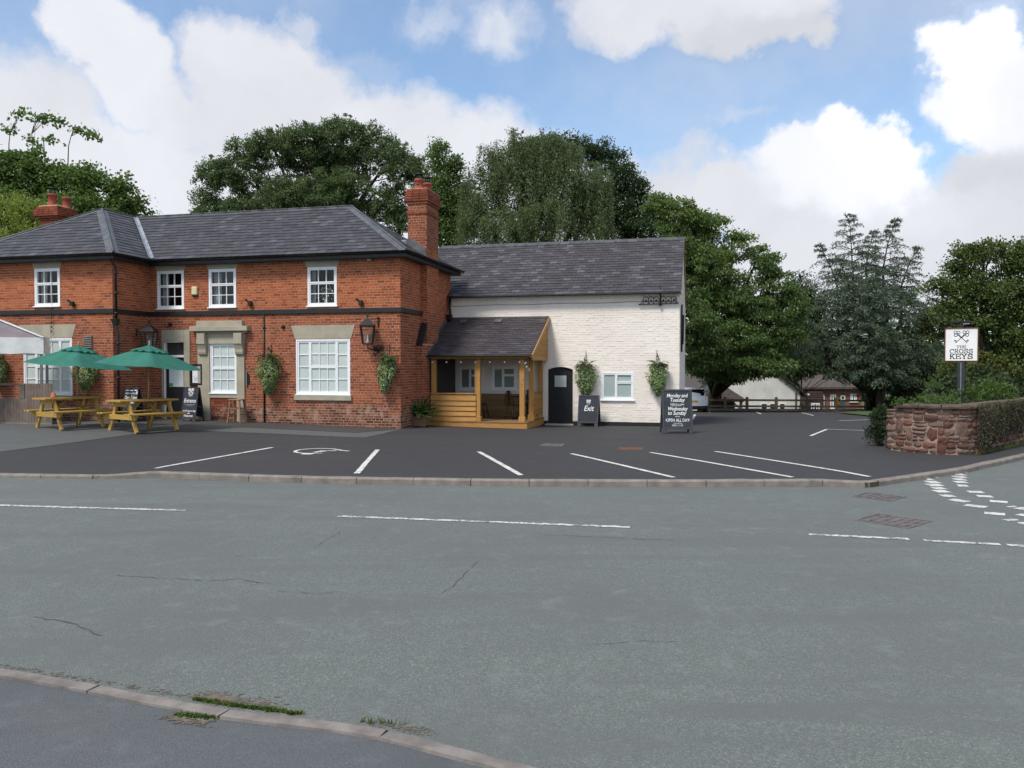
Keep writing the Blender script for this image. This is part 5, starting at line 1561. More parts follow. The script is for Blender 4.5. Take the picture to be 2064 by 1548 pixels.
m = MB(); m.lathe([(.05, .10), (.035, .2), (.03, .4), (.045, .5), (.03, .6), (.09, .7)], (x, y, DZ), 14); m.build('pedestal', M['dkwood'], pt)
for k in range(3):
    t = k * 2 * pi / 3 + .4; m = MB(); m.tube([(x, y, DZ + .14), (x + .12 * cos(t), y + .12 * sin(t), DZ + .12), (x + .26 * cos(t), y + .26 * sin(t), DZ + .015)], [.03, .025, .018], 8); m.build('foot', M['dkwood'], pt)

# ================================================================== LEAF MAKER
def leaf_quads(P, A, L, W, roll=None):
    """kite-shaped leaves: base points P, long axes A (unit), lengths L, widths W -> V, F"""
    P = np.asarray(P, float); A = np.asarray(A, float); n = len(P)
    L = np.broadcast_to(L, n).astype(float)[:, None]; W = np.broadcast_to(W, n).astype(float)[:, None]
    A = A / np.maximum(1e-6, np.linalg.norm(A, axis=1))[:, None]
    R = rng.normal(size=(n, 3)) if roll is None else roll
    S = np.cross(A, R); S /= np.maximum(1e-6, np.linalg.norm(S, axis=1))[:, None]
    mid = P + A * L * .5
    V = np.stack([P, mid + S * W * .5, P + A * L, mid - S * W * .5], 1).reshape(-1, 3)
    F = np.arange(4 * n).reshape(n, 4)
    return V, F
def merge(parts):
    Vs = []; Fs = []; b = 0
    for V, F in parts: Vs.append(V); Fs.append(F + b); b += len(V)
    return np.concatenate(Vs), np.concatenate(Fs)
def unit(n):
    v = rng.normal(size=(n, 3)); return v / np.linalg.norm(v, axis=1)[:, None]
def frond(base, direc, length, droop, n=16, lw=.07, taper=True):
    """a fern frond: leaflets in pairs along a drooping midrib"""
    base = np.array(base, float); d = np.array(direc, float); d /= np.linalg.norm(d)
    P = []; A = []; L = []; p = base.copy(); st = length / n
    for i in range(n):
        t = i / n; d = d + np.array([0, 0, -droop / n]); d /= np.linalg.norm(d); p = p + d * st
        s = np.cross(d, [0, 0, 1.0]); ns = np.linalg.norm(s); s = s / ns if ns > 1e-3 else np.array([1, 0, 0])
        w = lw * (sin(pi * min(1, t * .85 + .15)) ** .7)
        for sg in (-1, 1):
            P.append(p); A.append(s * sg * .85 + d * .55 + np.array([0, 0, -.15])); L.append(w * 1.25)
    return np.array(P), np.array(A), np.array(L)

M['fern'] = m_leaf('fern_leaf', (.04, .085, .016), (.095, .16, .034), (.10, .10, .03), .25, .5, 3)
M['fernbrown'] = m_leaf('fern_mixed', (.035, .055, .015), (.085, .115, .03), (.11, .075, .035), .25, .5, 4)
M['ivy'] = m_leaf('variegated_leaf', (.115, .175, .055), (.28, .37, .165), (.10, .145, .055), .2, .5, 5)
M['coir'] = m_plain('coir_liner', (.06, .045, .03), .95, .3, 20, .8, 80)

def hanging_basket(label, pos, w, h, lean=0.0, seed=0, fern_h=.22, mat='fern'):
    """wall bracket, coir basket, ferns on top, variegated trails below; pos = hook point, pub frame"""
    global rng
    keep = rng; rng = np.random.default_rng(100 + seed)
    x, y, z = pos
    t = lthing('hanging_basket', label, 'hanging basket', (x, y, z), 'planted baskets hung on the pub walls')
    m = MB(); yw = y + .22
    m.tube([(x - .03, yw, z + .22), (x - .03, yw, z - .10)], .010, 6); m.tube([(x - .03, yw, z + .16), (x, y, z + .06), (x, y, z)], .009, 6); m.tube([(x - .03, yw, z - .06), (x, y, z + .05)], .007, 6)
    m.build('bracket', M['iron'], t)
    m = MB()
    for k in range(3):
        a = k * 2.1 + .5; m.tube([(x, y, z), (x + .16 * cos(a), y + .13 * sin(a), z - .22)], .004, 4)
    m.build('chain', M['greymetal'], t)
    m = MB(); m.lathe([(.02, -.40), (.11, -.36), (.165, -.28), (.18, -.21), (.15, -.21)], (x, y, z), 16); m.build('liner', M['coir'], t)
    P = []; A = []; L = []
    for k in range(24):
        a = rng.uniform(0, 2 * pi); e = rng.uniform(.15, 1.1)
        p, d, l = frond((x + .06 * cos(a), y + .05 * sin(a), z - .22), (cos(a) * cos(e), sin(a) * cos(e) * .8 - .15, sin(e)), rng.uniform(.8, 1.25) * w * .52, rng.uniform(.9, 1.9), 14, .055)
        P.append(p); A.append(d); L.append(l)
    P = np.concatenate(P); A = np.concatenate(A); L = np.concatenate(L)
    P[:, 1] = np.minimum(P[:, 1], yw - .005)
    V, F = leaf_quads(P, A, L, L * .42)
    np_mesh('fern', V, F, M[mat], t)
    n = 2300; u = rng.random(n) ** .85; a = rng.uniform(0, 2 * pi, n)
    rad = w * .5 * np.where(u < .25, .78 + u * .9, 1.0 * (1 - np.maximum(0, (u - .25) / .75) ** 1.7) + .10) * rng.uniform(.55, 1.03, n) * (1 + .12 * np.sin(a * 3 + u * 9))
    P = np.stack([x + rad * np.cos(a) + lean * u, y + np.minimum(rad * np.sin(a) * .8, .20), z - .24 - u * (h - .24) + rng.normal(0, .012, n)], 1)
    A = np.stack([np.cos(a) * .3, np.sin(a) * .3, -.55 + rng.normal(0, .5, n)], 1) + rng.normal(0, .35, (n, 3))
    s = rng.uniform(.035, .065, n)
    V, F = leaf_quads(P, A, s, s * .8, roll=np.stack([np.cos(a), np.sin(a), np.full(n, .5)], 1) + rng.normal(0, .3, (n, 3)))
    np_mesh('trailing_foliage', V, F, M['ivy'], t)
    rng = keep
    return t
def bask(px, ptop, pbot, pw, yw, **k):
    a = on_front(px, ptop, yw - .22); b = on_front(px, pbot, yw - .22); s = (EYE - L2W(*a)).length / 1580
    return dict(pos=(a.x, a.y, a.z), w=pw * s, h=a.z - b.z, **k)
hanging_basket('hanging basket with trailing variegated plant on the black pipe right of the stone window surround', **bask(541, 706, 795, 46, 0, seed=1))
hanging_basket('hanging basket with trailing variegated plant below the wall lantern near the brick corner', **bask(781, 707, 792, 36, 0, seed=2, lean=-.12))
hanging_basket('hanging basket hidden at its top by the left green parasol', **bask(171, 712, 788, 44, YW, seed=3))
hanging_basket('hanging basket at the far left brick edge beside the white gazebo', **bask(-8, 705, 790, 34, YW, seed=4))
hanging_basket('bushy hanging basket on the white wall between the black door and the casement window', **bask(1181, 722, 800, 43, YN, seed=5, mat='fernbrown'))
hanging_basket('hanging basket on the white wall right of the casement window above the tall blackboard', **bask(1325, 720, 797, 40, YN, seed=6, lean=.03, mat='fernbrown'))

# ================================================================== WALL LANTERNS
def keys_emblem(mb, c, s, P, w):
    """crossed keys: two shafts, three ring bows each, a bit each; P maps (u, v) to 3-D"""
    def line(a, b, ww):
        a = Vector((a[0], a[1])); b = Vector((b[0], b[1])); d = (b - a).normalized(); n = Vector((-d.y, d.x)) * ww / 2
        mb.quad(P(*(a + n)), P(*(a - n)), P(*(b - n)), P(*(b + n)))
    def ring(cx, cy, r, ww):
        k = 14; vs = []
        for i in range(k):
            t = 2 * pi * i / k; vs += [P(cx + (r - ww / 2) * cos(t), cy + (r - ww / 2) * sin(t)), P(cx + (r + ww / 2) * cos(t), cy + (r + ww / 2) * sin(t))]
        mb.add(vs, [(2 * i, 2 * i + 1, (2 * i + 3) % (2 * k), (2 * i + 2) % (2 * k)) for i in range(k)])
    cx, cy = c
    for sg in (-1, 1):
        line((cx + sg * .44 * s, cy - .42 * s), (cx - sg * .20 * s, cy + .22 * s), w)
        line((cx + sg * .0 * s, cy + .0 * s), (cx - sg * .22 * s, cy + .24 * s), w * 2.0)
        for (dx, dy) in ((.46, .46), (.22, .45), (.43, .22)): ring(cx - sg * dx * s, cy + dy * s, .115 * s, w)
        ring(cx - sg * .25 * s, cy + .26 * s, .06 * s, w)
        line((cx + sg * .33 * s, cy - .31 * s), (cx + sg * .45 * s, cy - .19 * s), w); line((cx + sg * .45 * s, cy - .19 * s), (cx + sg * .55 * s, cy - .26 * s), w * 1.6)
        line((cx + sg * .40 * s, cy - .38 * s), (cx + sg * .47 * s, cy - .31 * s), w)

def lantern(label, c, wall_pt, side_mount=False):
    """four-sided wall lantern: hipped cap, glazing bars, panes, candle lamp, bracket; c = centre of its base (pub frame)"""
    x, y, z = c
    t = lthing('wall_lantern', label, 'lantern', (x, y, z), 'black wall lanterns')
    R0, R1, H = .165, .235, .50
    ang = [pi / 4 + k * pi / 2 + .35 for k in range(4)]
    lo = [(x + R0 * 1.1 * cos(a), y + R0 * 1.1 * sin(a), z) for a in ang]; hi = [(x + R1 * 1.15 * cos(a), y + R1 * 1.15 * sin(a), z + H) for a in ang]
    for k in range(4):
        m = MB(); m.bar(lo[k], hi[k], .026, .026); m.build('corner_bar', M['iron'], t)
    m = MB()
    for k in range(4): m.bar(lo[k], lo[(k + 1) % 4], .03, .03); m.bar(hi[k], hi[(k + 1) % 4], .04, .04)
    m.build('frame', M['iron'], t)
    for k in range(4):
        m = MB(); m.quad(lo[k], lo[(k + 1) % 4], hi[(k + 1) % 4], hi[k]); m.build('pane', M['glass'], t, fix=False)
    m = MB(); e = [(x + (p[0] - x) * 1.12, y + (p[1] - y) * 1.12, p[2] + .02) for p in hi]; n1 = [(x + (p[0] - x) * .3, y + (p[1] - y) * .3, z + H + .20) for p in hi]; tp = (x, y, z + H + .26)
    m.add(e + n1 + [tp], [(3, 2, 1, 0)] + [(k, (k + 1) % 4, 4 + (k + 1) % 4, 4 + k) for k in range(4)] + [(4 + k, 4 + (k + 1) % 4, 8) for k in range(4)])
    m.build('cap', M['iron'], t)
    m = MB(); m.tube([(x, y, z + H + .25), (x, y, z + H + .32)], .012, 6)
    for a in (-.7, .7): m.tube([(x - .04 * np.sign(a), y, z + H + .27), (x + .04 * np.sign(a), y, z + H + .36)], .008, 5)
    m.build('finial', M['iron'], t)
    m = MB(); m.lathe([(.03, .0), (.03, .10), (.02, .14), (.028, .18), (.02, .22), (.006, .27)], (x, y, z), 10); m.build('candle_lamp', M['upvc'], t)
    m = MB(); wx, wy = wall_pt
    m.tube([(x, y, z), (x, y, z - .12), (x + (wx - x) * .4, y + (wy - y) * .4, z - .16), (wx, wy, z - .16)], .018, 8)
    m.tube([(x + (wx - x) * .5, y + (wy - y) * .5, z - .16), (wx, wy, z - .02)], .012, 6)
    m.build('bracket', M['iron'], t)
    m = MB()
    if not side_mount:
        front_y = wy - .03
        keys_emblem(m, (wx, z - .22), .26, lambda u, v: (u, front_y, v), .022)
        keys_emblem(m, (wx, z - .22), .26, lambda u, v: (u, front_y + .012, v), .022)
        m.tube([(wx, wy - .02, z + H + .22), (wx, wy - .02, z + H - .02)], [.03, .016], 8); m.lathe([(.04, 0), (.045, .02), (.04, .04)], (wx, wy - .02, z + H + .22), 10)
    else:
        m.box(wx - .012, wx + .012, wy - .03, wy + .03, z - .25, z + .02)
        m.tube([(wx + .01, wy, z + H + .10), (wx + .01, wy, z + H - .12)], .02, 8)
    m.build('wall_plate', M['iron'], t)
    return t
a = on_front(741, 693, -.32)
lantern('black iron wall lantern with crossed keys bracket right of the wide ground floor window', (a.x, -.32, a.z), (a.x + .19, 0))
yl = YW + .95; a = on_front(301, 703, yl)
lantern('black iron wall lantern above the pub entrance in the inner corner', (a.x, yl, a.z), (XI, yl), True)

# small fixings on the brick front
def fixing(name, label, cat, px, py, yw, builder, group=None):
    p = on_front(px, py, yw); t = lthing(name, label, cat, (p.x, p.y, p.z), group); builder(t, p.x, p.y, p.z); return t
def flood(t, x, y, z):
    m = MB(); m.box(x - .05, x + .06, y - .12, y - .03, z - .06, z + .07); m.build('body', M['iron'], t, bevel=.006)
    m = MB(); m.bar((x - .12, y - .13, z + .12), (x - .04, y - .04, z + .04), .02, .05); m.build('visor', M['iron'], t)
    m = MB(); m.tube([(x, y - .05, z - .06), (x, y + .005, z - .09)], .012, 6); m.build('arm', M['iron'], t)
fixing('flood_light', 'small black floodlight on the string course right of the left wing window', 'floodlight', 149, 613, YW, flood, 'floodlights on the string course')
fixing('flood_light', 'small black floodlight on the string course over the stone window surround', 'floodlight', 506, 612, 0, flood, 'floodlights on the string course')
fixing('flood_light', 'small black floodlight on the string course above the wall lantern', 'floodlight', 729, 611, 0, flood, 'floodlights on the string course')
def alarm(t, x, y, z):
    m = MB(); m.box(x - .095, x + .095, y - .07, y + .004, z - .10, z + .15); m.build('cover', M['cream'], t, bevel=.02)
    m = MB(); m.box(x - .085, x + .085, y - .06, y + .003, z - .145, z - .102); m.build('sounder', M['iron'], t, bevel=.01)
fixing('alarm_box', 'cream burglar alarm box between the two upstairs windows', 'alarm box', 393.5, 588, 0, alarm)
def eave_lamp(t, x, y, z):
    m = MB(); m.box(x - .07, x + .07, y - .10, y + .004, z - .02, z + .02); m.build('lamp', M['greymetal'], t, bevel=.006)
    m = MB(); m.box(x - .05, x + .05, y - .09, y - .01, z - .034, z - .021); m.build('lens', M['upvc'], t)
fixing('eave_lamp', 'slim grey lamp under the eaves near the right corner of the brick front', 'lamp', 746, 523, 0, eave_lamp)
def handle_plate(t, x, y, z):
    m = MB(); m.box(x - .05, x - .01, y - .05, y + .004, z - .22, z + .22); m.build('plate', M['greymetal'], t, bevel=.006)
    m = MB(); m.box(x + .0, x + .05, y - .025, y + .004, z - .15, z + .15); m.build('backing', M['iron'], t, bevel=.004)
fixing('menu_holder', 'narrow grey metal holder on the brick right of the stone window surround', 'holder', 500, 764, 0, handle_plate)
def small_cap(t, x, y, z):
    m = MB(); m.lathe([(.05, 0), (.05, -.05), (.03, -.06)], (x, y, z), 10, 0, 'y'); m.build('cap', M['iron'], t)
    m = MB(); m.lathe([(.06, .004), (.06, -.01)], (x, y, z), 10, 0, 'y'); m.build('flange', M['iron'], t)
fixing('vent_cap', 'small black vent cap on the brick above the entrance surround', 'vent cap', 343.5, 654, 0, small_cap, 'small black wall caps')
fixing('vent_cap', 'small black vent cap on the brick left of the wide window lintel', 'vent cap', 571, 659, 0, small_cap, 'small black wall caps')
def notice(t, x, y, z):
    m = MB(); a, b = .22, .32
    for bx in ((x - a, x + a, y - .05, y + .004, z + b - .06, z + b), (x - a, x + a, y - .05, y + .004, z - b, z - b + .06), (x - a, x - a + .06, y - .05, y + .003, z - b + .06, z + b - .06), (x + a - .06, x + a, y - .05, y + .003, z - b + .06, z + b - .06)): m.box(*bx)
    m.build('frame', M['blackdoor'], t, bevel=.006)
    m = MB(); m.box(x - a + .06, x + a - .06, y - .02, y - .01, z - b + .06, z + b - .06); m.build('backboard', M['blackdoor'], t)
    m = MB(); m.box(x - .13, x + .13, y - .026, y - .0205, z - .25, z + .25); p = m.build('notice_sheet', M['paper'], t)
    m = MB(); m.box(x - .12, x + .12, y - .030, y - .0265, z + .19, z + .235); m.box(x - .06, x + .06, y - .030, y - .0265, z + .17, z + .18); m.build('header_band', M['blue'], p)
    m = MB()
    for (dx, dz_, w_) in ((-.095, -.06, .05), (.05, -.06, .05), (-.08, -.11, .16), (-.08, -.14, .13), (-.08, -.19, .12)): m.box(x + dx, x + dx + w_, y - .030, y - .0265, z + dz_, z + dz_ + .012)
    m.build('print', M['greyprint'], p)
fixing('notice_case', 'black framed notice with a white sheet between the entrance and the stone surround', 'notice', 396.5, 755, 0, notice)
br = lthing('sign_bracket', 'wrought iron scroll bracket high on the white gable end wall corner', 'bracket', (6.9, YN, 3.75))
m = MB(); xa_, xb_ = on_front(1287, 613, YN - .1).x, on_front(1368, 613, YN - .1).x; zc = on_front(1330, 613, YN - .1).z; xm = on_front(1331, 613, YN - .1).x; yb2 = YN - .09
m.tube([(xa_, yb2, zc), (xb_, yb2, zc + .02)], .014, 6); m.tube([(xa_, yb2, zc), (xa_ + .09, yb2, zc + .03), (xa_ + .16, yb2, zc + .18)], .010, 6); m.tube([(xb_, yb2, zc + .02), (xb_ - .07, yb2, zc + .06), (xb_ - .12, yb2, zc + .20)], .010, 6)
m.build('rail', M['iron'], br)
m = MB(); m.tube([(xm, yb2, zc - .04), (xm, yb2, zc + .60)], [.026, .016], 8); m.tube([(xm, yb2, zc), (xm, YN + .02, zc)], .02, 6); m.tube([(xm, yb2, zc + .25), (xm, YN + .02, zc + .25)], .012, 6)
m.lathe([(.04, -.05), (.055, 0), (.03, .04)], (xm, yb2, zc), 8); m.build('post', M['iron'], br)
for k in range(6):
    xc = xa_ + .25 + (xb_ - xa_ - .43) * k / 5 + (.03 if k > 2 else -.02)
    m = MB(); lp = [(xc + .085 * sin(a), yb2, zc + .135 + .11 * cos(a)) for a in np.linspace(-2.4, 2.4, 14)]
    m.tube([(xc - .10, yb2, zc + .01)] + lp + [(xc + .10, yb2, zc + .01)], .009, 6); m.lathe([(.0, -.012), (.035, -.008), (.035, .008), (.0, .012)], (xc, yb2, zc + .11), 8, 0, 'y'); m.build('scroll', M['iron'], br)

# ================================================================== LETTERING
def text_mesh(body, size, shear=0.0, bold=0.0, align='CENTER', spacing=1.0, sx=1.0):
    cu = bpy.data.curves.new('lettering', 'FONT'); cu.body = body; cu.size = size; cu.shear = shear; cu.offset = bold; cu.align_x = align; cu.space_character = spacing
    cu.resolution_u = 3; cu.extrude = .0006
    o = bpy.data.objects.new('lettering', cu); COL.objects.link(o)
    dg = bpy.context.evaluated_depsgraph_get(); dg.update()
    me = bpy.data.meshes.new_from_object(o.evaluated_get(dg))
    bpy.data.objects.remove(o); bpy.data.curves.remove(cu)
    if sx != 1.0:
        for v in me.vertices: v.co.x *= sx
    return me

def a_board(label, pos, rz, w, h, tilt, lines, emblem=None, frame=.045, legs=.09, group='blackboards outside the pub', rule=()):
    """A-frame chalkboard: front frame with recessed board, rear leaf, legs, stay; lines = (text, v, size, shear, bold, mat)"""
    t = thing('chalkboard_sign', label, 'sign board', pos, rz, group)
    def Pm(u, v, d=0.0):        # point on the tilted front leaf: u across, v up the leaf, d out of the face
        return (u, -.30 * 1 + v * sin(tilt) - d * cos(tilt) + .0, v * cos(tilt) + d * sin(tilt))
    def leaf_box(mb, u0, u1, v0, v1, d0, d1):
        mb.add([Pm(u0, v0, d0), Pm(u1, v0, d0), Pm(u1, v0, d1), Pm(u0, v0, d1), Pm(u0, v1, d0), Pm(u1, v1, d0), Pm(u1, v1, d1), Pm(u0, v1, d1)],
               [(0, 3, 2, 1), (4, 5, 6, 7), (0, 1, 5, 4), (1, 2, 6, 5), (2, 3, 7, 6), (3, 0, 4, 7)])
    hw = w / 2; f = frame
    m = MB(); leaf_box(m, -hw, -hw + f, legs, h, 0, .03); leaf_box(m, hw - f, hw, legs, h, 0, .03); leaf_box(m, -hw + f, hw - f, h - f, h, 0, .029); leaf_box(m, -hw + f, hw - f, legs, legs + f, 0, .029); m.build('front_frame', M['chalkframe'], t, bevel=.004)
    for s in (-1, 1):
        m = MB(); c = s * (hw - .055); leaf_box(m, c - .055, c + .055, 0, legs - .002, 0, .028); m.build('leg', M['chalkframe'], t, bevel=.004)
    m = MB(); leaf_box(m, -hw + f, hw - f, legs + f, h - f, .006, .016); m.build('board', M['chalk'], t)
    # rear leaf, leaning the other way
    m = MB(); y1 = -.30 + h * sin(tilt); zt = h * cos(tilt)
    for s in (-1, 1):
        c = s * (hw - .03); m.bar((c, y1 + .03, zt - .01), (c, y1 + .03 + h * sin(tilt) * 1.15, .0), .05, .03, (0, 1, 0))
    m.build('rear_leg', M['chalkframe'], t)
    m = MB(); m.add([(-hw + .05, y1 + .035, zt - .04), (hw - .05, y1 + .035, zt - .04), (hw - .05, y1 + .03 + h * sin(tilt), .12), (-hw + .05, y1 + .03 + h * sin(tilt), .12)], [(0, 1, 2, 3)]); m.build('rear_board', M['chalk'], t, fix=False)
    m = MB(); 
    for s in (-1, 1): m.tube([Pm(s * (hw - .02), h * .45, 0), (s * (hw - .02), y1 + .03 + h * .62 * sin(tilt), h * .40 * cos(tilt))], .008, 5)
    m.build('stay', M['greymetal'], t)
    R = Matrix.Rotation(pi / 2 - tilt, 4, 'X')
    for (txt, v, size, shear, bold, mat, sx, u) in lines:
        me = text_mesh(txt, size, shear, bold, sx=sx)
        me.materials.clear(); me.materials.append(M[mat])
        o = bpy.data.objects.new('lettering', me); COL.objects.link(o); o.parent = t
        o.matrix_local = Matrix.Translation(Pm(u, v, .0185)) @ R
    for (u0, u1, v, th, mat) in rule:
        m = MB(); leaf_box(m, u0, u1, v, v + th, .0172, .0178); m.build('chalk_line', M[mat], t)
    if emblem:
        m = MB(); keys_emblem(m, (0, emblem[0]), emblem[1], lambda u, v: Pm(u, v, .0185), emblem[2]); m.build('key_emblem', M['ink'], t, fix=False)
    return t
def on_yard(px, py): return gpx(px, py)
p = L2W(on_front(390, 851, -.42).x, -.30 - .02, .0); p.z = gz(p.x, p.y) + .012
a_board('blackboard with Entrance lettering standing between the pub door and the stone surround', p, radians(-19), .54, 1.02, radians(9),
        [('Entrance', .56, .17, .25, .0015, 'ink', .72, -.01), ('muddy boots, dogs', .285, .085, .2, .0005, 'ink', .72, 0), ('Welcome', .13, .105, .25, .001, 'ink', .8, -.02),
         ('CROSS', .785, .050, 0, .0005, 'ink', 1.0, 0), ('KEYS', .745, .05, 0, .0005, 'ink', 1.1, 0)],
        (.885, .16, .018), .02, .06, rule=[(-.19, .2, .50, .010, 'dimink'), (-.14, .14, .475, .007, 'dimink'), (-.05, .06, .45, .007, 'dimink'), (-.05, .02, .225, .03, 'ink')])
p = L2W(XI + .42, YW + .42); p.z = gz(p.x, p.y) + .012
a_board('blackboard saying Open 7 days a week behind the right picnic table', p, radians(-24), .56, 1.00, radians(9),
        [('Open 7 days', .66, .135, .2, .0015, 'ink', .72, 0), ('a week', .53, .135, .2, .0015, 'ink', .75, 0)], None, .02, .06,
        rule=[(-.24, -.10, .905, .012, 'ink'), (-.07, .06, .895, .025, 'ink'), (.12, .22, .90, .03, 'ink'), (-.23, .20, .80, .045, 'dimink'), (.21, .25, .80, .09, 'ink'), (.06, .2, .40, .03, 'ink')])
p = on_front(1186, 859, YN - .62); p = L2W(p.x, YN - .62 + .30, 0); p.z = gz(p.x, p.y) + .002
a_board('grey blackboard with a single large word Exit beside the black arched door', p, -LA - radians(5), .66, 1.00, radians(11),
        [('Exit', .50, .24, .25, .0015, 'ink', .85, .01), ('CROSS', .715, .03, 0, .001, 'dimink', 1.1, 0), ('KEYS', .69, .03, 0, .001, 'dimink', 1.2, 0)], (.785, .11, .014), .045, .11)
p = gpx(1367, 874); p = Vector((p.x, p.y + .30, gz(p.x, p.y)))
a_board('tall blackboard with opening hours Monday to Sunday at the corner of the white annexe', p, radians(-1), .82, 1.22, radians(11),
        [('Monday and', 1.00, .145, .25, .0015, 'ink', .80, .0), ('Tuesday', .875, .15, .25, .0015, 'ink', .80, .0), ('OPEN 4 to close', .785, .062, 0, .0005, 'ink', .9, 0),
         ('Wednesday', .635, .145, .25, .0015, 'ink', .78, 0), ('to Sunday', .515, .15, .25, .0015, 'ink', .82, -.02), ('we are', .455, .05, 0, .0005, 'ink', .9, 0),
         ('OPEN ALL DAY', .325, .125, 0, .0005, 'ink', .74, 0)], None, .05, .12,
        rule=[(-.16, .12, .76, .008, 'ink'), (-.33, -.31, .36, .02, 'ink'), (.31, .33, .36, .02, 'ink'), (-.12, .12, .27, .022, 'dimink'), (-.16, .14, .20, .05, 'dimink'), (-.05, .10, .20, .05, 'dimink')])

# ================================================================== OUTDOOR FURNITURE
def picnic_table(label, pos, rz):
    """A-frame picnic table; local x runs along the top"""
    t = thing('picnic_table', label, 'picnic table', pos, rz, 'yellow timber picnic tables'); mt = M['picnic']
    L = 1.56; W = .72; H = .80
    n = 5; w = W / n
    for k in range(n):
        y = -W / 2 + w * (k + .5)
        if k == 2:
            for (a, b) in ((-L / 2, -.028), (.028, L / 2)): m = MB(); m.box(a, b, y - w / 2 + .004, y + w / 2 - .004, H - .042, H); m.build('top_board', mt, t, bevel=.004)
        else: m = MB(); m.box(-L / 2 + rnd.uniform(-.006, .006), L / 2, y - w / 2 + .004, y + w / 2 - .004, H - .042, H); m.build('top_board', mt, t, bevel=.004)
    for s in (-1, 1):
        for q in (.60, .735): m = MB(); m.box(-L / 2 + rnd.uniform(-.006, .006), L / 2, s * q - .062, s * q + .062, .435, .475); m.build('seat_board', mt, t, bevel=.004)
    for s in (-1, 1):
        x = s * .53
        for q in (-1, 1):
            m = MB(); m.bar((x, q * .66, .0), (x, q * .245, H - .045), .045, .115, (0, 1, 0)); m.build('leg', mt, t)
        xo = x - s * .047 if False else x + s * .0465
        m = MB(); m.prism([(xo - .022, -.34, H - .044), (xo - .022, .34, H - .044), (xo - .022, .28, H - .165), (xo - .022, -.28, H - .165)], (.044, 0, 0)); m.build('top_bearer', mt, t, bevel=.003)
        m = MB(); m.prism([(xo - .022, -.80, .434), (xo - .022, .80, .434), (xo - .022, .71, .31), (xo - .022, -.71, .31)], (.044, 0, 0)); m.build('seat_bearer', mt, t, bevel=.003)
        m = MB(); m.bar((x - s * .04, 0, .36), (s * .08, 0, H - .05), .04, .08, (0, 0, 1)); m.build('brace', mt, t)
        m = MB()
        for q in (-1, 1):
            for zz in (.37, H - .10): yy = q * (.66 - (.66 - .245) * zz / (H - .045)); m.lathe([(.013, 0), (.013, .012)], (xo + s * .022, yy, zz), 8, 0, 'x') if s > 0 else m.lathe([(.013, -.012), (.013, 0)], (xo - .022, yy, zz), 8, 0, 'x')
        m.build('bolts', M['greymetal'], t)
    return t
def foot_centre(pts):
    q = [gpx(*p) for p in pts]; c = Vector()
    for p in q: c += p / len(q)
    return c
f1, f2, f3, f4 = gpx(216, 869), gpx(287.5, 872.5), gpx(291, 864), gpx(360, 868)
ctr = (f1 + f2 + f3 + f4) / 4; ax = (f3 + f4) - (f1 + f2); yaw = radians(54)
ctr.z = gz(ctr.x, ctr.y) + .008
T1 = picnic_table('yellow picnic table nearest the pub entrance under the right green parasol', ctr, yaw)
g1, g2, g3 = gpx(67, 863), gpx(139, 867), gpx(150, 859)
d1 = (f1 + f2) / 2; ctr2 = (g1 + g2) / 2 + (ctr - d1); ctr2.z = gz(ctr2.x, ctr2.y) + .008
T2 = dup(T1, ctr2, yaw + .02, 'yellow picnic table by the grey board fence with a terracotta pot on top')
pp = at(108, 807, 0 + ctr2.y - .35)
tp = thing('terracotta_pot', 'small upturned terracotta pot on the left picnic table', 'plant pot', (pp.x, pp.y, ctr2.z + .801), 0)
m = MB(); m.lathe([(.075, 0), (.075, .03), (.062, .032), (.045, .13), (.0, .13)], (0, 0, 0), 16); m.build('pot', M['terracotta'], tp)
m = MB(); m.lathe([(.012, .128), (.012, .131)], (0, 0, 0), 8); m.build('drain_hole', M['iron'], tp)

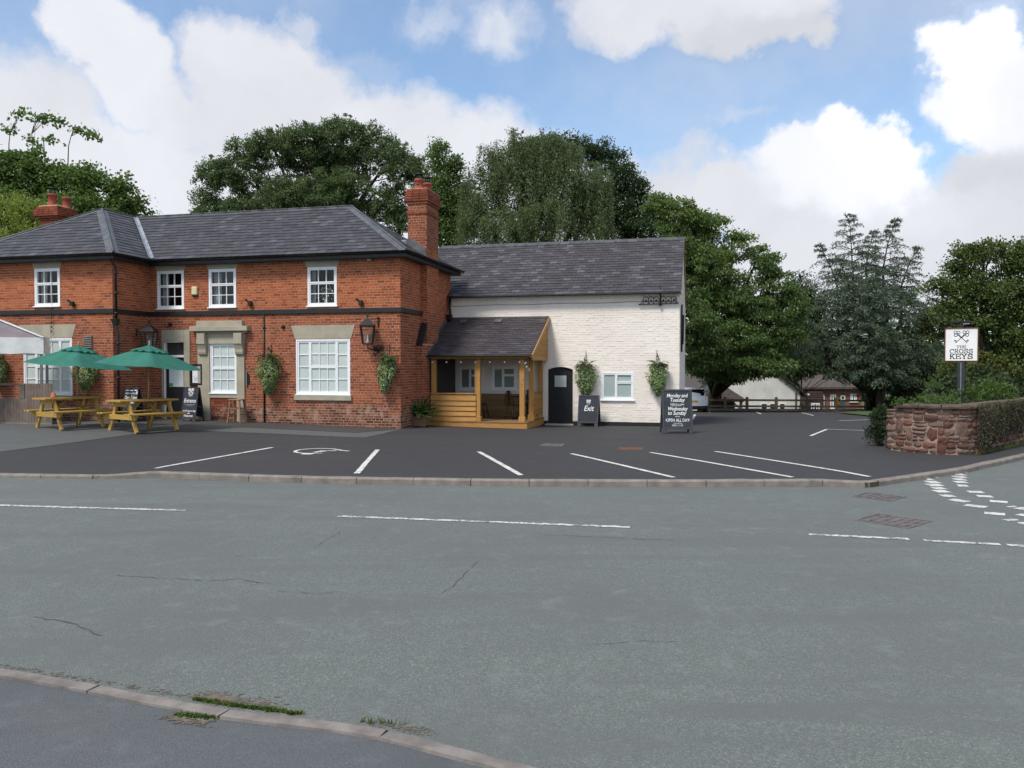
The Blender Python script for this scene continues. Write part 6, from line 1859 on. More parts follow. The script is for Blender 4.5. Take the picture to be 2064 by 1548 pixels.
def parasol(label, pos, ztop, pole_z0, half, rz, tilt):
    t = thing('garden_parasol', label, 'parasol', pos, rz, 'green square parasols over the picnic tables')
    rise = .46; R = half * sqrt(2)
    m = MB(); m.tube([(0, 0, pole_z0), (0, tilt * .5 * (ztop - pole_z0), (pole_z0 + ztop) / 2), (0, tilt * (ztop - pole_z0), ztop - .03)], .019, 10); m.build('pole', M['polewood'], t)
    oy = tilt * (ztop - pole_z0)
    def canopy_pt(k, f, sag=.0):
        a = k * pi / 2; r = R * f
        return Vector((r * cos(a), oy + r * sin(a), ztop - .05 - rise * f - .06 * f * f - .085 * r * sin(a)))
    m = MB(); n = 8
    apex = Vector((0, oy, ztop - .05))
    for k in range(4):
        rows = []
        for i in range(n + 1):
            f = i / n; a = canopy_pt(k, f); b = canopy_pt(k + 1, f)
            rows.append([a.lerp(b, j / n) + Vector((0, 0, -.035 * sin(pi * j / n) * f)) for j in range(n + 1)])
        for i in range(n):
            for j in range(n): m.add([rows[i][j], rows[i][j + 1], rows[i + 1][j + 1], rows[i + 1][j]], [(0, 1, 2, 3)] if i else [(0, 2, 3)], 0, True)
    m.build('canopy', M['canvas'], t, weld=True)
    m = MB()
    for k in range(4):
        f0 = .36; nn = 6
        for j in range(nn):
            a0, b0 = canopy_pt(k, f0), canopy_pt(k + 1, f0)
            p = a0.lerp(b0, j / nn) + Vector((0, 0, .035 + .025 * sin(j * 2.6 + k))); q = a0.lerp(b0, (j + 1) / nn) + Vector((0, 0, .035 + .025 * sin((j + 1) * 2.6 + k)))
            m.add([apex + Vector((0, 0, .03)), p, q], [(0, 1, 2)])
    m.build('vent_cap', M['canvas'], t, fix=False)
    m = MB()
    for k in range(4):
        e = canopy_pt(k, .97) + Vector((0, 0, -.02)); m.tube([apex + Vector((0, 0, -.05)), e], .008, 5); m.tube([Vector((0, oy * .8, ztop - .62)), apex.lerp(e, .55)], .007, 5)
    m.build('ribs', M['polewood'], t)
    m = MB(); m.lathe([(.02, -.03), (.022, 0), (.012, .02), (.024, .05), (.014, .075), (.004, .085)], (0, oy, ztop), 10); m.build('finial', M['stone'], t)
    m = MB(); m.lathe([(.03, -.02), (.034, .02)], (0, oy * .8, ztop - .62), 10); m.build('hub', M['polewood'], t)
    return t
for (lab, c, px_apex, py_apex) in (('green parasol over the left picnic table in front of the wing window', ctr2, 155.5, 694), ('green parasol over the right picnic table in front of the pub entrance', ctr, 298.6, 694)):
    q = at(px_apex - 3, py_apex, c.y)
    parasol(lab, (q.x, c.y, c.z), q.z - c.z, .0, .90, radians(-64), .03)

# wooden bar stool by the stone surround
st = on_front(478, 852, -.38); stool = lthing('bar_stool', 'wooden square bar stool in front of the stone window surround', 'stool', (st.x, -.38, gz(*L2W(st.x, -.38)[:2]) + .012))
x, y, z = st.x, -.38, stool.location.z
m = MB(); m.box(x - .21, x + .21, y - .15, y + .15, z + .66, z + .695); m.build('seat', M['stoolwood'], stool, bevel=.01)
for sx in (-1, 1):
    for sy in (-1, 1): m = MB(); m.bar((x + sx * .215, y + sy * .16, z), (x + sx * .15, y + sy * .11, z + .66), .04, .04, (0, 1, 0)); m.build('leg', M['stoolwood'], stool)
m = MB()
for sy in (-1, 1): m.bar((x - .17, y + sy * .13, z + .42), (x + .17, y + sy * .13, z + .42), .02, .035)
for sx in (-1, 1): m.bar((x + sx * .19, y - .14, z + .25), (x + sx * .19, y + .14, z + .25), .02, .035)
m.build('stretcher', M['stoolwood'], stool)

# planter with fern at the brick corner
q = gpx(842, 860); pl = thing('wooden_planter', 'square wooden planter at the brick corner left of the porch', 'planter', (q.x, q.y + .2, gz(q.x, q.y)), -LA)
hw = .25
for k in range(3):
    z0 = .02 + k * .10
    for (a, b) in (((-hw, hw, -hw, -hw + .02)), None) if False else (((-hw, hw), (-hw, -hw + .022)), ((-hw, hw), (hw - .022, hw)), ((-hw, -hw + .022), (-hw + .023, hw - .023)), ((hw - .022, hw), (-hw + .023, hw - .023))):
        m = MB(); m.box(a[0], a[1], b[0], b[1], z0, z0 + .096); m.build('board', M['stoolwood'], pl, bevel=.003)
for sx in (-1, 1):
    for sy in (-1, 1): m = MB(); m.box(sx * hw - .03 + sx * .012, sx * hw + .03 + sx * .012 - (.03 if sx > 0 else -.03) * 0, sy * hw - .012 - .0, sy * hw + .012, 0, .34); m.build('corner_post', M['stoolwood'], pl, bevel=.003)
m = MB(); m.box(-hw + .03, hw - .03, -hw + .03, hw - .03, .22, .28); m.build('soil', M['soil'], pl)
fe = thing('fern_plant', 'dark green fern spilling out of the wooden planter at the brick corner', 'fern', (q.x, q.y + .2, gz(q.x, q.y) + .28), -LA)
P = []; A = []; L = []
for k in range(85):
    a = rng.uniform(0, 2 * pi); e = rng.uniform(.55, 1.4)
    p, d, l = frond((.05 * cos(a), .05 * sin(a), 0), (cos(a) * cos(e), sin(a) * cos(e), sin(e)), rng.uniform(.5, .82), rng.uniform(.7, 1.6), 22, .085)
    P.append(p); A.append(d); L.append(l)
P = np.concatenate(P); A = np.concatenate(A); L = np.concatenate(L); P[:, 2] = np.maximum(P[:, 2], .04)
V, F = leaf_quads(P, A, L, L * .4); np_mesh('fronds', V, F, M['fern'], fe)
m = MB(); m.lathe([(.10, -.01), (.08, .05), (.02, .10)], (0, 0, 0), 10); m.build('crown_base', M['coir'], fe)

# white awning gazebo and board fence at the left edge
fb = gpx(106, 856); fdir = LU
fence = thing('board_fence', 'weathered grey brown board fence panel at the left edge of the patio', 'fence', (fb.x, fb.y, fb.z + .01), -LA)
ftop = 1.8 + (735 - 774) / 1580 * fb.y - fb.z
x = 0.0
def fboard(x0, w, z1, z0=.02): m = MB(); m.box(x0 - w, x0, -.012, .012 + rnd.uniform(-.002, .002), z0, z1 + rnd.uniform(-.004, .004)); m.build('board', M['fence'], fence, bevel=.002)
for k in range(9): fboard(-k * .1, .096, ftop)
for k in range(9, 22): fboard(-k * .1, .096, ftop - .42)
m = MB(); m.box(-2.3, -.90, -.03, .03, ftop - .06, ftop); m.build('top_rail', M['fence'], fence, bevel=.004)
m = MB(); m.box(-1.08, -.91, -.022, .022, ftop - .42, ftop - .06); m.build('post', M['fence'], fence, bevel=.004)
for zz in (.25, ftop - .5): m = MB(); m.box(-2.2, -.02, .013, .05, zz, zz + .08); m.build('rear_rail', M['fence'], fence)
m = MB(); m.box(-2.2, -.0, -.03, .03, -.02, .03); m.build('gravel_board', M['kerb'], fence)

gc = at(88, 704, fb.y + .22); gaz = thing('gazebo', 'white canopied gazebo with roof panel coloured as in shadow at the left edge of the photo', 'gazebo', (gc.x, gc.y, gz(gc.x, gc.y)), radians(24))
gzh = gz(gc.x, gc.y); ez1 = 1.8 + (735 - 681) / 1580 * gc.y - gzh; ez0 = 1.8 + (735 - 713) / 1580 * gc.y - gzh
GX, GY = -3.0, 1.3
cor = [(0, 0), (0, GY), (GX, GY), (GX, 0)]
ap_ = (GX / 2, GY / 2, ez1 + .66)
for k, (mn) in enumerate(('mauve',) * 4):
    a, b = cor[k], cor[(k + 1) % 4]; m = MB(); m.add([(a[0], a[1], ez1), (b[0], b[1], ez1), ap_], [(0, 1, 2)]); m.build('roof_panel', M[mn], gaz, fix=False)
for k in range(4):
    a, b = cor[k], cor[(k + 1) % 4]; m = MB(); n = 18; vs = []
    for i in range(n + 1):
        t = i / n; w = .02 * sin(i * 2.1 + k); nx, ny = (b[1] - a[1]), -(b[0] - a[0]); ln = hypot(nx, ny); nx /= ln; ny /= ln
        x_, y_ = a[0] + (b[0] - a[0]) * t, a[1] + (b[1] - a[1]) * t
        vs += [(x_, y_, ez1 + .005), (x_ + nx * (.01 + w * .5), y_ + ny * (.01 + w * .5), (ez0 + ez1) / 2), (x_ + nx * (.02 + w), y_ + ny * (.02 + w), ez0 + .012 * sin(i * 1.3))]
    m.add(vs, [(3 * i + j, 3 * i + 3 + j, 3 * i + 4 + j, 3 * i + 1 + j) for i in range(n) for j in (0, 1)], 0, True); m.build('valance', M['awning'], gaz, fix=False)
for (a) in cor:
    m = MB(); m.bar((a[0], a[1], ez1 + .012), (ap_[0], ap_[1], ap_[2] + .012), .11, .02); m.build('hip_band', M['awning'], gaz)
for (a) in ((-.07, .07), (-.07, GY - .07), (GX + .07, GY - .07), (GX + .07, .07)):
    m = MB(); m.box(a[0] - .035, a[0] + .035, a[1] - .035, a[1] + .035, 0, ez1); m.build('post', M['greymetal'], gaz, bevel=.006)
m = MB()
for k in range(4):
    a, b = cor[k], cor[(k + 1) % 4]; m.bar((a[0] * .97 - .02, a[1] * .9 + .04, ez1 - .03), (b[0] * .97 - .02, b[1] * .9 + .04, ez1 - .03), .03, .03)
m.build('eave_frame', M['greymetal'], gaz)

# ================================================================== STONE WALL AND PUB SIGN
def m_sandstone():
    t = NT('red_sandstone'); r = t.orand()
    c = t.ramp(r, [(0, (.088, .046, .036)), (.25, (.145, .064, .045)), (.5, (.17, .083, .060)), (.7, (.145, .095, .073)), (.88, (.19, .125, .098)), (1, (.14, .118, .10))])
    n = t.noise(6, 6, .65)
    c = t.mix(t.math('MULTIPLY', t.rng(n, .45, .7), .5), c, (.09, .055, .045))
    c = t.mix(t.math('MULTIPLY', t.rng(t.noise(22, 5, .7), .58, .72), .45), c, (.36, .30, .25))
    t.bsdf(c, .92, t.bump(t.math('ADD', t.noise(14, 6, .65), t.noise(60, 4)), .9, .015), 0, .15)
    return t.mat
M['sandstone'] = m_sandstone()
M['wallmortar'] = m_plain('lime_wall_mortar', (.27, .20, .165), .95, .3, 6, .8, 60, 0, .15, .4)
M['coping'] = m_plain('weathered_coping', (.105, .078, .062), .95, .35, 6, .9, 50, 0, .15, .5)
swall = thing('stone_wall', 'curved red sandstone rubble wall with flat coping below the pub sign', 'wall', gpx(1860, 913))
OFF[swall.name] = Vector(swall.location)
WB = [gpx(*p) for p in ((1785, 906), (1815, 910), (1850, 913.5), (1900, 917), (1950, 918), (1972, 916), (1990, 912), (2020, 905.5), (2064, 896))]
_d = (WB[-1] - WB[-2]).normalized(); WB += [WB[-1] + _d * 2 + Vector((0, .15, 0)), WB[-1] + _d * 5 + Vector((0, .9, 0))]
for p in WB: p.z = 0
wc = [0.0]
for a, b in zip(WB, WB[1:]): wc.append(wc[-1] + (b - a).length)
def wpt(s, smooth=.12):
    def raw(s):
        s = max(0, min(wc[-1], s))
        for i in range(len(wc) - 1):
            if s <= wc[i + 1]: return WB[i].lerp(WB[i + 1], (s - wc[i]) / (wc[i + 1] - wc[i]))
        return WB[-1]
    p = (raw(s - smooth) + raw(s) + raw(s + smooth)) / 3; d = (raw(s + smooth) - raw(s - smooth)).normalized()
    return p, d, Vector((d.y, -d.x, 0))
WH = .86
def wtop(s): return WH + .06 * sstep(.25, .6, s)
stone_meshes = []
for k in range(10):
    m = MB(); n = 4; vs = []; idx = {}
    for j in range(n):
        for i in range(n):
            u = -.5 + i / (n - 1); v = -.5 + j / (n - 1)
            edge = max(abs(u), abs(v)) > .49; cor_ = abs(u) > .49 and abs(v) > .49
            f = -.22 if cor_ else -.10 if edge else rnd.uniform(-.06, .10)
            vs.append((u * (.98 if cor_ else 1) + rnd.uniform(-.06, .06), -.5 - f * .35 if False else -.5 - f, v * (.98 if cor_ else 1) + rnd.uniform(-.09, .09)))
    fs = [(j * n + i, j * n + i + 1, (j + 1) * n + i + 1, (j + 1) * n + i) for j in range(n - 1) for i in range(n - 1)]
    ring = [i for i in range(n)] + [j * n + n - 1 for j in range(1, n)] + [(n - 1) * n + i for i in range(n - 2, -1, -1)] + [j * n for j in range(n - 2, 0, -1)]
    b = len(vs); vs += [(vs[i][0], .5, vs[i][2]) for i in ring]
    fs += [(ring[i], b + i, b + (i + 1) % len(ring), ring[(i + 1) % len(ring)]) for i in range(len(ring))]
    me = bpy.data.meshes.new('stone'); me.from_pydata(vs, [], fs); me.update(); me.materials.append(M['sandstone'])
    stone_meshes.append(me)
Lw = wc[-1]; z = .0; row = 0
core = MB(); prev = None
for i in range(61):
    s = Lw * i / 60; p, d, n = wpt(s); a = p - n * .022; b = p - n * .40
    cur = [Vector((a.x, a.y, -.1)), Vector((a.x, a.y, wtop(s) - .01)), Vector((b.x, b.y, wtop(s) - .01)), Vector((b.x, b.y, -.1))]
    if prev:
        for k in range(4): core.quad(prev[k], cur[k], cur[(k + 1) % 4], prev[(k + 1) % 4])
    else: core.quad(*cur)
    prev = cur
core.build('mortar_core', M['wallmortar'], swall)
def stone(s0, s1, z0, z1):
    p, d, n = wpt((s0 + s1) / 2); ang = atan2(d.y, d.x); gap = rnd.uniform(.014, .032)
    dep = .14
    o = piece('stone', rnd.choice(stone_meshes), swall, p + n * (-.070 + rnd.uniform(-.012, .018)) + Vector((0, 0, (z0 + z1) / 2)), (rnd.uniform(-.03, .03), rnd.uniform(-.05, .05), ang), (s1 - s0 - gap, dep * rnd.uniform(.85, 1.1), z1 - z0 - gap))
rows = [.0, .10, .23, .37, .52, .66, .79, .93]
occ = {}
for r in range(len(rows) - 1):
    s = 0.0 - rnd.uniform(0, .03)
    while s < Lw:
        w = rnd.uniform(.12, .32); e = min(s + w, Lw)
        blocked = [iv for iv in occ.get(r, []) if iv[0] < e - .02 and iv[1] > s + .02]
        if blocked:
            b0 = blocked[0]
            if b0[0] - s > .07: stone(s, b0[0], rows[r], min(rows[r + 1], wtop(s)))
            s = b0[1]; continue
        zt = min(rows[r + 1], wtop((s + e) / 2))
        if r < 5 and rnd.random() < .18 and w < .26:
            zt = min(rows[r + 2], wtop((s + e) / 2)); occ.setdefault(r + 1, []).append((s, e)); occ[r + 1].sort()
            stone(s, e, rows[r], zt)
        elif rnd.random() < .25 and zt - rows[r] > .12:
            h = (zt - rows[r]) * rnd.uniform(.4, .6); stone(s, e, rows[r], rows[r] + h); stone(s, e, rows[r] + h, zt)
        else: stone(s, e, rows[r], zt)
        s = e
s = .28
while s < Lw - .1:
    e = min(s + rnd.uniform(.42, .62), Lw); m = MB(); vs = []; k = 4
    for i in range(k + 1):
        q = s + .008 + (e - s - .016) * i / k; p, d, n = wpt(q); zt = wtop(q) + .0
        for (o, zz) in ((.055, 0), (.06, .04), (.03, .068), (-.42, .068), (-.44, 0)):
            j = rnd.uniform(-.008, .008); vs.append(p + n * (o + j) + Vector((0, 0, zt + zz + (j if zz else 0))))
    fs = [(i * 5 + j, i * 5 + (j + 1) % 5, (i + 1) * 5 + (j + 1) % 5, (i + 1) * 5 + j) for i in range(k) for j in range(5)] + [tuple(range(5)), tuple(reversed(range(k * 5, k * 5 + 5)))]
    m.add(vs, fs); m.build('coping_stone', M['coping'], swall); s = e

sgp = at(1937, 735, 18.6)
psign = thing('pub_sign', 'square white pub sign with crossed keys on a dark post behind the stone wall', 'sign', (sgp.x, sgp.y, -.1), radians(-33))
ZB, ZT = 1.8 + 6 / 1580 * 18.6, 1.8 + 75 / 1580 * 18.6
ZB += .1; ZT += .1; zc = (ZB + ZT) / 2; HWs = .352
m = MB(); m.box(-.075, .075, .0, .15, 0, ZB - .0); m.build('post', M['chalk'], psign, bevel=.01)
m = MB(); m.box(-.012, .012, -.02, -.001, .2, ZB - .02); m.build('cable_duct', M['greymetal'], psign)
m = MB()
for b in ((-HWs, HWs, .0, .09, ZB + .004, ZB + .026), (-HWs, HWs, .0, .09, ZT - .026, ZT - .004), (-HWs, -HWs + .022, .001, .089, ZB + .026, ZT - .026), (HWs - .022, HWs, .001, .089, ZB + .026, ZT - .026)): m.box(*b)
m.build('frame', M['red'], psign, bevel=.004)
m = MB(); m.box(-HWs + .021, HWs - .021, .02, .07, ZB + .025, ZT - .025); m.build('panel', M['white'], psign)
m = MB(); keys_emblem(m, (0, zc + .16), .285, lambda u, v: (u * .95, .0185, v), .0145); m.build('key_emblem', M['navy'], psign, fix=False)
GL = {  # slab-serif capitals as strokes on a 0..1 x 0..1 field
    'T': [((0, 1), (1, 1)), ((.5, 1), (.5, 0)), ((.25, 0), (.75, 0)), ((.03, 1), (.03, .72)), ((.97, 1), (.97, .72))],
    'H': [((.15, 0), (.15, 1)), ((.85, 0), (.85, 1)), ((.15, .5), (.85, .5))] + [((x - .15, y), (x + .15, y)) for x in (.15, .85) for y in (0, 1)],
    'E': [((.15, 0), (.15, 1)), ((0, 1), (.95, 1)), ((0, 0), (1, 0)), ((.15, .52), (.7, .52)), ((.95, 1), (.95, .74)), ((1, 0), (1, .27)), ((.7, .64), (.7, .4))],
    'K': [((.15, 0), (.15, 1)), ((.2, .4), (.85, 1)), ((.4, .58), (.9, 0)), ((0, 0), (.32, 0)), ((0, 1), (.32, 1)), ((.65, 1), (1, 1)), ((.68, 0), (1.05, 0))],
    'Y': [((.5, 0), (.5, .45)), ((.5, .45), (.12, 1)), ((.5, .45), (.88, 1)), ((.27, 0), (.73, 0)), ((-.05, 1), (.3, 1)), ((.7, 1), (1.05, 1))],
    'R': [((.15, 0), (.15, 1)), ((0, 1), (.6, 1)), ((.6, 1), (.85, .88)), ((.85, .88), (.85, .63)), ((.85, .63), (.6, .5)), ((.6, .5), (.15, .5)), ((.5, .5), (.9, 0)), ((0, 0), (.35, 0)), ((.78, 0), (1.02, 0))],
    'O': [((.5 + .48 * cos(a), .5 + .5 * sin(a)), (.5 + .48 * cos(a + pi / 7), .5 + .5 * sin(a + pi / 7))) for a in np.linspace(0, 2 * pi, 15)[:-1]],
    'C': [((.52 + .48 * cos(a), .5 + .5 * sin(a)), (.52 + .48 * cos(a + .42), .5 + .5 * sin(a + .42))) for a in np.arange(.75, 5.2, .42)] + [((.93, 1.0), (.93, .68))],
    'S': [((.9, .8), (.7, .98)), ((.7, .98), (.35, 1)), ((.35, 1), (.1, .84)), ((.1, .84), (.15, .63)), ((.15, .63), (.5, .52)), ((.5, .52), (.88, .4)), ((.88, .4), (.95, .18)), ((.95, .18), (.7, .01)), ((.7, .01), (.3, .0)), ((.3, 0), (.06, .2)), ((.9, 1), (.9, .7)), ((.06, 0), (.06, .32))],
}
def slab(word, x0, x1, z0, z1, w):
    m = MB(); n = len(word); g = .22; cw = (x1 - x0) / (n + g * (n - 1))
    for i, ch in enumerate(word):
        ox = x0 + i * cw * (1 + g)
        for (a, b) in GL[ch]:
            p = Vector((ox + a[0] * cw, 0, z0 + a[1] * (z1 - z0))); q = Vector((ox + b[0] * cw, 0, z0 + b[1] * (z1 - z0)))
            ww = w * (.7 if abs(a[1] - b[1]) < .02 and len(word) else 1.0); d = (q - p).normalized(); nn = Vector((-d.z, 0, d.x)) * ww / 2; d = d * ww * .3
            m.quad(p - d + nn + Vector((0, .0185, 0)), p - d - nn + Vector((0, .0185, 0)), q + d - nn + Vector((0, .0185, 0)), q + d + nn + Vector((0, .0185, 0)))
    return m.build('lettering', M['navy'], psign, fix=False)
slab('THE', -.095, .095, zc - .085, zc - .025, .011); slab('CROSS', -.235, .235, zc - .205, zc - .110, .016); slab('KEYS', -.235, .235, zc - .335, zc - .228, .021)
m = MB(); m.bar((0, .05, ZT + .01), (0, .05, ZT + .14), .05, .05, (0, 1, 0)); m.bar((-.15, .05, ZT + .085), (.15, .05, ZT + .085), .03, .03); m.build('lamp_arm', M['iron'], psign)
for sx in (-.13, .10): m = MB(); m.box(sx - .10, sx + .10, .0, .08, ZT + .10, ZT + .16); m.build('sign_lamp', M['iron'], psign, bevel=.012)
m = MB(); m.box(.03, .17, -.004, .02, ZT + .070, ZT + .098); m.build('lamp_lens', M['greymetal'], psign)

# picket fence at the right edge, on the far side of the side road wall
q = at(2034, 806, 20.5); pk = thing('picket_fence', 'pale picket fence at the right edge behind the stone wall', 'fence', (q.x, q.y, q.z - .38), radians(30))
for k in range(14):
    m = MB(); m.prism([(k * .11, 0, 0), (k * .11 + .055, 0, 0), (k * .11 + .055, 0, .36), (k * .11 + .0275, 0, .40), (k * .11, 0, .36)], (0, .018, 0)); m.build('picket', M['stone'], pk)
for zz in (.02, .32): m = MB(); m.box(-.02, 1.55, .019, .05, zz, zz + .05); m.build('rail', M['stone'], pk)
m = MB(); m.box(-.1, 2.2, .0, .3, -1.3, -.0); m.build('base_wall', M['farbrick'], pk)

# ================================================================== REAR CAR PARK: FENCE, HOUSES, CARS
yf_ = 47.2
rail = thing('rail_fence', 'low two-rail timber fence with square posts along the rear of the car park', 'fence', (13.5, yf_, -.98))
fx = [at(px, 820, yf_).x for px in (1424, 1462, 1507, 1567, 1629, 1691, 1752, 1812, 1872)]
fbz = [(-.95 - .012 * i) for i in range(len(fx))]
OFF[rail.name] = Vector(rail.location)
fyy = [yf_ + .25 * i * .3 for i in range(len(fx))]
for i, x in enumerate(fx):
    b = fbz[i]; m = MB(); m.box(x - .075, x + .075, fyy[i] - .075, fyy[i] + .075, b - .1, b + .80); m.add([(x - .075, fyy[i] - .075, b + .80), (x + .075, fyy[i] - .075, b + .80), (x + .075, fyy[i] + .075, b + .80), (x - .075, fyy[i] + .075, b + .80), (x, fyy[i], b + .84)], [(0, 1, 4), (1, 2, 4), (2, 3, 4), (3, 0, 4)])
    m.build('post', M['rail'], rail)
    if i < len(fx) - 1:
        x2 = fx[i + 1]; b2 = fbz[i + 1]
        for zz in (.63, .26): m = MB(); m.bar((x + .076, fyy[i] + .0, b + zz), (x2 - .076, fyy[i + 1], b2 + zz), .05, .12); m.build('rail', M['rail'], rail)
        m = MB(); m.bar((x, fyy[i] - .11, b + .05), (x2, fyy[i + 1] - .11, b2 + .05), .05, .16); m.build('kickboard', M['kerb'], rail)
ym = thing('marker_plate', 'small yellow marker fixed on the rear rail fence', 'marker', (fx[5] + .12, fyy[5] - .10, fbz[5] + .35))
m = MB(); m.box(-.10, .10, -.02, .02, 0, .42); m.build('plate', M['yellow'], ym, bevel=.01); m = MB(); m.box(-.06, .06, -.024, -.0205, .26, .36); m.build('symbol', M['iron'], ym)

# leaf litter under the fence
M['litter'] = m_plain('leaf_litter', (.085, .045, .03), .95, .4, 6, .6, 40)
V = []; F = []
for i in range(9000):
    x = rnd.uniform(at(1402, 825, 46).x, at(1740, 825, 46).x); y = yf_ - .15 - abs(rnd.gauss(0, 2.0)); a = rnd.uniform(0, pi); s = rnd.uniform(.04, .10); z = gz(x, y) + .012 + rnd.uniform(0, .012); b = len(V)
    V += [(x - s * cos(a), y - s * sin(a), z), (x + s * .5 * sin(a), y - s * .5 * cos(a), z + rnd.uniform(0, .02)), (x + s * cos(a), y + s * sin(a), z), (x - s * .5 * sin(a), y + s * .5 * cos(a), z + rnd.uniform(0, .02))]; F.append((b, b + 1, b + 2, b + 3))
stuff(np_mesh('leaf_litter', V, F, M['litter']))

def car(label, pos, rz, paint):
    """five-door hatchback, nose along +y"""
    t = thing('parked_car', label, 'car', pos, rz)
    # stations: y, half width at sill / waist / roof, z sill / waist / roof
    st = [(-2.16, .70, .74, .66, .42, .80, .81), (-2.12, .80, .84, .70, .30, .92, .98), (-2.02, .86, .885, .70, .26, .98, 1.18), (-1.86, .88, .90, .66, .24, .99, 1.39), (-1.55, .885, .905, .62, .22, .98, 1.465), (-.9, .89, .905, .62, .20, .96, 1.485),
          (-.1, .89, .905, .61, .20, .94, 1.475), (.45, .89, .905, .60, .20, .93, 1.40), (1.02, .885, .90, .66, .20, .92, .985), (1.55, .87, .88, .62, .22, .82, .88), (2.0, .80, .80, .5, .26, .68, .72), (2.18, .62, .62, .4, .36, .55, .58)]
    m = MB(); vs = []; k = 11
    for (y, a, b, c, z0, z1, z2) in st:
        half = [(a * .8, z0 - .02), (a, z0 + .06), (b, (z0 + z1) / 2 + .05), (b * .985, z1), ((b + c) / 2 * 1.0, z1 + (z2 - z1) * .52), (c, z2 - .035)]
        pts = [(x, y, z) for x, z in half] + [(0, y, z2)] + [(-x, y, z) for x, z in reversed(half)]
        vs += pts
    k = 13; n = len(st)
    fs = [(i * k + j, i * k + j + 1, (i + 1) * k + j + 1, (i + 1) * k + j) for i in range(n - 1) for j in range(k - 1)]
    fs += [(i * k + k - 1, i * k, (i + 1) * k, (i + 1) * k + k - 1) for i in range(n - 1)] + [tuple(reversed(range(k))), tuple((n - 1) * k + j for j in range(k))]
    m.add(vs, fs, 0, True); body = m.build('body', paint, t)
    md = body.modifiers.new('s', 'SUBSURF'); md.levels = 1; md.render_levels = 1
    def panel(name, pts, mat, d=.012):
        m = MB(); m.add(pts, [tuple(range(len(pts)))]); o = m.build(name, mat, t); sd = o.modifiers.new('t', 'SOLIDIFY'); sd.thickness = d; sd.offset = 0; return o
    panel('rear_window', [(-.60, -2.06, 1.03), (.60, -2.06, 1.03), (.66, -2.0, 1.12), (.60, -1.86, 1.385), (-.60, -1.86, 1.385), (-.66, -2.0, 1.12)], M['darkglass'], .04)
    for s in (-1, 1):
        panel('side_window', [(s * .885, -1.5, 1.03), (s * .885, .75, 1.0), (s * .70, .30, 1.37), (s * .69, -1.2, 1.40)], M['darkglass'], .05)
        m = MB(); m.prism([(s * .66, -2.15, .82), (s * .86, -2.02, .84), (s * .84, -1.96, 1.03), (s * .78, -2.00, 1.14), (s * .70, -2.06, 1.0)], (0, -.03, 0)); m.build('tail_light', M['lens'], t, bevel=.012)
        m = MB(); m.prism([(s * .5, 2.10, .60), (s * .76, 1.93, .62), (s * .80, 1.80, .72), (s * .55, 2.0, .70)], (0, .03, 0)); m.build('headlight', M['greymetal'], t, bevel=.01)
        m = MB(); m.lathe([(.0, -.04), (.06, -.05), (.08, 0), (.06, .05), (.0, .06)], (s * .99, .55, 1.02), 10, 0, 'y'); m.build('door_mirror', paint, t)
        for y in (-1.30, 1.36):
            m = MB(); m.lathe([(.20, -.1), (.31, -.1), (.325, -.06), (.325, .06), (.31, .1), (.20, .1)], (s * .80, y, .325), 24, 0, 'x'); w = m.build('wheel', M['rubber'], t)
            m = MB(); m.lathe([(.02, -.07), (.20, -.085), (.20, .085), (.02, .07)], (s * .80, y, .325), 16, 0, 'x'); m.build('rim', M['greymetal'], w)
    m = MB(); m.prism([(-.80, -2.17, .26), (.80, -2.17, .26), (.84, -2.17, .46), (-.84, -2.17, .46)], (0, .22, 0)); m.build('rear_bumper', M['rubber'], t, bevel=.03)
    m = MB(); m.box(-.26, .26, -2.175, -2.15, .66, .77); m.build('number_plate', M['yellow'], t)
    m = MB(); m.tube([(-.4, -1.72, 1.47), (.4, -1.72, 1.47)], .02, 6); m.tube([(0, -1.2, 1.48), (0, -1.28, 1.62)], .008, 5); m.build('spoiler_and_aerial', paint, t)
    return t
cz = gz(at(1386, 820, 44.5).x, 44.5)
wc_ = car('white hatchback parked beyond the corner of the white annexe, seen from behind', (at(1390, 820, 42.2).x + .42, 44.3, cz + .02), radians(-6), M['carwhite']); wc_.scale = (.94, .94, .94)
q = at(1685, 826, 53.5); car('silver blue car roof showing just above the rear rail fence', (q.x, 54, q.z - 1.44), radians(82), M['carsilver'])

def facing(o, d):
    return o
# white gabled house
def quadwall(m, a, b, z0, z1): m.quad((a[0], a[1], z0), (b[0], b[1], z0), (b[0], b[1], z1), (a[0], a[1], z1))
GZH = -3.1
yh = 61.0; hx0, hx1 = at(1402, 800, yh).x, at(1614, 800, yh).x
house = thing('white_house', 'white rendered gabled house with dark tiled roof beyond the rear fence', 'house', (hx0, yh, GZH)); OFF[house.name] = Vector((hx0, yh, GZH))
ez = at(1614, 789, yh).z; xm_ = (hx0 + hx1) / 2 - .3; rz_ = ez + 3.4
wx = [at(px, 800, yh).x for px in (1533, 1548, 1550, 1564, 1570, 1584)]; wz0, wz1 = at(1540, 828, yh).z, at(1540, 812, yh).z
m = MB(); wall_sheet(m, lambda u, z, d: (u, yh - d, z), hx0, hx1, GZH, ez, [(wx[0], wx[1], wz0, wz1), (wx[2], wx[3], wz0, wz1), (wx[4], wx[5], wz0, wz1)], 0)
m.add([(hx0, yh, ez), (hx1, yh, ez), (xm_, yh, rz_)], [(0, 1, 2)]); m.quad((hx1, yh, GZH), (hx1, yh + 9, GZH), (hx1, yh + 9, ez), (hx1, yh, ez)); m.quad((hx0, yh, GZH), (hx0, yh + 9, GZH), (hx0, yh + 9, ez), (hx0, yh, ez))
m.build('wall', M['render'], house, fix=False)
m = MB()
